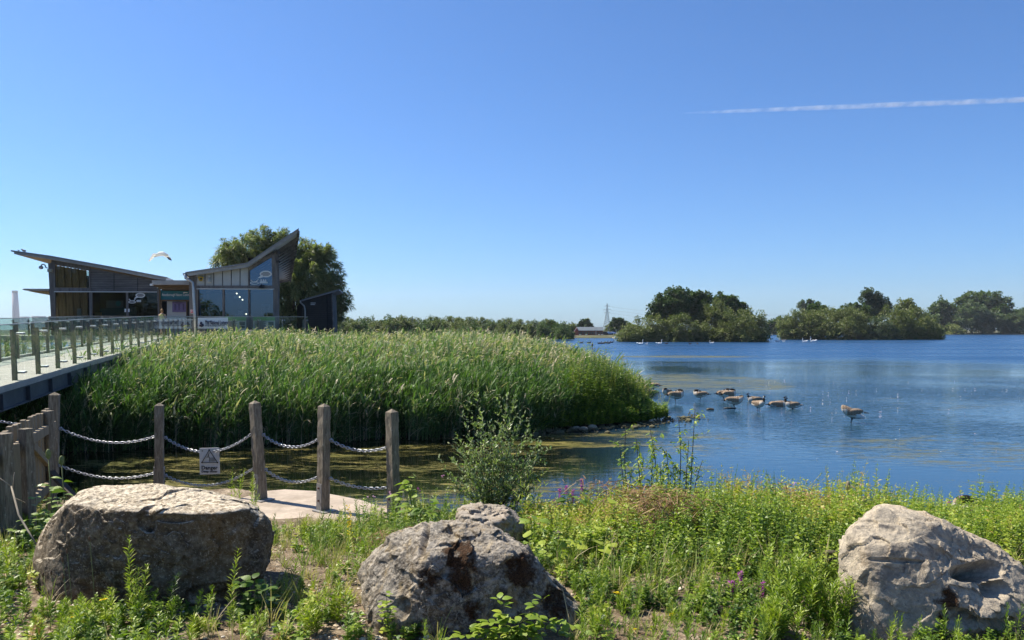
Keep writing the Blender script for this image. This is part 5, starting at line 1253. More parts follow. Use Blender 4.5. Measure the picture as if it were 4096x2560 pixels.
# ================================================================ boulders
def ico(sub):
    bm = bmesh.new(); bmesh.ops.create_icosphere(bm, subdivisions=sub, radius=1); bm.verts.ensure_lookup_table()
    V = np.array([v.co[:] for v in bm.verts]); Fc = np.array([[v.index for v in f.verts] for f in bm.faces]); bm.free(); return V, Fc
ICO7 = ico(8); ICO4 = ico(4)
def rock(name, label, c, sil, planes, mat, amp=.03, freq=3.0, seed=1, pw=16, geo=None, group=None, dents=(), strata=None, grit=1.0, facet=.8):
    """convex body from planes: sil = [(px,py,Y)] silhouette edges, planes = [(normal, (px,py,Y))]; then weathering noise"""
    U, Fc = geo if geo else ICO7
    c = Vector(c); ns = []; ds_ = []
    pts = [P(*q) for q in sil]; n = len(pts)
    cen = Vector((c.x, 0, c.z))
    eye = Vector((0, 0, EYE))
    for i in range(n):      # each silhouette edge becomes a plane grazed by the line of sight
        a, b_ = pts[i], pts[(i + 1) % n]
        nn = (a - eye).cross(b_ - eye).normalized(); m = a - c
        if nn.dot(m) < 0: nn = -nn
        ns.append(nn[:]); ds_.append(nn.dot(m) - amp * .5)
    for nv, q in planes:
        nn = Vector(nv).normalized(); m = (P(*q) if not isinstance(q, Vector) else q) - c
        ns.append(nn[:]); ds_.append(max(.02, nn.dot(m)))
    ns = np.array(ns); ds_ = np.array(ds_)
    dot = np.maximum(U @ ns.T, 0) / np.maximum(ds_, .02)[None]
    rr = 1 / (np.sum(dot ** pw, 1) ** (1 / pw))
    V = U * rr[:, None]
    W_ = V + np.array(c)
    nrm_ = unit(V)
    big = fbm(W_ * freq * .55 + seed * 11, 3, seed); mid = fbm(W_ * freq * 1.7 + seed * 5, 4, seed + 3, ridge=True); small = fbm(W_ * freq * 8, 4, seed + 8)
    # broken facets: every vertex follows the tilted plane of its nearest seed point
    disp = amp * (big * 1.1 + mid * .35) + amp * .34 * small * grit
    rg = np.random.default_rng(seed)
    for (Kc, tilt, off) in ((46, .34, amp * .55), (420, .34, amp * .16)):
        sd_ = W_[rg.integers(0, len(W_), Kc)]; tv = rg.normal(0, tilt, (Kc, 3)); of = rg.normal(0, off, Kc)
        WW = W_ + .02 * np.stack([vnoise(W_ * 14, 5), vnoise(W_ * 14 + 9, 6), vnoise(W_ * 14 + 20, 7)], -1)
        near_ = np.empty(len(W_), int)
        for q0 in range(0, len(W_), 20000): near_[q0:q0 + 20000] = ((WW[q0:q0 + 20000] ** 2).sum(1)[:, None] - 2 * WW[q0:q0 + 20000] @ sd_.T + (sd_ ** 2).sum(1)[None]).argmin(1)
        fd = ((W_ - sd_[near_]) * tv[near_]).sum(1) + of[near_]; disp = disp + np.clip(fd, -amp * 1.6, amp * 1.6) * facet
    if strata is not None:
        ax, fq, am = strata; tt = W_ @ np.array(ax) * fq + 1.5 * fbm(W_ * 2, 3, seed + 40); disp = disp + am * (np.abs((tt % 1) - .5) * 2) ** 2
    for (q, r_, dep) in dents:
        rv = np.array(r_ if isinstance(r_, tuple) else (r_,) * 3); wob = 1 + .35 * fbm(W_ * 5, 3, seed + 60)
        dq = np.linalg.norm((W_ - np.array(q)[None]) / rv[None], axis=1) * wob; disp = disp - dep * (np.clip((1 - dq) * 3.2, 0, 1) if isinstance(r_, tuple) else np.clip(1 - dq ** 2, 0, 1))
    W_ = W_ + nrm_ * disp[:, None]
    o = np_mesh(name, W_, Fc, mat, smooth=True); o.data.update()
    return tag(o, label, 'boulder', group)
def rockmat(name, pale, mid, dark, warm, lichen=.5, moss=None, sc_=1.0, sun_top=0.0, streak=None, bumpd=.012):
    b = NB(name); p = b.coord('Object')
    n1 = b.noise(2.4 * sc_, 8, .7, p, .4); n2 = b.noise(11 * sc_, 6, .75, p); n3 = b.noise(60 * sc_, 4, .7, p)
    c = b.mix(b.ramp(n1, [(.34, 0.), (.62, 1.)]), dark, mid)
    c = b.mix(b.math('MULTIPLY', b.ramp(b.noise(1.6, 5, .65, b.mapping(p, loc=(4, 2, 1))), [(.5, 0.), (.68, 1.)]), .55), c, warm)
    c = b.mix(b.math('MULTIPLY', b.ramp(n2, [(.46, 0.), (.62, 1.)]), lichen), c, pale)
    c = b.mix(b.math('MULTIPLY', b.ramp(n3, [(.58, 0.), (.70, 1.)]), .55), c, pale)
    n4 = b.noise(24 * sc_, 7, .8, p, .8); c = b.mix(b.math('MULTIPLY', b.ramp(n4, [(.54, 0.), (.60, 1.)]), lichen * 1.1), c, rgb(pale, .9)); c = b.mix(b.math('MULTIPLY', b.ramp(n4, [(.36, 1.), (.43, 0.)]), .75), c, rgb(dark, .7))
    c = b.mix(b.math('MULTIPLY', b.ramp(n3, [(.28, 1.), (.40, 0.)]), .6), c, rgb(dark, .5))
    if streak is not None:
        (colr, ax, sc2) = streak; v = b.mapping(p, scale=ax, rot=(0, R(12), 0)); c = b.mix(b.math('MULTIPLY', b.ramp(b.noise(sc2, 4, .6, v), [(.55, 0.), (.66, 1.)]), .6), c, colr)
    if sun_top:  # sunlight painted in: upward faces take the pale colour
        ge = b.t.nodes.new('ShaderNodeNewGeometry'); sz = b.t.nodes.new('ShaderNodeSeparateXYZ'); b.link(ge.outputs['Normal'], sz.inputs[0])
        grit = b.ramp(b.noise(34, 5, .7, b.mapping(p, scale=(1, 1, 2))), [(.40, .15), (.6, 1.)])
        c = b.mix(b.math('MULTIPLY', b.map(sz.outputs[2], .35, .8), b.math('MULTIPLY', grit, sun_top)), c, pale)
    if moss:
        msk = None
        for (q, r_) in moss:
            dn = b.t.nodes.new('ShaderNodeVectorMath'); dn.operation = 'DISTANCE'; b.link(p, dn.inputs[0]); dn.inputs[1].default_value = tuple(q)
            m_ = b.map(b.math('ADD', b.math('DIVIDE', dn.outputs['Value'], r_), b.math('MULTIPLY', b.math('SUBTRACT', b.noise(13, 6, .75, p), .5), 3.4)), .45, 1.05, 1.0, 0.0)
            msk = m_ if msk is None else b.math('MAXIMUM', msk, m_)
        c = b.mix(msk, c, b.ramp(b.noise(120, 3, .7, p), [(.35, (.02, .011, .006)), (.6, (.12, .062, .03))]))
    b.link(c, b.p.inputs['Base Color']); b.p.inputs['Roughness'].default_value = .92; b.p.inputs['Specular IOR Level'].default_value = .2
    hgt = b.math('ADD', b.math('MULTIPLY', b.noise(9, 8, .72, p, .5), .9), b.math('MULTIPLY', b.noise(45, 6, .75, p), .5))
    vo = b.vor(26, b.mapping(p, scale=(1, 1, 1.6)), 'DISTANCE_TO_EDGE'); 
    if moss: hgt = b.math('ADD', hgt, b.math('MULTIPLY', msk, b.noise(150, 3, .7, p)))
    b.link(b.bump(hgt, .9, bumpd), b.p.inputs['Normal']); return b.m
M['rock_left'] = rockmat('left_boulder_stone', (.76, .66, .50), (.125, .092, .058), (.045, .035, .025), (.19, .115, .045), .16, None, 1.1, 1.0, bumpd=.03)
# left boulder
rock('boulder', 'largest boulder at the lower left with a pale sunlit top and dark front', P(600, 2190, 4.95),
     [(125, 2350, 4.9), (128, 2210, 4.95), (205, 2060, 5.0), (290, 1980, 5.15), (400, 1932, 5.3), (510, 1926, 5.3), (740, 1945, 5.3), (950, 1988, 5.2), (1040, 2020, 5.1), (1096, 2110, 5.0), (1092, 2200, 4.9), (1040, 2320, 4.8), (940, 2390, 4.7), (600, 2480, 4.7), (200, 2480, 4.8)],
     [((0.02, -1, -.10), (600, 2060, 4.62)), ((-.35, -1, .12), (380, 2050, 4.68)), ((.35, -1, -.05), (900, 2070, 4.66)), ((-.75, -.8, .2), (200, 2230, 4.82)), ((0, 1, .1), (600, 2190, 5.5)), ((0.02, -.13, 1), (600, 2040, 4.66)), ((.9, -.6, 0), (1085, 2160, 4.9))],
     M['rock_left'], .030, 2.6, 3, 26, facet=.26, dents=[(P(590, 2085, 4.62), (.055, .3, .075), .05), (P(700, 2075, 4.62), (.14, .2, .022), .03), (P(880, 2180, 4.62), (.03, .2, .18), .015), (P(900, 2400, 4.6), (.30, .3, .10), .10)])
# middle boulder
mz = [(P(1840, 2180, 4.2), .10), (P(1855, 2250, 4.18), .085), (P(2085, 2290, 4.2), .115), (P(1725, 2315, 4.18), .08), (P(1850, 2320, 4.16), .08), (P(1900, 2430, 4.15), .06), (P(2230, 2400, 4.25), .11)]
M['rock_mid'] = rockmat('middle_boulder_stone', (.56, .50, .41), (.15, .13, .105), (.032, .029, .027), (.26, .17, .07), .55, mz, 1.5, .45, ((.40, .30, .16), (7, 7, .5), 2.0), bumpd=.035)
rock('boulder', 'middle boulder with brown moss patches and a pale left flank', P(1880, 2320, 4.5),
     [(1450, 2480, 4.4), (1450, 2250, 4.5), (1500, 2185, 4.5), (1590, 2095, 4.55), (1690, 2075, 4.6), (1900, 2067, 4.6), (1990, 2080, 4.6), (2060, 2150, 4.6), (2170, 2200, 4.55), (2235, 2270, 4.5), (2330, 2350, 4.45), (2345, 2430, 4.4), (2330, 2560, 4.3), (1500, 2560, 4.3)],
     [((.12, -1, .18), (1900, 2250, 4.18)), ((.03, -1, -.12), (1850, 2400, 4.1)), ((-.66, -.62, .45), (1620, 2280, 4.22)), ((-.9, -.5, .1), (1470, 2350, 4.4)), ((.55, -.75, .35), (2200, 2330, 4.3)), ((0, 1, .1), (1880, 2250, 5.0)), ((.1, -.35, 1), (1800, 2080, 4.5)), ((-.4, .3, .85), (1600, 2095, 4.55))],
     M['rock_mid'], .036, 3.0, 11, 30, facet=.36, dents=[(P(1600, 2440, 4.12), (.055, .3, .07), .06), (P(1690, 2150, 4.25), (.03, .3, .10), .05), (P(2030, 2450, 4.1), (.09, .3, .06), .06), (P(1800, 2160, 4.2), (.14, .3, .015), .025), (P(2080, 2190, 4.2), (.10, .3, .03), .04)])
# small boulder behind it
M['rock_small'] = rockmat('small_boulder_stone', (.46, .41, .34), (.26, .22, .17), (.12, .10, .085), (.30, .20, .09), .5, None, 1.8, .4)
rock('boulder', 'smaller flat-topped boulder tucked behind the middle boulder', P(1955, 2085, 6.3),
     [(1818, 2130, 6.2), (1825, 2060, 6.3), (1850, 2020, 6.4), (1905, 2014, 6.4), (2020, 2020, 6.4), (2060, 2045, 6.4), (2085, 2080, 6.3), (2080, 2150, 6.2), (1900, 2190, 6.2)],
     [((.1, -1, .25), (1950, 2090, 6.0)), ((-.7, -.7, .2), (1850, 2070, 6.15)), ((.7, -.7, .2), (2060, 2090, 6.15)), ((0, 1, 0), (1950, 2080, 6.75)), ((0, -.2, 1), (1950, 2022, 6.3))],
     M['rock_small'], .022, 4.5, 21, 18, geo=ico(6))
# right boulder
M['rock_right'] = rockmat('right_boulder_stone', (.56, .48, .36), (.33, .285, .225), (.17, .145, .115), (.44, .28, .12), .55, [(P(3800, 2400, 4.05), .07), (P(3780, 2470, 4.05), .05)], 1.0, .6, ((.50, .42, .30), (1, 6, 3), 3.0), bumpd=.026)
rock('boulder', 'pale grey boulder cut off by the lower right edge of the photo', P(3780, 2330, 4.4),
     [(3345, 2600, 4.2), (3342, 2300, 4.35), (3348, 2230, 4.4), (3372, 2110, 4.45), (3440, 2060, 4.5), (3500, 2020, 4.55), (3560, 2018, 4.6), (3700, 2040, 4.7), (3890, 2088, 4.8), (3960, 2150, 4.8), (4090, 2225, 4.8), (4250, 2300, 4.7), (4420, 2450, 4.5), (4400, 2700, 4.3), (3400, 2700, 4.2)],
     [((-.12, -1, .34), (3600, 2350, 4.12)), ((-.85, -.5, .2), (3360, 2330, 4.3)), ((.30, -.8, .62), (3860, 2280, 4.2)), ((.34, -1, -.28), (3950, 2440, 4.05)), ((-.1, -.5, .85), (3560, 2120, 4.3)), ((0, 1, .1), (3800, 2300, 5.0)), ((.22, -.35, .9), (3900, 2160, 4.3)), ((.05, -1, -.1), (3650, 2480, 4.02))],
     M['rock_right'], .024, 2.8, 31, 40, facet=.36, dents=[(P(4020, 2330, 4.02), (.24, .45, .06), .20), (P(4060, 2400, 4.02), (.12, .45, .05), .12), (P(3930, 2500, 4.0), (.14, .3, .03), .06), (P(4060, 2520, 4.0), (.10, .3, .05), .07), (P(3840, 2480, 4.0), (.10, .3, .05), .05), (P(3530, 2140, 4.2), (.13, .3, .02), .02), (P(3620, 2260, 4.1), (.14, .3, .012), .03), (P(3880, 2350, 4.04), .08, .06), (P(3410, 2360, 4.15), .04, .03), (P(3480, 2500, 4.05), .05, .03)])
M['rock_pale'] = pm('pale_stone', (.46, .42, .34), .9, .2, 6, .5, 25)
for (px, py, Y, r_, lab) in ((3775, 2036, 9.4, .065, 'small pale stone at the water edge left of the dark goose back'),):
    c = P(px, py, Y); rock('small_stone', lab, c, [(px - 18, py + 20, Y), (px - 17, py - 6, Y), (px, py - 18, Y), (px + 18, py - 8, Y), (px + 18, py + 20, Y)], [((0, -1, .3), c + Vector((0, -.06, 0))), ((0, 1, .1), c + Vector((0, .06, 0)))], M['rock_pale'], .006, 10, 3, 8, geo=ICO4)
# stones along the toe of the reed bank
M['rock_shore'] = rockmat('shore_stone', (.46, .40, .30), (.27, .22, .15), (.10, .085, .06), (.28, .2, .1), .5, None, 2.5, .3)
rs = ico(3)
sh_spots = [(2305, 1718, 26, 'a'), (2335, 1722, 30, 'b'), (2370, 1715, 34, 'c'), (2280, 1712, 14, 'b')]
k = 0
labs = ['second pale stone from the left in the row on the muddy toe', 'third pale stone from the left in the row on the muddy toe', 'flat-topped rightmost stone of the row on the muddy toe', 'leftmost small stone of the row on the muddy toe']
for (px, py, w_, _), lab in zip(sh_spots, labs):
    g_ = G(px, py, .03); c = g_ + Vector((0, 0, .05)); s = g_.y / F; W_ = w_ * s / 2
    U, Fc = ico(4); V = U * np.array([W_ * 1.2, W_, W_ * .62]); V = V * (1 + .22 * fbm(V * 6 + k * 7, 3, k))[:, None] + np.array(c)
    o = np_mesh('shore_stone', V, Fc, M['rock_shore'], smooth=True); tag(o, lab, 'stone', 'pale stones on the muddy toe of the reed bank'); k += 1
# gravel and pebbles of the toe: nobody could count them
def pebbles(name, xy, size, zf, mat, label, squash=.6):
    U, Fc = ico(1); n = len(xy); U = U.astype(float)
    sc3 = size[:, None] * np.stack([rng.uniform(.8, 1.4, n), rng.uniform(.7, 1.1, n), np.full(n, squash)], 1)
    a = rng.uniform(0, 6.28, n); ca, sa = np.cos(a), np.sin(a)
    V = U[None] * sc3[:, None] * (1 + .28 * (rng.random((n, len(U))) - .5))[..., None]
    V = np.stack([V[..., 0] * ca[:, None] - V[..., 1] * sa[:, None], V[..., 0] * sa[:, None] + V[..., 1] * ca[:, None], V[..., 2]], -1)
    V = V + np.stack([xy[:, 0], xy[:, 1], zf], -1)[:, None]
    Q = (Fc[None] + (np.arange(n) * len(U))[:, None, None]).reshape(-1, 3)
    o = np_mesh(name, V.reshape(-1, 3), Q, mat, np.repeat(rng.random(n), len(U)), smooth=False); return tag(o, label, 'gravel', kind='stuff')
b = NB('pebble_stone'); at = b.t.nodes.new('ShaderNodeAttribute'); at.attribute_name = 'tint'
b.link(b.ramp(at.outputs['Fac'], [(0, (.20, .15, .10)), (.35, (.42, .33, .23)), (.7, (.58, .49, .37)), (1, (.70, .64, .54))]), b.p.inputs['Base Color']); b.p.inputs['Roughness'].default_value = .9; M['pebble'] = b.m
n = 560; t = rng.random(n); ex = 0.2 + t * 6.3; 
toe = np.stack([ex, np.interp(ex, [0, 1.8, 4, 5.3, 6.5], [21.6, 23.0, 24.2, 25.4, 26.4]) + rng.normal(-.25, .45, n)], 1)
pebbles('shore_gravel', toe, np.where(rng.random(n) < .06, rng.uniform(.08, .14, n), rng.uniform(.012, .045, n)), np.full(n, .03), pm('muddy_stone', (.11, .10, .05), .9, .4, 1.5), 'scattered muddy stones along the water line of the reed bank')
n = 16000; gx_ = rng.uniform(-4.6, 5.0, n); gy_ = 3.0 + 6.0 * rng.random(n) ** 1.4
dens = fbm(xyz(gx_ * 1.4, gy_ * 1.4, 0), 3, 77) > -.12 + .1 * rng.normal(0, 1, n)
gx_, gy_ = gx_[dens], gy_[dens]
ok = gy_ < bank_edge(gx_) - .4; gx_, gy_ = gx_[ok], gy_[ok]
pebbles('gravel', np.stack([gx_, gy_], 1), rng.uniform(.004, .014, len(gx_)) * rng.choice([1, 1, 1.6], len(gx_)), gz(gx_, gy_) + .003, M['pebble'], 'loose sandy gravel between the boulders')
# ================================================================ reed bed
M['reed'] = leafmat('reed_leaf', [(0, (.03, .06, .018)), (.25, (.075, .14, .035)), (.5, (.15, .24, .07)), (.68, (.24, .32, .16)), (.8, (.36, .34, .21)), (1, (.56, .47, .34))], .30, .55, .25)
def inside(poly, x, y):
    poly = np.array(poly); c = np.zeros(len(x), bool); j = len(poly) - 1
    for i in range(len(poly)):
        a, b_ = poly[i], poly[j]
        m = ((a[1] > y) != (b_[1] > y)) & (x < (b_[0] - a[0]) * (y - a[1]) / (b_[1] - a[1] + 1e-12) + a[0]); c ^= m; j = i
    return c
def edge_dist(poly, x, y):
    poly = np.array(poly); d = np.full(len(x), 1e9)
    for i in range(len(poly)):
        a, b_ = poly[i], poly[(i + 1) % len(poly)]; ab = b_ - a; t = np.clip(((x - a[0]) * ab[0] + (y - a[1]) * ab[1]) / (ab @ ab), 0, 1)
        d = np.minimum(d, np.hypot(x - a[0] - t * ab[0], y - a[1] - t * ab[1]))
    return d
def reeds(name, label, poly, n, hfun, leaves_n, thin=1.0, dead=.25, plume=.35, Lk=1.0, tint_shift=0.0, wk=1.0, fmin=.22, zb=.25):
    poly_ = np.array(poly); lo, hi = poly_.min(0), poly_.max(0)
    x = rng.uniform(lo[0], hi[0], n * 3); y = rng.uniform(lo[1], hi[1], n * 3); k = inside(poly, x, y); x, y = x[k][:n], y[k][:n]
    ed = edge_dist(poly, x, y)
    N = len(x); h = hfun(x, y, ed) * (1 + rng.normal(0, .08, N)) * (1 + .10 * fbm(xyz(x * .35, y * .35, 0), 3, 41) + .16 * fbm(xyz(x * 1.3, y * 1.3, 4), 3, 43)); h = np.maximum(h, .3)
    z0 = np.full(N, zb)
    lean = np.stack([rng.normal(.12, .10, N), rng.normal(-.0, .09, N)], -1) * h[:, None]
    lean = lean + np.stack([.22 * fbm(xyz(x * .8, y * .8, 7), 2, 44), .15 * fbm(xyz(x * .8, y * .8, 17), 2, 45)], -1) * h[:, None]
    front = np.clip(1 - ed / .9, 0, 1); lean[:, 1] -= front * rng.uniform(0, .45, N) * h * .5
    t = np.linspace(0, 1, 5)
    pts = np.zeros((N, 5, 3)); pts[..., 0] = x[:, None] + lean[:, :1] * (t ** 1.8)[None]; pts[..., 1] = y[:, None] + lean[:, 1:] * (t ** 1.8)[None]; pts[..., 2] = z0[:, None] + h[:, None] * (t * (1 - .04 * t))[None]
    isdead = rng.random(N) < dead * (1 + .9 * fbm(xyz(x * .4, y * .4, 5), 2, 55))
    patch = fbm(xyz(x * .30, y * .30, 9), 3, 60)
    patch2 = fbm(xyz(x * 1.6, y * 1.6, 2), 3, 61); tb = np.where(isdead, rng.uniform(.78, 1.0, N), .34 + tint_shift + .22 * patch + .22 * patch2 + rng.normal(0, .11, N))
    rb = Ribs()
    rb.stems(pts, np.where(isdead, .006, .0055)[:, None] * np.linspace(1.1, .5, 5)[None] * wk, np.clip(tb + .12, 0, 1))
    for j in range(leaves_n):
        f = fmin + (1 - fmin) * (j + rng.random(N)) / leaves_n
        keep = rng.random(N) < np.where(isdead, .35, .95); ii = np.where(keep)[0]; ff = f[ii]
        g = ff * 4; i0 = np.minimum(g.astype(int), 3); w_ = (g - i0)[:, None]; base = pts[ii, i0] * (1 - w_) + pts[ii, i0 + 1] * w_
        az = rng.uniform(0, 6.28, len(ii)); up_ = rng.uniform(.7, 2.6, len(ii)) + ff * .9
        d = unit(np.stack([np.cos(az) + .5, np.sin(az), up_], -1))
        L = rng.uniform(.30, .66, len(ii)) * Lk * np.interp(ff, [.2, .6, 1], [.9, 1.1, .75])
        rb.blades(base, d, L, np.where(rng.random(len(ii)) < .18, rng.uniform(.036, .056, len(ii)), rng.uniform(.013, .030, len(ii))) * wk, np.clip(tb[ii] + rng.normal(.0, .08, len(ii)) + .10 * (ff - .5), 0, 1), rng.uniform(.1, .85, len(ii)), K=4)
    pl = np.where((rng.random(N) < plume * np.interp(y, [22, 27, 36], [.18, .45, 1.0])) & (ed > .4))[0]
    for j in range(6):
        top_ = pts[pl, 4] + np.stack([rng.normal(0, .015, len(pl)), rng.normal(0, .015, len(pl)), -.05 * j + rng.normal(0, .02, len(pl))], -1)
        d = unit(np.stack([rng.normal(.55, .35, len(pl)), rng.normal(0, .35, len(pl)), rng.uniform(.3, 1.1, len(pl))], -1))
        rb.blades(top_, d, rng.uniform(.12, .24, len(pl)), rng.uniform(.025, .05, len(pl)), rng.uniform(.86, 1.0, len(pl)), rng.uniform(.3, .9, len(pl)), K=3)
    o = rb.build(name, M['reed']); return tag(o, label, 'reeds', kind='stuff')
def hmain(x, y, ed):
    h = np.interp(y, [17.5, 20, 23, 28, 34, 44, 46, 58], [1.6, 1.75, 2.0, 2.2, 2.3, 2.25, 1.95, 1.95])
    h = h * np.interp(ed, [0, .4, 1.4, 3], [.55, .78, .93, 1.0])
    # lower towards the lake end and the bridge end
    xr = x - np.interp(y, [18, 24, 30, 40], [1.0, 1.2, 1.0, .3])
    h = h * np.interp(xr, [-4, -1, 1.5, 3.4, 5.0], [1.0, .97, .84, .52, .22])
    xl = x + 13.5 + .30 * (y - 18)
    h = h * np.interp(xl, [0, 1.0, 3, 7], [.80, .92, 1.0, 1.0])
    return h
FRONT = [(-14.1, 17.0), (-12.6, 17.2), (-11.6, 17.75), (-10.2, 18.2), (-8.8, 19.1), (-7.4, 19.1), (-6, 19.8), (-4.6, 19.9), (-3.4, 20.6), (-2.4, 20.5), (-1.0, 21.1), (0.0, 21.2), (1.5, 22.8), (2.2, 25.2), (1.6, 26.2), (-.4, 24.8), (-2.4, 24.2), (-7.5, 23.0), (-12.4, 21.6), (-15.2, 21.0)]
reeds('reed_fringe', 'dense dark-footed front fringe of the reed bed above the still pond', FRONT, 7600, hmain, 14, dead=.16, plume=.02, tint_shift=-.08, fmin=.03, zb=.02)  # leaf tint lowered to paint shade onto the front of the bed
MAIN = [(-15.0, 20.8), (-12.4, 21.2), (-7.5, 22.6), (-2.4, 23.8), (-.4, 24.4), (1.6, 25.8), (3.6, 26.6), (5.0, 27.5), (5.2, 29), (4.3, 33), (3.1, 40), (1.8, 47), (-6, 53), (-12.5, 49.5), (-21.5, 49.5), (-18.0, 38), (-15.6, 29), (-15.4, 24)]
reeds('reed_bed', 'tall reed bed with pale feathery heads filling the middle distance', MAIN, 21000, hmain, 10, dead=.30, plume=.6, Lk=1.12, tint_shift=.13, wk=1.2)
hl = lambda x, y, ed: np.interp(y, [12, 20, 30, 60], [1.7, 1.9, 2.15, 2.2]) * np.interp(ed, [0, 1.5], [.7, 1])
LEFT = [(-60, 12), (-30, 12), (-16.6, 14.5), (-15.2, 19), (-18.4, 30), (-22.2, 42), (-30, 48), (-60, 50)]
reeds('reed_bed', 'reeds growing beyond the footbridge, seen through its glass', LEFT, 9000, hl, 7, dead=.3, plume=.3, tint_shift=.05, wk=1.3)

# ================================================================ broad-leaved plants
M['herb'] = leafmat('herb_leaf', [(0, (.025, .055, .014)), (.3, (.085, .155, .024)), (.55, (.21, .30, .036)), (.78, (.37, .43, .055)), (.9, (.45, .38, .09)), (1, (.33, .19, .10))], .35, .45, .35, (1.0, 1.2, .35))
M['greyherb'] = leafmat('shrub_leaf', [(0, (.08, .12, .04)), (.5, (.20, .27, .11)), (.8, (.34, .39, .20)), (1, (.42, .42, .2))], .3, .45, .35)
M['stem'] = leafmat('plant_stem', [(0, (.05, .025, .02)), (.4, (.08, .10, .03)), (.7, (.17, .22, .06)), (1, (.34, .25, .13))], .1, .6, .2)
M['petal'] = leafmat('petal', [(0, (.30, .05, .32)), (.3, (.42, .10, .36)), (.34, (.62, .35, .52)), (.5, (.75, .70, .68)), (.8, (.70, .52, .02)), (1, (.75, .62, .03))], .3, .6, .1, (1, 1, 1))
M['brown'] = leafmat('dead_plant', [(0, (.05, .03, .018)), (.5, (.20, .12, .06)), (1, (.45, .34, .2))], .15, .8, .1, (1, .9, .7))
def herb(rb, x, y, z, h, kind, t0, wind=.06, leafk=1.0):
    """adds many plants at once: arrays x, y, z, h; kind picks leaf shape"""
    N = len(x); lean = np.stack([rng.normal(wind, .13, N), rng.normal(0, .13, N)], -1) * h[:, None]
    K = 5; t = np.linspace(0, 1, K); pts = np.zeros((N, K, 3))
    pts[..., 0] = x[:, None] + lean[:, :1] * (t ** 1.6)[None]; pts[..., 1] = y[:, None] + lean[:, 1:] * (t ** 1.6)[None]; pts[..., 2] = z[:, None] + h[:, None] * t[None]
    spec = {'nettle': (11, 2, .064, .034, .35, .45), 'mint': (14, 2, .042, .024, .4, .3), 'fleabane': (26, 3, .062, .0085, .95, .25), 'willowherb': (14, 3, .055, .015, .6, .3), 'fine': (30, 2, .045, .006, 1.2, .15), 'broad': (5, 2, .10, .07, .5, .4)}[kind]
    nodes, per, L, Wd, up_, dr = spec
    rb.stems(pts, (.0016 + .0012 * h)[:, None] * np.linspace(1.1, .5, K)[None], np.clip(t0 - .05, 0, 1))
    for j in range(nodes):
        f = .06 + .94 * (j + rng.random(N) * .5) / nodes; g = np.minimum(f, 1) * (K - 1); i0 = np.minimum(g.astype(int), K - 2); w_ = (g - i0)[:, None]
        base = pts[np.arange(N), i0] * (1 - w_) + pts[np.arange(N), i0 + 1] * w_
        az0 = rng.uniform(0, 6.28, N) if kind not in ('nettle', 'mint') else (j % 2) * 1.57 + rng.normal(0, .3, N)
        for q in range(per):
            az = az0 + 6.283 * q / per + rng.normal(0, .25, N)
            d = unit(np.stack([np.cos(az), np.sin(az), np.full(N, up_) * rng.uniform(.5, 1.3, N) + .5 * f], -1))
            sz = np.interp(f, [0, .3, .8, 1], [.7, 1.0, .85, .4]) * leafk
            rb.leaves(base, d, L * rng.uniform(.7, 1.25, N) * sz, Wd * rng.uniform(.8, 1.2, N) * sz, np.clip(t0 + rng.normal(0, .07, N) + .12 * (f - .5), 0, 1), dr, K=3)
    return pts
# --- ground cover on the bank between the boulders
def vtop(x, y):
    """height of the undergrowth"""
    right = np.interp(x, [.4, 1.0, 1.6, 8], [.45, .8, 1, 1]); back = np.interp(y, [4.2, 4.85, 5.25, 5.8, 7, 8.5], [.0, .03, .5, .85, 1.1, .95])
    return right * back
def scatter(n, x0, x1, y0, y1, dens):
    x = rng.uniform(x0, x1, n); y = rng.uniform(y0, y1, n); k = (rng.random(n) < dens(x, y)) & (y < bank_edge(x) - .05); return x[k], y[k]
PADX = lambda x, y: (x > -3.55) & (x < -1.15) & (y > 7.75) & (y < 9.8)
def ROCKS(x, y): 
    return ((np.abs(x + 2.32) < .72) & (np.abs(y - 4.98) < .42)) | ((np.abs(x + .22) < .62) & (np.abs(y - 4.55) < .42)) | ((x > 1.9) & (x < 3.6) & (np.abs(y - 4.55) < .5)) | ((np.abs(x + .19) < .24) & (np.abs(y - 6.35) < .3))
rb = Ribs()
dR = lambda x, y: np.clip(vtop(x, y), 0, 1) * (x > .15 + .0 * y) * ~ROCKS(x, y) * (1 - .0 * x) * np.where(y < 5.6, fbm(xyz(x * 1.6, y * 1.6, 0), 3, 21) * 1.5 + .35, 1)
def tpatch(x, y):
    t = .60 + .20 * fbm(xyz(x * .9, y * .9, 0), 3, 33)
    for (cx, cy, r_, a) in ((.55, 7.0, .8, .17), (2.75, 7.6, 1.0, .26), (2.4, 6.9, .5, .12), (1.45, 6.2, .9, -.16), (1.9, 7.0, .6, -.10), (3.4, 7.9, .5, -.14), (3.2, 7.2, .5, .15), (.9, 7.6, .5, .12), (3.9, 8.2, .9, -.02), (.5, 6.0, .5, .12)):
        t = t + a * np.exp(-((x - cx) ** 2 + (y - cy) ** 2) / r_ ** 2)
    return t
for kind, n, hk, lk in (('mint', 9000, .38, 1.0), ('nettle', 5600, .42, 1.0), ('willowherb', 1900, .50, 1.1), ('fine', 500, .5, 1.0)):
    x, y = scatter(n, .1, 8.5, 4.2, 8.9, dR)
    h = hk * rng.uniform(.55, 1.2, len(x)) * (.35 + .65 * np.clip(vtop(x, y), 0, 1.2)) * (1 + .75 * fbm(xyz(x * 1.4, y * 1.4, 3), 3, 8))
    herb(rb, x, y, gz(x, y), h, kind, np.clip(tpatch(x, y) + rng.normal(0, .12, len(x)), .05, .92), leafk=lk)
o = rb.build('undergrowth', M['herb']); tag(o, 'tangled bright green undergrowth between the middle and the right boulder', 'undergrowth', kind='stuff')
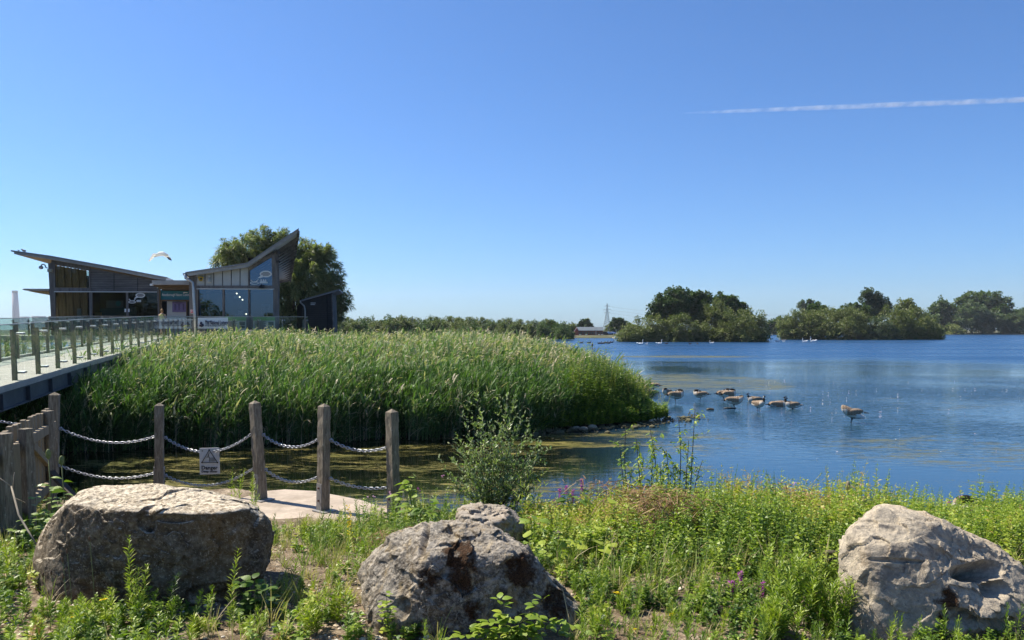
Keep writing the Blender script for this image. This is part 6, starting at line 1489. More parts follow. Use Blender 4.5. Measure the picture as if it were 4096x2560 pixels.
# --- weeds around the slab, the gate and the left boulder
rb = Ribs()
dL = lambda x, y: ((fbm(xyz(x * 1.3, y * 1.3, 0), 3, 25) * 1.3 + .33) + .9 * ((x < -3.3) & (y < 8.2)) + .7 * ((x > -1.9) & (y > 6.2))) * ~ROCKS(x, y) * ~PADX(x, y)
for kind, n, hk in (('mint', 2900, .11), ('fine', 1300, .18), ('fleabane', 300, .22), ('nettle', 750, .17), ('willowherb', 450, .2), ('broad', 500, .06)):
    x, y = scatter(n, -6.5, .5, 3.6, 9.6, dL)
    h = hk * rng.uniform(.4, 1.3, len(x)) * np.where((x > -1.7) & (y > 6.0), 1.35, 1.0)
    herb(rb, x, y, gz(x, y), h, kind, np.clip(.46 + .25 * fbm(xyz(x * 1.5, y * 1.5, 0), 2, 12) + rng.normal(0, .15, len(x)), .05, .97))
o = rb.build('low_weeds', M['herb']); tag(o, 'low mixed weeds on the gravel around the left and middle boulders', 'weeds', kind='stuff')
# --- sparse tufts in the foreground gravel at the right
rb = Ribs()
x, y = scatter(1500, .4, 3.2, 3.6, 5.6, lambda x, y: np.clip(fbm(xyz(x * 2.2, y * 2.2, 0), 3, 29) * 2 + .55, 0, 1) * ~ROCKS(x, y))
herb(rb, x, y, gz(x, y), .10 * rng.uniform(.4, 1.6, len(x)), 'mint', np.clip(rng.normal(.42, .12, len(x)), .05, .95))
x, y = scatter(420, .3, 3.4, 3.6, 5.4, lambda x, y: np.full(len(x), .8) * ~ROCKS(x, y)); herb(rb, x, y, gz(x, y), .17 * rng.uniform(.4, 1.6, len(x)), 'fine', np.clip(rng.normal(.5, .12, len(x)), .05, .95))
o = rb.build('low_weeds', M['herb']); tag(o, 'thin low weeds on the bare gravel before the undergrowth', 'weeds', kind='stuff')
# --- straw-coloured and green grasses
rb = Ribs()
for (n, x0, x1, y0, y1, hh, tl, th) in ((260, -6, .4, 3.8, 8.8, .26, .55, 1.0), (330, .3, 4.6, 4.7, 8.6, .34, .5, 1.0), (70, .3, 3.2, 3.8, 4.8, .15, .6, 1.0), (420, -2.4, .5, 4.6, 8.2, .16, .55, 1.0), (160, -1.6, .2, 5.6, 8.2, .26, .3, .7)):
    x, y = scatter(n, x0, x1, y0, y1, lambda x, y: np.ones(len(x)) * ~ROCKS(x, y) * ~PADX(x, y)); m = 16; tt0 = rng.uniform(tl, th, len(x))
    X_ = np.repeat(x, m) + rng.normal(0, .018, len(x) * m); Y_ = np.repeat(y, m) + rng.normal(0, .018, len(x) * m); nn = len(X_)
    d = unit(np.stack([rng.normal(.12, .3, nn), rng.normal(0, .3, nn), np.ones(nn)], -1)); rb.blades(np.stack([X_, Y_, gz(X_, Y_)], -1), d, hh * rng.uniform(.4, 1.3, nn), rng.uniform(.0025, .006, nn), np.clip(np.repeat(tt0, m) + rng.normal(0, .08, nn), 0, 1), rng.uniform(.05, .6, nn), K=5)
o = rb.build('grass_tufts', leafmat('grass_blade', [(0, (.07, .13, .025)), (.5, (.15, .24, .04)), (.7, (.32, .34, .09)), (.85, (.46, .38, .2)), (1, (.55, .44, .28))], .3, .5, .3)); tag(o, 'tufts of green and straw-coloured grass among the weeds', 'grass', kind='stuff')
# --- dry litter, dead stalks
rb = Ribs(); n = 17000
x = rng.uniform(-6, 4.5, n); y = rng.uniform(3.4, 8.6, n); k = ~ROCKS(x, y) & ~PADX(x, y) & (y < bank_edge(x) - .3); x, y = x[k], y[k]; n = len(x)
d = rdir(n, -.05, .55); rb.blades(np.stack([x, y, gz(x, y) + .004], -1), d, rng.uniform(.03, .16, n), rng.uniform(.002, .006, n), rng.random(n), rng.uniform(0, .4, n), K=3)
for (cx, cy, r_) in ((.95, 7.7, .3), (1.25, 6.9, .3), (1.45, 6.5, .25), (1.15, 6.3, .2), (2.9, 7.6, .25), (-.9, 6.3, .3)):
    m = 420; q = rng.normal(0, 1, (m, 2)) * r_ * .55; zz = gz(cx + q[:, 0], cy + q[:, 1]) + rng.uniform(.15, .50, m) * (1 if cx > 0 else .3)
    rb.blades(np.stack([cx + q[:, 0], cy + q[:, 1], zz], -1), rdir(m, -.5, .6), rng.uniform(.04, .2, m), rng.uniform(.003, .012, m), rng.uniform(.35, .85, m), rng.uniform(0, .8, m), K=4)
o = rb.build('dry_litter', M['brown']); tag(o, 'dry brown stalks and litter lying among the weeds', 'litter', kind='stuff')
# --- bushy cover at the lake end of the reed bank
rb = Ribs()
BUSH = [(1.2, 22.9), (3.0, 23.7), (4.1, 24.3), (5.0, 25.4), (5.1, 27.2), (4.2, 28.5), (2.6, 27), (1.0, 25)]
x = rng.uniform(1, 5.8, 9500); y = rng.uniform(22.6, 28.6, 9500); k = inside(BUSH, x, y); x, y = x[k], y[k]; ed = edge_dist(BUSH, x, y)
h = (1.0 + .35 * fbm(xyz(x * .9, y * .9, 0), 3, 14) + .25 * fbm(xyz(x * 3, y * 3, 0), 2, 15)) * np.interp(x, [1.2, 3.2, 3.8, 4.35, 5.0], [1.65, 1.45, 1.15, .68, .38]) * np.interp(ed, [0, .3, .9], [.35, .62, 1]) * rng.uniform(.7, 1.15, len(x))
tt_ = np.clip(.42 + .35 * fbm(xyz(x * .8, y * .8, 0), 2, 17) + rng.normal(0, .14, len(x)), .05, .95); hf = rng.random(len(x)) < .6
herb(rb, x[hf], y[hf], np.full(hf.sum(), .2), h[hf], 'nettle', tt_[hf], leafk=1.9); hf = ~hf; herb(rb, x[hf], y[hf], np.full(hf.sum(), .2), h[hf] * 1.12, 'willowherb', tt_[hf], leafk=1.8)
xx = rng.uniform(1.6, 5.4, 60); yy_ = np.interp(xx, [1.2, 3.2, 4.4, 5.35], [23.3, 24.1, 24.8, 25.9]) + rng.uniform(0, 1.2, 60); herb(rb, xx, yy_, np.full(60, .2), np.interp(xx, [1.2, 3.2, 4, 4.6, 5.4], [2.1, 1.9, 1.5, 1.0, .6]) * rng.uniform(.8, 1.1, 60), 'fine', rng.uniform(.8, 1, 60), leafk=1.2)
xx = rng.uniform(.4, 5.15, 700); yy_ = np.interp(xx, [0, 1.8, 4, 5.3, 6], [21.7, 23.0, 24.15, 25.5, 27.2]) + rng.uniform(-.15, .5, 700); herb(rb, xx, yy_, np.full(700, .1), rng.uniform(.15, .55, 700), 'mint', rng.uniform(.2, .7, 700), leafk=2.2)
o = rb.build('waterside_herbs', M['herb']); tag(o, 'rounded mass of leafy waterside herbs at the lake end of the reed bed', 'herbs', kind='stuff')

sh_ = [(1.9, 30.5, 2.9), (2.4, 31.2, 2.95), (2.9, 31.0, 2.8), (3.3, 30.2, 2.55), (1.4, 31.5, 2.8), (2.7, 29.6, 2.6)]
for k, (x_, y_, h_) in enumerate(sh_):
    root = empty('sallow_sapling', (x_, y_, .2), ['tallest yellow-green sapling on the lake-end shoulder of the reeds', 'second yellow-green sapling on the shoulder of the reeds, right of the tallest', 'yellow-green sapling in the middle of the group on the reed shoulder', 'rightmost and lowest sapling on the reed shoulder', 'leftmost sapling on the reed shoulder', 'front sapling on the reed shoulder, nearest the lake'][k], 'sapling', 'saplings on the shoulder of the reed bed'); rb = Ribs()
    m = 10; herb(rb, x_ + rng.normal(0, .22, m), y_ + rng.normal(0, .22, m), np.full(m, .2), (h_ - .2) * rng.uniform(.8, 1, m), 'willowherb', np.full(m, .66), leafk=2.4); rb.build('stems_and_leaves', M['herb'], root)
# ================================================================ single plants
def one(name, label, cat, px, py_top, D, h, kind, t0=.5, n=1, spread=.05, group=None, mat='herb', wind=.05, leafk=1.0, z=None):
    """a plant of n stems whose top shows at px, py_top"""
    t = P(px, py_top, D); zz = gz1(t.x, D) if z is None else z; hh = max(.12, t.z - zz)
    root = empty(name, (t.x, D, zz), label, cat, group); rb = Ribs()
    x = t.x - wind * hh + rng.normal(0, spread, n); y = D + rng.normal(0, spread, n)
    x[0] = t.x - wind * hh; y[0] = D
    hs = hh * rng.uniform(.62, 1.0, n); hs[0] = hh
    herb(rb, x, y, gz(x, y) if z is None else np.full(n, z), hs, kind, np.clip(np.full(n, t0) + rng.normal(0, .04, n), 0, 1), wind=wind, leafk=leafk)
    rb.build('stems_and_leaves', M[mat], root); return root
def flowers(root, pts, r, tint, npet=6, flat=False, name='flower'):
    rb = Ribs()
    for q in pts:
        q = np.array(q); d = rdir(npet, -.1 if flat else -.6, .35 if flat else 1)
        rb.leaves(np.repeat(q[None], npet, 0), d, r, r * .6, np.full(npet, tint), .1, K=3)
    return rb.build(name, M['petal'], root)
gF = 'tall narrow-leaved fleabane plants along the front'
F1 = [(925, 2200, 4.25, 1, .016, 'tall single fleabane spike in front of the right end of the left boulder'),
      (530, 2135, 4.35, 2, .03, 'tall forked fleabane in front of the middle of the left boulder'),
      (570, 2250, 4.3, 3, .03, 'bushy fleabane just right of the forked one on the left boulder'),
      (455, 2350, 4.25, 2, .03, 'fleabane beside the small yellow flower below the left boulder'),
      (350, 2395, 4.2, 4, .05, 'leafy fleabane clump below the left part of the left boulder'),
      (250, 2395, 4.2, 3, .04, 'fleabane clump near the plantain heads at the lower left'),
      (155, 2485, 4.15, 3, .04, 'small fleabane at the bottom edge near the left corner'),
      (790, 2465, 4.1, 5, .06, 'short bright fleabane clump below the overhang of the left boulder'),
      (1000, 2505, 4.1, 5, .06, 'short fleabane clump at the bottom right of the left boulder'),
      (40, 2160, 4.9, 5, .10, 'loose fleabane clump at the left edge below the gate'),
      (1272, 2370, 4.2, 3, .03, 'smooth upright fleabane left of the middle boulder, the taller of two'),
      (1232, 2440, 4.15, 3, .03, 'shorter upright fleabane at the bottom left of the middle boulder'),
      (1340, 2310, 4.4, 5, .06, 'thick fleabane clump touching the left foot of the middle boulder'),
      (1430, 2090, 5.6, 4, .05, 'slim fleabane behind the left shoulder of the middle boulder'),
      (1345, 2040, 6.4, 4, .06, 'fleabane clump beside the yellow weld spike'),
      (950, 1875, 7.6, 4, .03, 'fleabane pair standing in front of the post by the boulder, left one'),
      (1010, 1880, 7.5, 4, .03, 'fleabane in front of the foot of the leaning post'),
      (1225, 2060, 6.8, 3, .05, 'pale fleabane on the slab edge left of the yellow spike'),
      (3225, 2180, 4.3, 9, .07, 'tallest feathery fleabane clump left of the right boulder'),
      (3120, 2390, 4.15, 6, .06, 'shorter feathery fleabane left of the tallest clump'),
      (3345, 2300, 4.2, 6, .04, 'fleabane pressed against the left face of the right boulder'),
      (2375, 2450, 4.2, 6, .07, 'fleabane clump at the right foot of the middle boulder'),
      (2540, 2010, 6.6, 5, .05, 'pale slim fleabane rising from the left of the undergrowth'),
      (2460, 1900, 8.0, 4, .04, 'leafy willowherb sprig against the water right of the purple spikes')]
for (px, py, D, n, sp_, lab) in F1: one('fleabane', lab, 'weed', px, py, D, .5, 'fleabane', .68 if px < 3000 else .60, n if px < 3000 else n + 8, sp_, gF, leafk=1.05 if px < 3000 else 1.25)
# yellow weld spike
r_ = one('weld_spike', 'yellow flower spike standing at the front edge of the slab', 'weed', 1395, 2020, 6.3, .5, 'fine', .7, 1, .01, None, leafk=.4)
rb = Ribs(); t = P(1393, 2020, 6.3); q = np.stack([t.x + rng.normal(0, .008, 160) + .02 * np.linspace(0, 1, 160), 6.3 + rng.normal(0, .008, 160), t.z - np.linspace(0, .34, 160)], -1); rb.leaves(q, rdir(160, -.3, .8), .016, .012, np.full(160, .82), .1, K=3); rb.build('flower_spike', M['petal'], r_)
# teasels
gT = 'teasels with spiny heads'
def teasel(px, py, D, lab, side=0, hh=.045, dry=False):
    t = P(px, py, D); z = gz1(t.x, D); root = empty('teasel', (t.x, D, z), lab, 'teasel', gT)
    mb = MB(); mb.tube([(t.x, D, z), (t.x + .01, D, (z + t.z) / 2), (t.x, D, t.z - hh)], [.006, .005, .004], 6); mb.build('stem', M['tz_stem'] if not dry else M['tz_dry'], root, smooth=True)
    mb = MB(); mb.ell((t.x, D, t.z - hh * .2), (hh * .45, hh * .45, hh), 10, 8); hd = mb.build('seed_head', M['tz_head'] if not dry else M['tz_dry'], root, smooth=True)
    rb = Ribs(); n = 220; d = rdir(n, -.9, 1); q = np.array([t.x, D, t.z - hh * .2]) + d * np.array([hh * .45, hh * .45, hh]); rb.leaves(q, unit(d + [0, 0, .4]), .012, .0025, np.full(n, .75 if not dry else .95), 0, K=2); rb.build('spines', M['stem'], hd)
    rb = Ribs(); n = 9; az = rng.uniform(0, 6.28, n); d = unit(np.stack([np.cos(az), np.sin(az), np.full(n, .7)], -1)); pts = np.array([t.x, D, t.z - hh * 1.15])[None, None] + d[:, None] * (np.linspace(0, 1, 4)[None, :, None] * hh * 1.5); pts[..., 2] += (np.linspace(0, 1, 4) ** 2 * hh * .8)[None]
    rb.stems(pts, np.linspace(.002, .0006, 4)[None].repeat(n, 0), np.full(n, .7)); rb.build('bracts', M['stem'], root)
    if not dry:
        rb = Ribs(); n = 8; f = np.linspace(.15, .72, n); az = np.where(np.arange(n) % 2, 0.2, 3.3) + rng.normal(0, .4, n); q = np.stack([np.full(n, t.x), np.full(n, D), z + (t.z - z) * f], -1); d = unit(np.stack([np.cos(az), np.sin(az), np.full(n, .45)], -1))
        rb.leaves(q, d, np.interp(f, [0, 1], [.20, .10]), np.interp(f, [0, 1], [.055, .03]), np.full(n, .5), .45, K=5); rb.build('leaf', M['herb'], root)
M['tz_stem'] = pm('teasel_green', (.13, .16, .06), .7, .2, 9); M['tz_head'] = pm('teasel_head', (.16, .19, .07), .8, .3, 60); M['tz_dry'] = pm('teasel_dry', (.30, .24, .15), .8, .3, 40)
teasel(193, 1812, 6.6, 'taller teasel at the left before the picket gate'); teasel(246, 1838, 6.8, 'shorter teasel right of the taller one near the gate')
teasel(3392, 1940, 7.3, 'taller dry teasel behind the left shoulder of the right boulder', hh=.05, dry=True); teasel(3458, 2000, 6.6, 'shorter dry teasel just above the right boulder', hh=.045, dry=True)
# purple loosestrife
gP = 'purple loosestrife spikes'
def looses(px, py, D, lab, hh=.5, fl=.22):
    root = one('purple_loosestrife', lab, 'flower', px, py, D, hh, 'willowherb', .35, 1, .02, gP, leafk=.7, wind=.02)
    t = P(px, py, D); n = int(240 * fl / .2); f = rng.random(n); q = np.stack([t.x + rng.normal(0, .008, n), D + rng.normal(0, .008, n), t.z - .02 - f * fl], -1)
    rb = Ribs(); rb.leaves(q, rdir(n, -.4, .8), .016, .011, rng.uniform(.02, .3, n), .1, K=3); rb.build('flower_spike', M['petal'], root)
for (px, py, D, lab, fl) in ((2240, 1945, 8.2, 'leftmost loosestrife spike in the group at the water edge', .2), (2292, 1950, 8.2, 'second loosestrife spike from the left in the group at the water edge', .15),
                         (2328, 1908, 8.2, 'tallest loosestrife spike in the group at the water edge', .22), (2220, 1990, 8.0, 'short dark loosestrife spike left of the water edge group', .14), (2265, 1935, 8.3, 'faded loosestrife spike between the first two at the water edge', .1),
                         (2228, 2115, 5.9, 'lone loosestrife spike right above the middle boulder', .10), (2930, 2310, 4.7, 'left loosestrife spike low in the undergrowth', .12), (2962, 2275, 4.8, 'tallest loosestrife spike low in the undergrowth', .13),
                         (3052, 2315, 4.75, 'right loosestrife spike low in the undergrowth', .12), (2975, 2460, 4.4, 'loosestrife spike over the bare gravel', .10), (2868, 2410, 4.5, 'small loosestrife sprig left over the bare gravel', .05),
                         (2690, 2010, 7.2, 'loosestrife spike in the middle of the tall weed stems', .12), (3920, 2120, 7.0, 'loosestrife spike behind the right boulder', .14), (3905, 2210, 6.4, 'small loosestrife spike touching the right boulder from behind', .08)):
    looses(px, py, D, lab, fl=fl)
# willow shrub in the middle
def shrub(name, label, px, D, tops, z, base_sp, mat, leaf=(.045, .017), n_side=9, t0=.5, r=.006, dens=30, cat='shrub'):
    c = P(px, 2000, D); root = empty(name, (c.x, D, z), label, cat); st = MB(); rb = Ribs()
    for (tx, ty, dy) in tops:
        t = P(tx, ty, D + dy); b0 = Vector((c.x + random.gauss(0, base_sp), D + random.gauss(0, base_sp), z)); mid = b0.lerp(t, .5) + Vector((0, 0, .10 * (t - b0).length))
        pts = [b0.lerp(mid, u * 2) if u < .5 else mid.lerp(t, u * 2 - 1) for u in (0, .2, .4, .6, .8, 1)]
        st.tube(pts, [r, r * .9, r * .7, r * .55, r * .4, r * .2], 5)
        allp = [(pts, 1.0)]
        for k in range(n_side):
            u = random.uniform(.2, .92); i = int(u * 5); s0 = pts[i].lerp(pts[i + 1], u * 5 - i); a = random.uniform(0, 6.28); L = random.uniform(.10, .30) * (1.2 - u * .6)
            e = s0 + Vector((math.cos(a) * L, math.sin(a) * L, L * random.uniform(.3, 1.3))); m = s0.lerp(e, .5) + Vector((0, 0, -.01)); st.tube([s0, m, e], [r * .4, r * .3, r * .12], 4); allp.append(([s0, m, e], .8))
        for (pp, sz) in allp:
            Lt = sum((pp[i + 1] - pp[i]).length for i in range(len(pp) - 1)); m = max(6, int(Lt * dens * 2.1)); u = rng.random(m) ** .8 * (len(pp) - 1.001); i0 = u.astype(int); A = np.array([q[:] for q in pp]); w_ = (u - i0)[:, None]
            q = A[i0] * (1 - w_) + A[i0 + 1] * w_; ax = unit(A[i0 + 1] - A[i0]); d = unit(rdir(m, -.2, .8) + ax * .9)
            rb.leaves(q, d, leaf[0] * rng.uniform(.6, 1.3, m) * sz, leaf[1] * rng.uniform(.7, 1.2, m) * sz, np.clip(t0 + rng.normal(0, .16, m), 0, 1), .15, K=4)
    st.build('branches', M['bark'], root, smooth=True, fixn=False); rb.build('foliage', mat, root); return root
tops = [(1840, 1800, .1), (1880, 1760, .2), (1920, 1740, .1), (1990, 1740, .15), (2040, 1690, .2), (2130, 1790, .15), (2090, 1770, -.1), (1800, 1900, .1), (1870, 1850, .15), (1950, 1820, .2), (2020, 1850, .2), (2100, 1850, .15), (2180, 1840, .1), (1905, 1570, 0), (2030, 1578, .1), (2062, 1592, .1), (1925, 1650, -.1), (1858, 1690, 0), (1885, 1665, .1), (2100, 1650, 0), (2115, 1700, .2), (1830, 1750, -.1), (1800, 1830, 0), (1960, 1690, -.1), (2000, 1700, .2), (2060, 1720, .0), (2165, 1770, .1), (2205, 1790, .1), (2190, 1880, .0), (1980, 1780, -.3), (1900, 1790, -.2), (2040, 1800, -.2), (1850, 1880, -.2), (2120, 1850, -.2), (1790, 1900, 0), (2160, 1920, 0), (1940, 1860, -.3), (2080, 1900, -.2), (1900, 1930, -.3), (2000, 1930, -.3), (1820, 1950, 0), (2120, 1960, 0)]
shrub('willow_shrub', 'grey-green young willow shrub at the water edge in the middle of the photo', 1975, 7.9, tops, gz1(-.15, 7.9) - .05, .07, M['greyherb'], (.052, .021), 8, .62, .0055, 27)
shrub('weedy_shrub', 'small leafy willow sprig right of the smaller boulder', 2130, 7.3, [(2085, 1900, 0), (2110, 1940, .1), (2150, 1930, 0), (2165, 1925, 0), (2060, 1980, 0)], gz1(.2, 7.3), .05, M['herb'], (.09, .012), 2, .66, .003, 16, 'shrub')
# tall dark stems with yellowing leaves against the water
gW = 'tall thin-leaved stems against the lake'
W1 = [(2780, 1635, 'tallest thin dark stem against the lake with few leaves'), (2715, 1680, 'second tallest bare stem leaning right against the lake'), (2505, 1695, 'leftmost tall stem of the thin-leaved group against the lake'), (2545, 1755, 'tall stem second from the left in the group against the lake'), (2600, 1715, 'dark middle stem of the group against the lake'), (2620, 1780, 'stem with yellow leaves in the middle of the group against the lake'), (2480, 1800, 'low stem left of the thin-leaved group'), (2665, 1800, 'bushy stem right of the yellow-leaved one'), (2810, 1840, 'arching stem at the right end of the thin-leaved group'), (2755, 1760, 'thin stem just left of the tallest one against the lake'), (2690, 1850, 'short bushy stem in the right half of the thin-leaved group'), (2575, 1830, 'short stem between the left and middle stems against the lake'), (2640, 1860, 'low leafy stem right of the yellow-leaved one'), (2740, 1880, 'low dark stem below the tallest one'), (2525, 1880, 'low stem near the foot of the leftmost tall stem')]
for i, (px, py, lab) in enumerate(W1):
    D = 7.6 + .25 * (i % 3); bx_ = px + (30 if px < 2560 else -30 if px > 2650 else 12); t = P(px, py, D); b0 = P(bx_, 2200, D); z = gz1(b0.x, D); b0.z = z
    root = empty('tall_weed', b0, lab, 'weed', gW); N = 1; K = 7; tt = np.linspace(0, 1, K); A, B_ = np.array(b0), np.array(t); side = np.array([.06 * math.sin(i * 2.1), 0, 0])
    pts = (A[None] * (1 - tt[:, None]) + B_[None] * tt[:, None] + side[None] * np.sin(tt * 3.14)[:, None])[None]
    rb = Ribs(); rb.stems(pts, np.linspace(.009, .003, K)[None], np.array([.08])); rb.build('stem', M['stem'], root)
    rb = Ribs(); nl = 26 if i not in (7, 5) else 90; u = rng.uniform(.3, 1, nl) * (K - 1.001); i0 = u.astype(int); w_ = (u - i0)[:, None]; q = pts[0][i0] * (1 - w_) + pts[0][i0 + 1] * w_
    d = rdir(nl, -.5, .8); rb.leaves(q + d * .008, d, rng.uniform(.03, .07, nl), rng.uniform(.014, .028, nl), np.clip(rng.normal(.62, .17, nl), 0, .9), .6, K=4)
    for k in range(5):
        a = pts[0][3 + (k % 3)] + np.array([0, 0, .03 * k]); e = a + np.array([random.uniform(-.16, .2), random.uniform(-.1, .1), random.uniform(.04, .14)]); br_ = np.stack([a, (a + e) / 2 + [0, 0, .01], e])[None]; rb.stems(br_, np.array([[.0022, .0016, .001]]), np.array([.3]))
        m = 9; uu = rng.random(m)[:, None]; d = rdir(m, -.4, .8); rb.leaves(a * (1 - uu) + e * uu, d, rng.uniform(.035, .07, m), rng.uniform(.014, .026, m), np.clip(rng.normal(.6, .15, m), 0, .92), .5, K=4)
    rb.build('leaves', M['herb'], root)
# yellow-topped tansy and hawkbits
gY = 'yellow button flowers'
for (px, py, D, lab, big) in ((2472, 2375, 4.5, 'yellow button flower head just right of the middle boulder', 1), (2692, 2458, 4.3, 'yellow button flower heads over the bare gravel, the larger pair', 1), (2538, 2520, 4.15, 'yellow button flower low beside the gravel', 1), (2622, 2510, 4.2, 'yellow button flower between the other two over the gravel', 1), (427, 2390, 4.15, 'single yellow daisy-like flower in front of the left boulder', 0), (306, 2463, 4.1, 'single yellow flower low below the left boulder', 0), (2500, 2553, 4.1, 'yellow button flower at the bottom edge', 1)):
    r_ = one('yellow_flower', lab, 'flower', px, py, D, .2, 'fine' if big else 'fine', .5, 2 if big else 1, .015, gY, leafk=.7 if big else .3); t = P(px, py, D)
    flowers(r_, [(t.x + random.gauss(0, .012), D + random.gauss(0, .01), t.z + random.gauss(0, .004)) for _ in range(9 if big else 2)], .010 if big else .014, .95, 10, True)
gO = 'white and pink flower heads in the undergrowth'
for (px, py, D, lab, tn) in ((2628, 2062, 7.0, 'left white daisy in the middle of the undergrowth', .5), (2738, 2058, 7.0, 'right white daisy in the middle of the undergrowth', .5), (2748, 2020, 7.3, 'upper white daisy beside the tall stems', .5), (3048, 1925, 8.2, 'pink willowherb flower at the top of the bright green bank', .34), (3118, 1932, 8.2, 'pink willowherb flowers right of the first on the bright green bank', .34), (3178, 1936, 8.2, 'pale pink flower near the dark seed heads on the bank', .36), (3420, 1945, 8.0, 'pink flowers behind the dry teasel', .34), (3450, 1938, 8.0, 'pink flowers right of the dry teasel', .33), (3840, 1985, 8.2, 'pink flowers above the dark goose back', .34), (3800, 2012, 8.0, 'pink thistle-like flower left of the dark goose back', .30), (1560, 1975, 7.8, 'pinkish flower head at the foot of the rightmost post', .36), (1490, 1990, 7.6, 'pale pink umbel left of the rightmost post', .38), (1672, 1955, 7.9, 'small bright pink flower left of the willow shrub', .30), (1770, 1905, 8.0, 'pink flower at the left edge of the willow shrub', .33), (2472, 1990, 7.9, 'cream flower heads between the purple spikes and the tall stems', .52), (3445, 2020, 6.8, 'pale seed head above the right boulder', .5)):
    r_ = one('flowering_herb', lab, 'flower', px, py, D, .3, 'willowherb', .5, 2, .03, gO, leafk=.8); t = P(px, py, D)
    flowers(r_, [(t.x + random.gauss(0, .014), D + random.gauss(0, .014), t.z + random.gauss(0, .006)) for _ in range(3 if tn != .5 else 1)], .016 if tn != .5 else .024, tn, 9, tn == .5)
# plantain heads
gN = 'brown plantain seed heads'
for (px, py, D, lab) in ((268, 2200, 4.35, 'tallest plantain head at the left part of the left boulder'), (250, 2235, 4.35, 'plantain head left of the tallest one'), (205, 2285, 4.4, 'low plantain head at the left foot of the left boulder'), (358, 2150, 4.4, 'plantain head against the upper dark face of the left boulder'), (253, 2300, 4.3, 'short plantain head below the tallest one'), (172, 2295, 4.4, 'smallest plantain head near the left edge of the boulder')):
    t = P(px, py, D); z = gz1(t.x, D); root = empty('plantain', (t.x, D, z), lab, 'weed', gN)
    mb = MB(); mb.tube([(t.x + .02, D, z), (t.x + .012, D, (z + t.z) / 2), (t.x, D, t.z)], .0018, 4); mb.build('stalk', M['tz_stem'], root); mb = MB(); mb.ell((t.x, D, t.z - .008), (.006, .006, .016), 8, 6); mb.build('seed_head', pm('plantain_brown', (.12, .07, .04), .9, .3, 80), root, smooth=True)
# broad leaves
def rosette(px, py, D, lab, n, L, Wd, t0, zup=.12, name='broad_leaved_weed', grp=None, cat='weed', mat='herb'):
    t = P(px, py, D); z = gz1(t.x, D); root = empty(name, (t.x, D, z), lab, cat, grp); rb = Ribs()
    az = rng.uniform(0, 6.28, n); hh = np.abs(rng.normal(zup, zup * .5, n)); q0 = np.stack([t.x + rng.normal(0, .02, n), D + rng.normal(0, .02, n), np.full(n, z)], -1)
    d = unit(np.stack([np.cos(az), np.sin(az), rng.uniform(.3, 1.2, n)], -1)); e = q0 + d * (rng.uniform(.4, 1.4, n) * L)[:, None] + np.stack([np.zeros(n), np.zeros(n), hh], -1)
    rb.stems(np.stack([q0, (q0 + e) / 2, e], 1), .0025, np.full(n, .5)); d2 = unit(d * [1, 1, .25]); rb.leaves(e, d2, L * rng.uniform(.6, 1.2, n), Wd * rng.uniform(.7, 1.2, n), np.clip(t0 + rng.normal(0, .06, n), 0, 1), .35, K=6, roll=rng.normal(0, .35, n)); rb.build('leaf_cluster', M[mat], root); return root
gB = 'broad-leaved plants'
rosette(2360, 2250, 5.7, 'bright lime broad-leaved plant right of the middle boulder', 26, .11, .10, .74, .10, grp=gB); rosette(2480, 2180, 6.2, 'lime broad leaves above the bright plant near the undergrowth edge', 14, .10, .09, .72, .2, grp=gB)
rosette(2310, 2060, 7.4, 'dark broad-leaved dock below the purple spikes', 22, .16, .07, .30, .22, grp=gB); rosette(2200, 2240, 5.6, 'broad green leaves touching the right shoulder of the middle boulder', 18, .10, .09, .66, .10, grp=gB)
rosette(1660, 2000, 7.6, 'large-leaved plant with yellowing leaves between the rightmost post and the shrub', 26, .13, .075, .62, .25, grp=gB); rosette(1690, 2050, 7.2, 'dark-leaved plant below the yellowing one at the post', 24, .12, .07, .45, .15, grp=gB); rosette(2140, 2120, 6.0, 'round green leaves right of the smaller boulder', 16, .08, .08, .5, .16, grp=gB)
# brambles
def bramble(px, py, D, lab, tips, t0=.45, L=.055, z=None):
    c = P(px, py, D); z = gz1(c.x, D) if z is None else z; root = empty('bramble', (c.x, D, z), lab, 'bramble', 'brambles at the feet of the boulders'); rb = Ribs(); st = Ribs()
    for (tx, ty, dy) in tips:
        t = np.array(P(tx, ty, D + dy)); b0 = np.array([c.x + random.gauss(0, .06), D + random.gauss(0, .03), z]); tt = np.linspace(0, 1, 6)[:, None]; pts = b0 * (1 - tt) + t * tt + np.array([0, 0, 1]) * np.sin(tt * 3.14) * .03
        st.stems(pts[None], np.linspace(.0032, .0012, 6)[None], np.array([.35]))
        for j in range(5):
            q = pts[1 + j]; az = random.uniform(0, 6.28)
            for k in range(3):
                a = az + (k - 1) * 1.1; d = unit(np.array([[math.cos(a), math.sin(a) - .3, .35]])); rb.leaves(q[None] + d * .012, d, L * random.uniform(.7, 1.2), L * .68, np.array([np.clip(t0 + random.gauss(0, .07), 0, 1)]), .3, K=6, roll=np.array([random.gauss(0, .3)]))
    st.build('canes', M['stem'], root); rb.build('leaf_cluster', M['herb'], root)
bramble(2040, 2560, 3.95, 'bright bramble in front of the middle boulder at the bottom edge', [(1890, 2510, 0), (1960, 2490, 0), (2000, 2400, 0), (2170, 2400, 0), (2160, 2470, .05), (2240, 2480, 0), (2290, 2500, 0), (2020, 2470, .0), (2100, 2530, 0), (1850, 2540, 0), (2330, 2530, 0)], .56, .06)
bramble(1020, 2450, 4.45, 'dark bramble in the shade under the right end of the left boulder', [(960, 2340, 0), (1010, 2320, 0), (1060, 2360, 0), (1000, 2420, 0), (1080, 2410, 0), (960, 2440, 0)], .25, .07)
bramble(1540, 2560, 4.1, 'thin yellowish bramble shoots at the left foot of the middle boulder', [(1545, 2380, 0), (1560, 2450, 0), (1520, 2420, 0)], .68, .04)
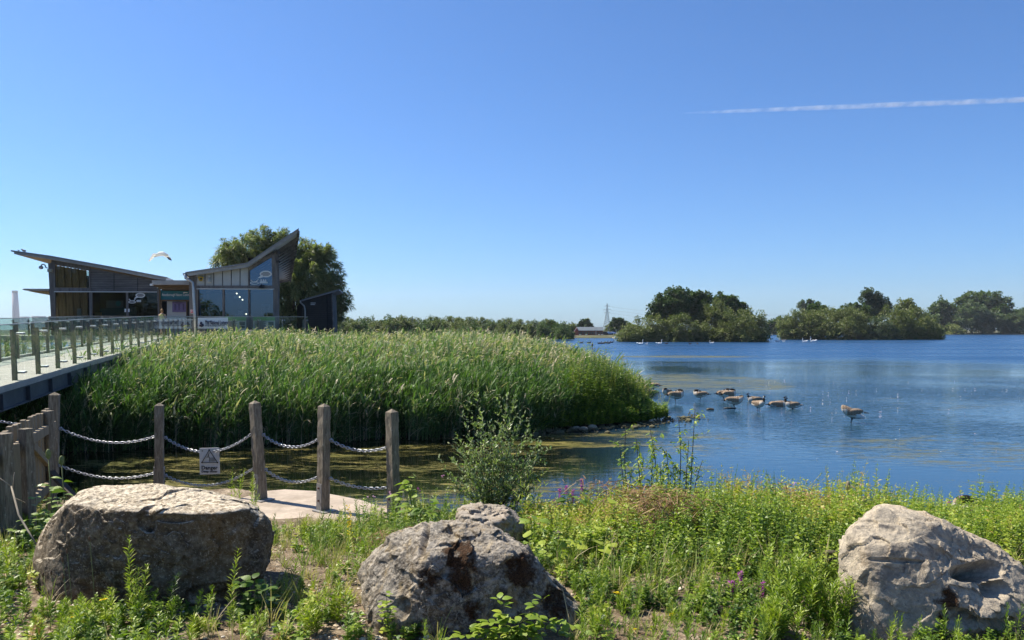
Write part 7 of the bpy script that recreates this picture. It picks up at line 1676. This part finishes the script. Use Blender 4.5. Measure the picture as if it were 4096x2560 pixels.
bramble(190, 2100, 6.1, 'leafy nettles and bramble at the foot of the picket gate', [(140, 1990, .3), (200, 1960, .4), (240, 1990, .4), (160, 2060, 0), (220, 2060, 0), (100, 2080, 0), (250, 2110, .1), (60, 2120, 0)], .42, .06)
# bushy plants at the right edge behind the boulder
for i, (px, py, D, lab) in enumerate(((4045, 1960, 7.4, 'taller leafy plant behind the right boulder near the right edge'), (4000, 1970, 7.3, 'leafy plant left of the taller one near the right edge'), (3560, 1965, 8.0, 'green plant on the bank left of the pale stone'), (3620, 1960, 8.0, 'pointed green plant on the bank beyond the right boulder'), (4085, 2010, 6.6, 'grey-green plant cut by the right edge of the photo'))):
    one('leafy_plant', lab, 'weed', px, py, D, .4, 'willowherb', .5 - .05 * (i % 2), 12, .12, 'leafy plants on the bank behind the right boulder', leafk=1.2)
# dry fallen stems and logs
mb = MB(); mb.tube([P(45, 1945, 5.6), P(75, 2060, 5.5), P(110, 2120, 5.4), P(148, 2180, 5.3)], [.006, .007, .007, .005], 5); mb.tube([P(45, 1945, 5.6), P(-20, 1900, 5.6)], .004, 4); mb.tube([P(55, 1990, 5.6), P(100, 2010, 5.7)], .003, 4); mb.tube([P(50, 1960, 5.6), P(58, 1890, 5.6)], .003, 4)
o = mb.build('dry_stalk', pm('dry_stalk', (.30, .26, .2), .9, .3, 8), smooth=True); tag(o, 'leaning dry stalk in front of the gate at the left edge', 'stalk')
for k, (a, c, r_) in enumerate(((P(3285, 2217, 5.4), P(3350, 2212, 5.3), .018), (P(3240, 2265, 5.2), P(3345, 2235, 5.3), .012))):
    mb = MB(); mb.tube([a, a.lerp(c, .4) + Vector((0, 0, .012)), c], [r_, r_ * 1.1, r_ * .9], 8); o = mb.build('fallen_branch', M['bark'], smooth=True); tag(o, ['thicker', 'thinner lower'][k] + ' fallen branch poking from behind the left side of the right boulder', 'branch', 'fallen branches')
# ================================================================ birds
def remeshed(mb, voxel, name):
    me = bpy.data.meshes.new('tmp'); me.from_pydata(mb.v, [], mb.f); bm = bmesh.new(); bm.from_mesh(me); bmesh.ops.recalc_face_normals(bm, faces=bm.faces); bm.to_mesh(me); bm.free()
    o = bpy.data.objects.new('tmp', me); col.objects.link(o); md = o.modifiers.new('r', 'REMESH'); md.mode = 'VOXEL'; md.voxel_size = voxel
    sm = o.modifiers.new('s', 'SMOOTH'); sm.factor = .5; sm.iterations = 2
    dg = bpy.context.evaluated_depsgraph_get(); out = bpy.data.meshes.new_from_object(o.evaluated_get(dg)); bpy.data.objects.remove(o); bpy.data.meshes.remove(me); out.name = name; return out
def vcolmat(name, rough=.75, bumps=None):
    b = NB(name); at = b.t.nodes.new('ShaderNodeAttribute'); at.attribute_name = 'plumage'; p = b.coord('Object')
    c = b.mix(b.math('MULTIPLY', b.ramp(b.noise(45, 3, .6, b.mapping(p, scale=(.6, 1, 1))), [(.4, 0.), (.6, 1.)]), .35), at.outputs['Color'], b.mix(1.0, at.outputs['Color'], (.45, .42, .40), 'MULTIPLY'))
    b.link(c, b.p.inputs['Base Color']); b.p.inputs['Roughness'].default_value = rough; b.p.inputs['Specular IOR Level'].default_value = .2; return b.m
M['plumage'] = vcolmat('goose_plumage')
BR, PALE, BLK, WHT, LEG = (.27, .20, .14), (.60, .54, .46), (.012, .011, .011), (.70, .68, .64), (.05, .045, .04)
def goose_mesh(pose):
    mb = MB(); leg = .16
    zc = {'swim': .06, 'sit': .10}.get(pose, leg + .11)
    pitch = {'up': .12, 'graze': .42, 'preen': .05}.get(pose, .02)
    ax = [(-.33, .030, .035, .02), (-.27, .06, .055, .01), (-.18, .10, .10, 0), (-.06, .125, .135, -.01), (.07, .128, .145, -.012), (.16, .11, .13, 0), (.225, .075, .09, .02), (.25, .03, .04, .03)]
    # body loft
    vs = []; n = 14
    for (x, ry, rz, dz) in ax:
        for k in range(n):
            a = 2 * math.pi * k / n; vs.append(Vector((x, ry * math.cos(a), zc + dz + pitch * x + rz * math.sin(a) * (1.0 if math.sin(a) > 0 else .9))))
    fs = [(i * n + k, i * n + (k + 1) % n, (i + 1) * n + (k + 1) % n, (i + 1) * n + k) for i in range(len(ax) - 1) for k in range(n)] + [tuple(range(n))[::-1], tuple((len(ax) - 1) * n + k for k in range(n))]
    mb.add(vs, fs)
    # folded wings and tail
    for s in (-1, 1): mb.ell((-.08, s * .085, zc + .035), (.21, .045, .075), 12, 8, Euler((0, .08, s * .08)).to_matrix())
    mb.box((-.36, 0, zc + .005), (.12, .07, .022), Euler((0, -.1, 0)).to_matrix())
    # neck path
    if pose in ('up', 'swim', 'sit'):
        hN = .27 if pose == 'up' else .2
        path = [(.18, 0, zc + .02), (.24, 0, zc + .09), (.235, 0, zc + .17), (.225, 0, zc + hN)]; rn = [.065, .045, .032, .030]; hd = Vector((.245, 0, zc + hN + .02)); hdir = Vector((1, 0, -.05))
    elif pose == 'tucked':
        path = [(.19, 0, zc + .03), (.20, .01, zc + .11), (.14, .03, zc + .155), (.07, .045, zc + .15)]; rn = [.075, .055, .042, .036]; hd = Vector((.03, .05, zc + .135)); hdir = Vector((-1, .1, -.2))
    elif pose == 'preen':
        path = [(.19, 0, zc + .03), (.24, .04, zc + .10), (.20, .11, zc + .13), (.12, .14, zc + .08)]; rn = [.07, .05, .036, .032]; hd = Vector((.08, .14, zc + .05)); hdir = Vector((-.7, 0, -.6))
    else:   # asleep: head buried in the far wing, body tilted
        path = [(.18, 0, zc + .09), (.19, -.02, zc + .13), (.14, -.07, zc + .13), (.08, -.10, zc + .10)]; rn = [.06, .05, .036, .032]; hd = Vector((.05, -.10, zc + .08)); hdir = Vector((-.9, 0, -.4))
    # smooth the neck
    P4 = [Vector(q) for q in path]; pts = []; rr = []
    for i in range(13):
        u = i / 12 * 3; k = min(int(u), 2); f = u - k; p0, p1, p2, p3 = P4[max(k - 1, 0)], P4[k], P4[k + 1], P4[min(k + 2, 3)]
        pts.append(.5 * ((2 * p1) + (p2 - p0) * f + (2 * p0 - 5 * p1 + 4 * p2 - p3) * f * f + (3 * p1 - p0 - 3 * p2 + p3) * f ** 3)); rr.append(rn[k] * (1 - f) + rn[k + 1] * f)
    mb.tube(pts, rr, 12)
    q = hdir.to_track_quat('X', 'Z').to_matrix(); mb.ell(hd, (.048, .032, .035), 12, 8, q); mb.tube([hd + q @ Vector((.03, 0, -.003)), hd + q @ Vector((.075, 0, -.012)), hd + q @ Vector((.09, 0, -.014))], [.02, .013, .007], 8)
    # legs
    if pose not in ('swim', 'sit'):
        legs = (-1, 1) if pose in ('up', 'graze', 'preen') else (1,)
        for s in legs:
            x0 = .0; mb.tube([(x0 - .01, s * .05, zc - .08), (x0 - .02, s * .048, leg * .62), (x0 - .005, s * .046, .05), (x0, s * .045, -.06)], [.035, .013, .010, .010], 8)
    me = remeshed(mb, .0095, 'goose_body')
    co = np.zeros(len(me.vertices) * 3); me.vertices.foreach_get('co', co); co = co.reshape(-1, 3)
    # colours by nearest member
    def dseg(pp, rr_):
        D = np.full(len(co), 9.)
        T = np.zeros(len(co))
        for i in range(len(pp) - 1):
            a, b_ = np.array(pp[i]), np.array(pp[i + 1]); ab = b_ - a; t = np.clip(((co - a) @ ab) / (ab @ ab), 0, 1); d = np.linalg.norm(co - a - t[:, None] * ab, axis=1) - (rr_[i] * (1 - t) + rr_[i + 1] * t); m = d < D; D = np.where(m, d, D); T = np.where(m, (i + t) / (len(pp) - 1), T)
        return D, T
    dn, tn_ = dseg(pts, rr); c = np.tile(np.array(BR + (1,)), (len(co), 1))
    bar = .5 + .5 * np.sin(co[:, 0] * 95 + 4 * np.sin(co[:, 2] * 60)); c[:, :3] = np.array(BR) * (.72 + .95 * bar[:, None] ** 3)
    zz = (co[:, 2] - zc) / .11
    brst = (co[:, 0] > .12) & (zz < .95) | (zz < -.55) & (co[:, 0] > -.12); c[brst, :3] = PALE
    und = (zz < -.2) & (co[:, 0] < -.1); c[und, :3] = WHT; c[(co[:, 0] < -.30) & (zz > -.3), :3] = BLK; c[(co[:, 0] < -.22) & (co[:, 0] > -.28) & (zz < .1), :3] = WHT
    nk = (dn < .012) & (tn_ > .34); c[nk, :3] = BLK
    hl_ = (co - np.array(hd)) @ np.array(q); near_h = np.linalg.norm(hl_ / np.array([.085, .05, .05]), axis=1) < 1.15; c[near_h, :3] = BLK
    chk = near_h & (hl_[:, 0] < .012) & (hl_[:, 0] > -.03) & (hl_[:, 2] < .012) & (np.abs(hl_[:, 1]) > .012); c[chk, :3] = WHT
    lg = (co[:, 2] < zc - .115) & (np.abs(co[:, 0]) < .08) & (pose not in ('swim', 'sit')); c[lg, :3] = LEG
    a = me.color_attributes.new('plumage', 'FLOAT_COLOR', 'POINT'); a.data.foreach_set('color', c.astype(np.float32).ravel())
    me.polygons.foreach_set('use_smooth', [True] * len(me.polygons)); me.materials.clear(); me.materials.append(M['plumage']); me.update(); return me
GM = {p_: goose_mesh(p_) for p_ in ('up', 'tucked', 'preen', 'graze', 'swim', 'sit')}
gG = 'Canada geese resting in the shallows'.replace('Canada geese', 'geese')
def goose(px, py, pose, rz, label, s=1.0, z=0.0):
    g_ = G(px, py, z); o = link_mesh('goose', GM[pose]); o.location = (g_.x, g_.y, z); o.rotation_euler = (0, 0, R(rz)); o.scale = (s * 1.1,) * 3; return tag(o, label, 'goose', gG)
goose(2577, 1562, 'up', -20, 'alert goose with raised head behind the leafy tip of the reed bank', 1.0)
goose(2612, 1566, 'preen', 150, 'pale-flanked goose just right of the alert one, head hidden', 1.0)
goose(2600, 1584, 'sit', 195, 'brown goose lying at the shore below the other two by the bushes', 1.15)
goose(2666, 1590, 'tucked', 215, 'pale-breasted small goose left of the large preening goose', .85)
goose(2705, 1612, 'tucked', 8, 'large brown goose with tucked head, nearest to the bushes', 1.12)
goose(2800, 1604, 'tucked', 160, 'lone dark-backed goose between the two groups', .98)
goose(2898, 1604, 'tucked', 10, 'rear goose of the trio, its head laid on its back', 1.05)
goose(2916, 1608, 'tucked', 20, 'middle goose of the trio with a white chest', 1.1)
goose(2938, 1635, 'preen', -12, 'front goose of the trio standing by the flat stone', 1.08)
goose(3018, 1605, 'swim', 178, 'pale-breasted goose afloat behind the upright goose', 1.0)
goose(3034, 1645, 'up', -60, 'upright goose on one leg with head raised, facing right', .92)
goose(3112, 1626, 'swim', 5, 'goose floating low with its head to the right', 1.1)
goose(3168, 1648, 'up', 172, 'goose with raised black neck at the left and tail to the right', .92, -.12)
goose(3404, 1692, 'graze', 168, 'lone goose furthest right with its head out of sight', 1.12)
o = goose(3900, 2075, 'tucked', 172, 'dark brown goose back showing over the plants at the right water edge', 1.0, .55); q = P(3905, 2045, 9.6); o.location = (q.x, q.y, q.z - .30)
# stones in the shallows
for (px, py, w_, lab) in ((2842, 1640, 34, 'dark mossy stump sticking out of the water between the geese'), (2920, 1634, 48, 'flat dark stone at the feet of the trio of geese')):
    g_ = G(px, py, 0); s = g_.y / F * w_ / 2; U, Fc = ico(4); V = U * np.array([s, s * .5, s * (.38 if w_ < 40 else .12)]); V = V * (1 + .3 * fbm(V * 9, 3, int(px)))[:, None] + np.array([g_.x, g_.y, .02])
    o = np_mesh('wet_stone', V, Fc, pm('wet_stone', (.05, .045, .03), .6, .4, 12), smooth=True); tag(o, lab, 'stone')
# feathers and flecks afloat
rb = Ribs(); n = 520; fx = rng.uniform(3, 26, n); fy = rng.uniform(13, 46, n); k = (fx > .28 * fy - 1) & (fx < .72 * fy) & ((fbm(xyz(fx * .25, fy * .5, 0), 3, 91) > .05) | (rng.random(n) < .12)); fx, fy = fx[k], fy[k]; n = len(fx)
rb.leaves(np.stack([fx, fy, np.full(n, .012)], -1), unit(np.stack([rng.normal(0, 1, n), rng.normal(0, 1, n), rng.uniform(.02, .16, n)], -1)), rng.uniform(.03, .08, n), rng.uniform(.02, .04, n), rng.uniform(.4, .6, n), 0, K=3)
o = rb.build('floating_feathers', M['petal']); tag(o, 'small white feathers and flecks floating on the lake around the geese', 'feathers', kind='stuff')
# swans and ducks far off
def swan_mesh():
    mb = MB(); mb.ell((0, 0, .14), (.52, .26, .22), 14, 10); mb.ell((-.35, 0, .26), (.32, .18, .12), 12, 8, Euler((0, .35, 0)).to_matrix())
    mb.tube([(.38, 0, .18), (.52, 0, .34), (.50, 0, .58), (.44, 0, .78), (.52, 0, .86)], [.10, .07, .05, .045, .05], 10); mb.ell((.54, 0, .86), (.09, .05, .05)); mb.tube([(.6, 0, .85), (.70, 0, .82)], [.03, .015], 6)
    me = remeshed(mb, .025, 'swan_body'); me.polygons.foreach_set('use_smooth', [True] * len(me.polygons)); me.materials.clear(); me.materials.append(M['swan']); return me
M['swan'] = pm('white_plumage', (.80, .79, .76), .7, .05, 3); SW = swan_mesh(); gS = 'swans along the islands'
for (px, py, rz, s, lab) in ((2560, 1379, 0, 1.1, 'swan nearest the left bush of the nearer island'), (2636, 1378, 10, 1.1, 'swan left of the middle of the nearer island'), (2847, 1374, 180, .8, 'small white bird below the middle of the nearer island'), (3110, 1367, 0, 1.0, 'swan at the left tip of the further island'), (3220, 1369, 180, 1.1, 'swan preening left of the upright swan off the further island'), (3254, 1368, 180, 1.4, 'upright swan off the left part of the further island'), (2585, 1379, 30, .6, 'grey bird between the two swans of the nearer island'), (3135, 1367, 0, .6, 'tiny white bird right of the swan at the left tip')):
    g_ = G(px, py, 0); o = link_mesh('swan', SW); o.location = (g_.x, g_.y, 0); o.rotation_euler = (0, 0, R(rz)); o.scale = (s, s, s); tag(o, lab, 'swan', gS)
def duck_mesh():
    mb = MB(); mb.ell((0, 0, .06), (.22, .11, .09), 12, 8); mb.ell((-.2, 0, .10), (.09, .05, .03), 8, 6); mb.tube([(.14, 0, .08), (.19, 0, .16), (.2, 0, .22)], [.05, .035, .03], 8); mb.ell((.215, 0, .235), (.05, .035, .035)); mb.tube([(.25, 0, .23), (.30, 0, .22)], [.015, .01], 6)
    me = remeshed(mb, .014, 'duck_body'); me.polygons.foreach_set('use_smooth', [True] * len(me.polygons)); me.materials.clear(); me.materials.append(pm('duck_brown', (.05, .042, .035), .8, .4, 14)); return me
DK = duck_mesh()
dl = ['duck furthest left on the open water beyond the reeds', 'second duck from the left beyond the reeds', 'third duck beyond the reeds', 'first duck of the loose line before the boathouse', 'middle duck of the loose line before the boathouse', 'last duck of the loose line before the boathouse', 'rightmost duck before the boathouse']
for k, (px, py) in enumerate(((2325, 1373), (2356, 1373), (2398, 1375), (2412, 1375), (2424, 1373), (2434, 1374), (2446, 1371))):
    g_ = G(px, py, 0); o = link_mesh('duck', DK); o.location = (g_.x, g_.y, 0); o.scale = (2.0,) * 3; o.rotation_euler = (0, 0, R((k * 67) % 50 - 20)); tag(o, dl[k], 'duck', 'dark ducks on the far water')
for k, (px, py) in enumerate(((2666, 1376), (2790, 1377), (2760, 1377))):
    g_ = G(px, py, 0); o = link_mesh('duck', DK); o.location = (g_.x, g_.y, 0); o.scale = (1.5,) * 3; o.rotation_euler = (0, 0, R(k * 100)); tag(o, ['left', 'right', 'middle'][k] + ' duck in the dark water under the nearer island', 'duck', 'dark ducks under the island')
# cormorant-like stump above the reeds
c = G(2369, 1405, 0); mb = MB(); mb.tube([c - Vector((0, 0, .3)), c + Vector((0, 0, .55))], .05, 8); mb.ell(c + Vector((0, 0, .85)), (.13, .13, .3)); mb.ell(c + Vector((.03, 0, 1.15)), (.06, .06, .09)); o = mb.build('perched_bird', pm('mottled_bird', (.14, .12, .10), .8, .6, 9), smooth=True); tag(o, 'mottled bird perched on a stake in the water right of the reed tops', 'bird')
# gull in flight
b = NB('gull_white'); b.p.inputs['Base Color'].default_value = (.88, .88, .86, 1); tr_ = b.t.nodes.new('ShaderNodeBsdfTranslucent'); tr_.inputs[0].default_value = (.9, .9, .88, 1); mx_ = b.t.nodes.new('ShaderNodeMixShader'); mx_.inputs[0].default_value = .5; b.link(b.p.outputs[0], mx_.inputs[1]); b.link(tr_.outputs[0], mx_.inputs[2]); b.link(mx_.outputs[0], b.out.inputs[0]); M['gull_white'] = b.m
def gull():
    c = P(664, 1017, 36); s = 36 / F; root = empty('flying_gull', c, 'white gull in flight above the gap between the pavilions', 'gull'); mb = MB()
    q = lambda px, py, dy=0: P(px, py, 36 + dy)
    mb.tube([q(618, 1028), q(628, 1021), q(640, 1016), q(654, 1015), q(668, 1020)], [.02, .07, .11, .10, .05], 10)
    # wings: thick tapered slabs
    def wing(pts_top, name):
        w_ = MB(); a = [Vector(p_) for p_ in pts_top]; w_.prism(a, (0, .0, -.025)); return w_
    left = [q(628, 1016, -.1), q(612, 1016, -.15), q(603, 1030, -.15), q(594, 1046, -.1), q(603, 1043, .1), q(613, 1034, .2), (q(614, 1027, .25))[:], q(632, 1021, .2)]
    left = [Vector(p_) for p_ in left]; mb.prism(left, (0, .0, .03))
    right = [q(650, 1012, .1), q(664, 1018, .3), q(676, 1026, .5), q(686, 1038, .6), q(676, 1036, .8), q(664, 1030, .8), q(650, 1023, .5)]; mb.prism(right, (0, .0, .03))
    mb.prism([q(662, 1014), q(673, 1019), q(670, 1024), q(660, 1020)], (0, .05, .02))
    mb.build('body', M['gull_white'], root)
    w2 = MB(); w2.prism([q(668, 1027, .45), q(680, 1031, .52), q(687, 1040, .58), q(676, 1037, .5)], (0, -.03, -.03)); w2.build('wing_tip', pm('wing_grey', (.16, .15, .14), .8, .1), root)
gull()
for k, (px, py, lab) in enumerate(((96, 1005, 'gull perched near the high left tip of the roof'), (75, 1003, 'second small bird on the high left tip of the roof'))):
    c = P(px, py, YL - .3); mb = MB(); s = .8 if k == 0 else .35
    mb.ell(c + Vector((0, 0, .05 * s)), (.2 * s, .09 * s, .09 * s), 10, 8, Euler((0, .25, 0)).to_matrix()); mb.ell(c + Vector((-.16 * s, 0, .15 * s)), (.06 * s, .05 * s, .06 * s)); mb.tube([c + Vector((-.2 * s, 0, .15 * s)), c + Vector((-.27 * s, 0, .13 * s))], .012, 5)
    mb.tube([c, c - Vector((0, 0, .12))], .012, 5); o = mb.build('perched_gull', pm('gull_grey', (.25, .25, .26), .8, .3, 5), smooth=True); tag(o, lab, 'gull', 'birds on the roof')

# ================================================================ people
def person(name_label, loc, face_deg, shirt, trousers, hair, skin=(.42, .26, .18), pose='stand', hat=None):
    root = empty('person', loc, name_label, 'person', rz=R(face_deg)); L = Vector(loc)
    root.rotation_euler = (0, 0, 0); qz = Matrix.Rotation(R(face_deg), 3, 'Z')
    T = lambda x, y, z: L + qz @ Vector((x, y, z))      # y forward
    def limb(mb, pts, r): mb.tube([T(*p_) for p_ in pts], r, 12)
    mb = MB(); hz_ = 0.0 if pose == 'stand' else -.42
    if pose == 'stand':
        for s in (-1, 1): limb(mb, [(s * .09, 0, .90), (s * .10, .01, .5), (s * .10, 0, .09), (s * .10, .02, .03)], [.085, .058, .038, .04]); mb.ell(T(s * .10, .06, .03), (.045, .12, .035), rot=qz)
    else:
        for s in (-1, 1): limb(mb, [(s * .09, 0, .50), (s * .11, .4, .5), (s * .11, .42, .09)], [.085, .058, .038]); mb.ell(T(s * .11, .48, .04), (.045, .12, .035), rot=qz)
    def body(mb):
        for (z, rx, ry) in (): pass
    vs = []; n = 14; secs = [(.86, .165, .11), (.95, .16, .11), (1.08, .135, .095), (1.22, .16, .105), (1.34, .18, .10), (1.40, .13, .075), (1.44, .06, .055)]
    for (z, rx, ry) in secs:
        for k in range(n): a = 2 * math.pi * k / n; vs.append(T(rx * math.cos(a), ry * math.sin(a), z + hz_))
    fs = [(i * n + k, i * n + (k + 1) % n, (i + 1) * n + (k + 1) % n, (i + 1) * n + k) for i in range(len(secs) - 1) for k in range(n)] + [tuple(range(n))[::-1], tuple((len(secs) - 1) * n + k for k in range(n))]
    mb.add(vs, fs)
    limb(mb, [(0, 0, 1.40 + hz_), (0, .01, 1.52 + hz_)], [.055, .05]); mb.ell(T(0, .015, 1.585 + hz_), (.075, .092, .11), 14, 12, qz); mb.ell(T(0, .105, 1.575 + hz_), (.012, .02, .02), rot=qz)
    for s in (-1, 1):
        mb.ell(T(s * .076, .01, 1.58 + hz_), (.012, .02, .03), rot=qz)
        arm = [(s * .17, 0, 1.36 + hz_), (s * .23, -.01, 1.10 + hz_), (s * .20, .14, .92 + hz_)] if not (s > 0 and pose == 'stand') else [(s * .17, 0, 1.36), (s * .25, -.02, 1.12), (s * .24, .06, .9)]
        limb(mb, arm, [.05, .038, .028]); e = Vector(arm[-1]); 
        mb.ell(T(e.x, e.y + .02, e.z - .04), (.022, .032, .045), rot=qz)
        for k in range(4): limb(mb, [(e.x + (k - 1.5) * .012, e.y + .03, e.z - .07), (e.x + (k - 1.5) * .013, e.y + .045, e.z - .105 - .008 * (k in (1, 2)))], [.009, .007])
        limb(mb, [(e.x - s * .02, e.y + .03, e.z - .04), (e.x - s * .035, e.y + .05, e.z - .07)], [.010, .008])
    me = remeshed(mb, .012, 'body'); M_ = pm('skin_%d' % int(face_deg), skin, .6, .05, 3)
    # rel to root
    for v in me.vertices: v.co = v.co - L
    me.polygons.foreach_set('use_smooth', [True] * len(me.polygons)); me.materials.clear(); me.materials.append(M_); link_mesh('body', me, root)
    # clothes: slightly larger shells
    mb = MB(); vs = []; secs2 = [(.84, .185, .13), (.95, .178, .128), (1.08, .152, .112), (1.22, .175, .122), (1.33, .180, .115), (1.39, .11, .09)]
    for (z, rx, ry) in secs2:
        for k in range(n): a = 2 * math.pi * k / n; vs.append(T(rx * math.cos(a), ry * math.sin(a), z + hz_))
    mb.add(vs, [(i * n + k, i * n + (k + 1) % n, (i + 1) * n + (k + 1) % n, (i + 1) * n + k) for i in range(len(secs2) - 1) for k in range(n)]); mb.build('top', shirt, root, smooth=True)
    mb = MB()
    if pose == 'stand':
        for s in (-1, 1): limb(mb, [(s * .085, 0, .92), (s * .10, .01, .5), (s * .10, 0, .42)], [.105, .085, .08])
    else:
        for s in (-1, 1): limb(mb, [(s * .085, -.02, .48), (s * .11, .38, .5)], [.105, .085])
    mb.build('shorts', trousers, root, smooth=True)
    mb = MB(); mb.ell(T(0, -.01, 1.615 + hz_), (.088, .10, .10), 14, 10, qz); mb.ell(T(0, -.06, 1.56 + hz_), (.075, .06, .09), 12, 8, qz); mb.build('hair', hair, root, smooth=True); return root, T
blonde = pm('blonde_hair', (.28, .17, .07), .7, .3, 30); dark = pm('dark_hair', (.03, .02, .015), .6, .2, 30)
q = P(651, 1340, 49.0); pr, T_ = person('person seen from behind in a pale yellow vest top at the entrance', (q.x, 49.0, ZD), 8, pm('yellow_vest', (.52, .50, .16), .8, .08, 6), pm('dark_shorts', (.04, .04, .06), .8, .1), blonde, (.48, .31, .22))
mb = MB(); mb.bar(T_(.10, -.13, 1.36), T_(.25, -.02, 1.0), .03, .02); mb.ell(T_(.27, .02, .92), (.09, .06, .12)); mb.build('shoulder_bag', M['black'], pr, smooth=True)
# seated person and chair beyond the terrace glass at far left
q = P(178, 1310, 50.8); person('person with dark hair sitting behind the far left terrace glass', (q.x, 51.4, ZD), 150, pm('dark_top', (.05, .04, .05), .8, .1), pm('dark_shorts', (.04, .04, .06), .8, .1), dark, (.40, .25, .17), 'sit')
ch = empty('patio_chair', (q.x, 51.4, ZD), 'dark patio chair carrying the seated person', 'chair'); mb = MB(); mb.box((q.x, 51.4, ZD + .40), (.5, .5, .04)); mb.build('seat', M['black'], ch)
mb = MB(); mb.box((q.x - .1, 51.65, ZD + .62), (.45, .04, .3)); mb.build('backrest', M['black'], ch)
for a in (-.22, .22):
    for c2 in (-.22, .22): mb = MB(); mb.tube([(q.x + a, 51.4 + c2, ZD), (q.x + a, 51.4 + c2, ZD + .4)], .018, 6); mb.build('leg', M['black'], ch)
# ================================================================ tidy
for v in VAR:
    if VAR.index(v) not in used:
        for ch_ in KIDS.get(v.name, []): bpy.data.objects.remove(ch_)
        bpy.data.objects.remove(v)
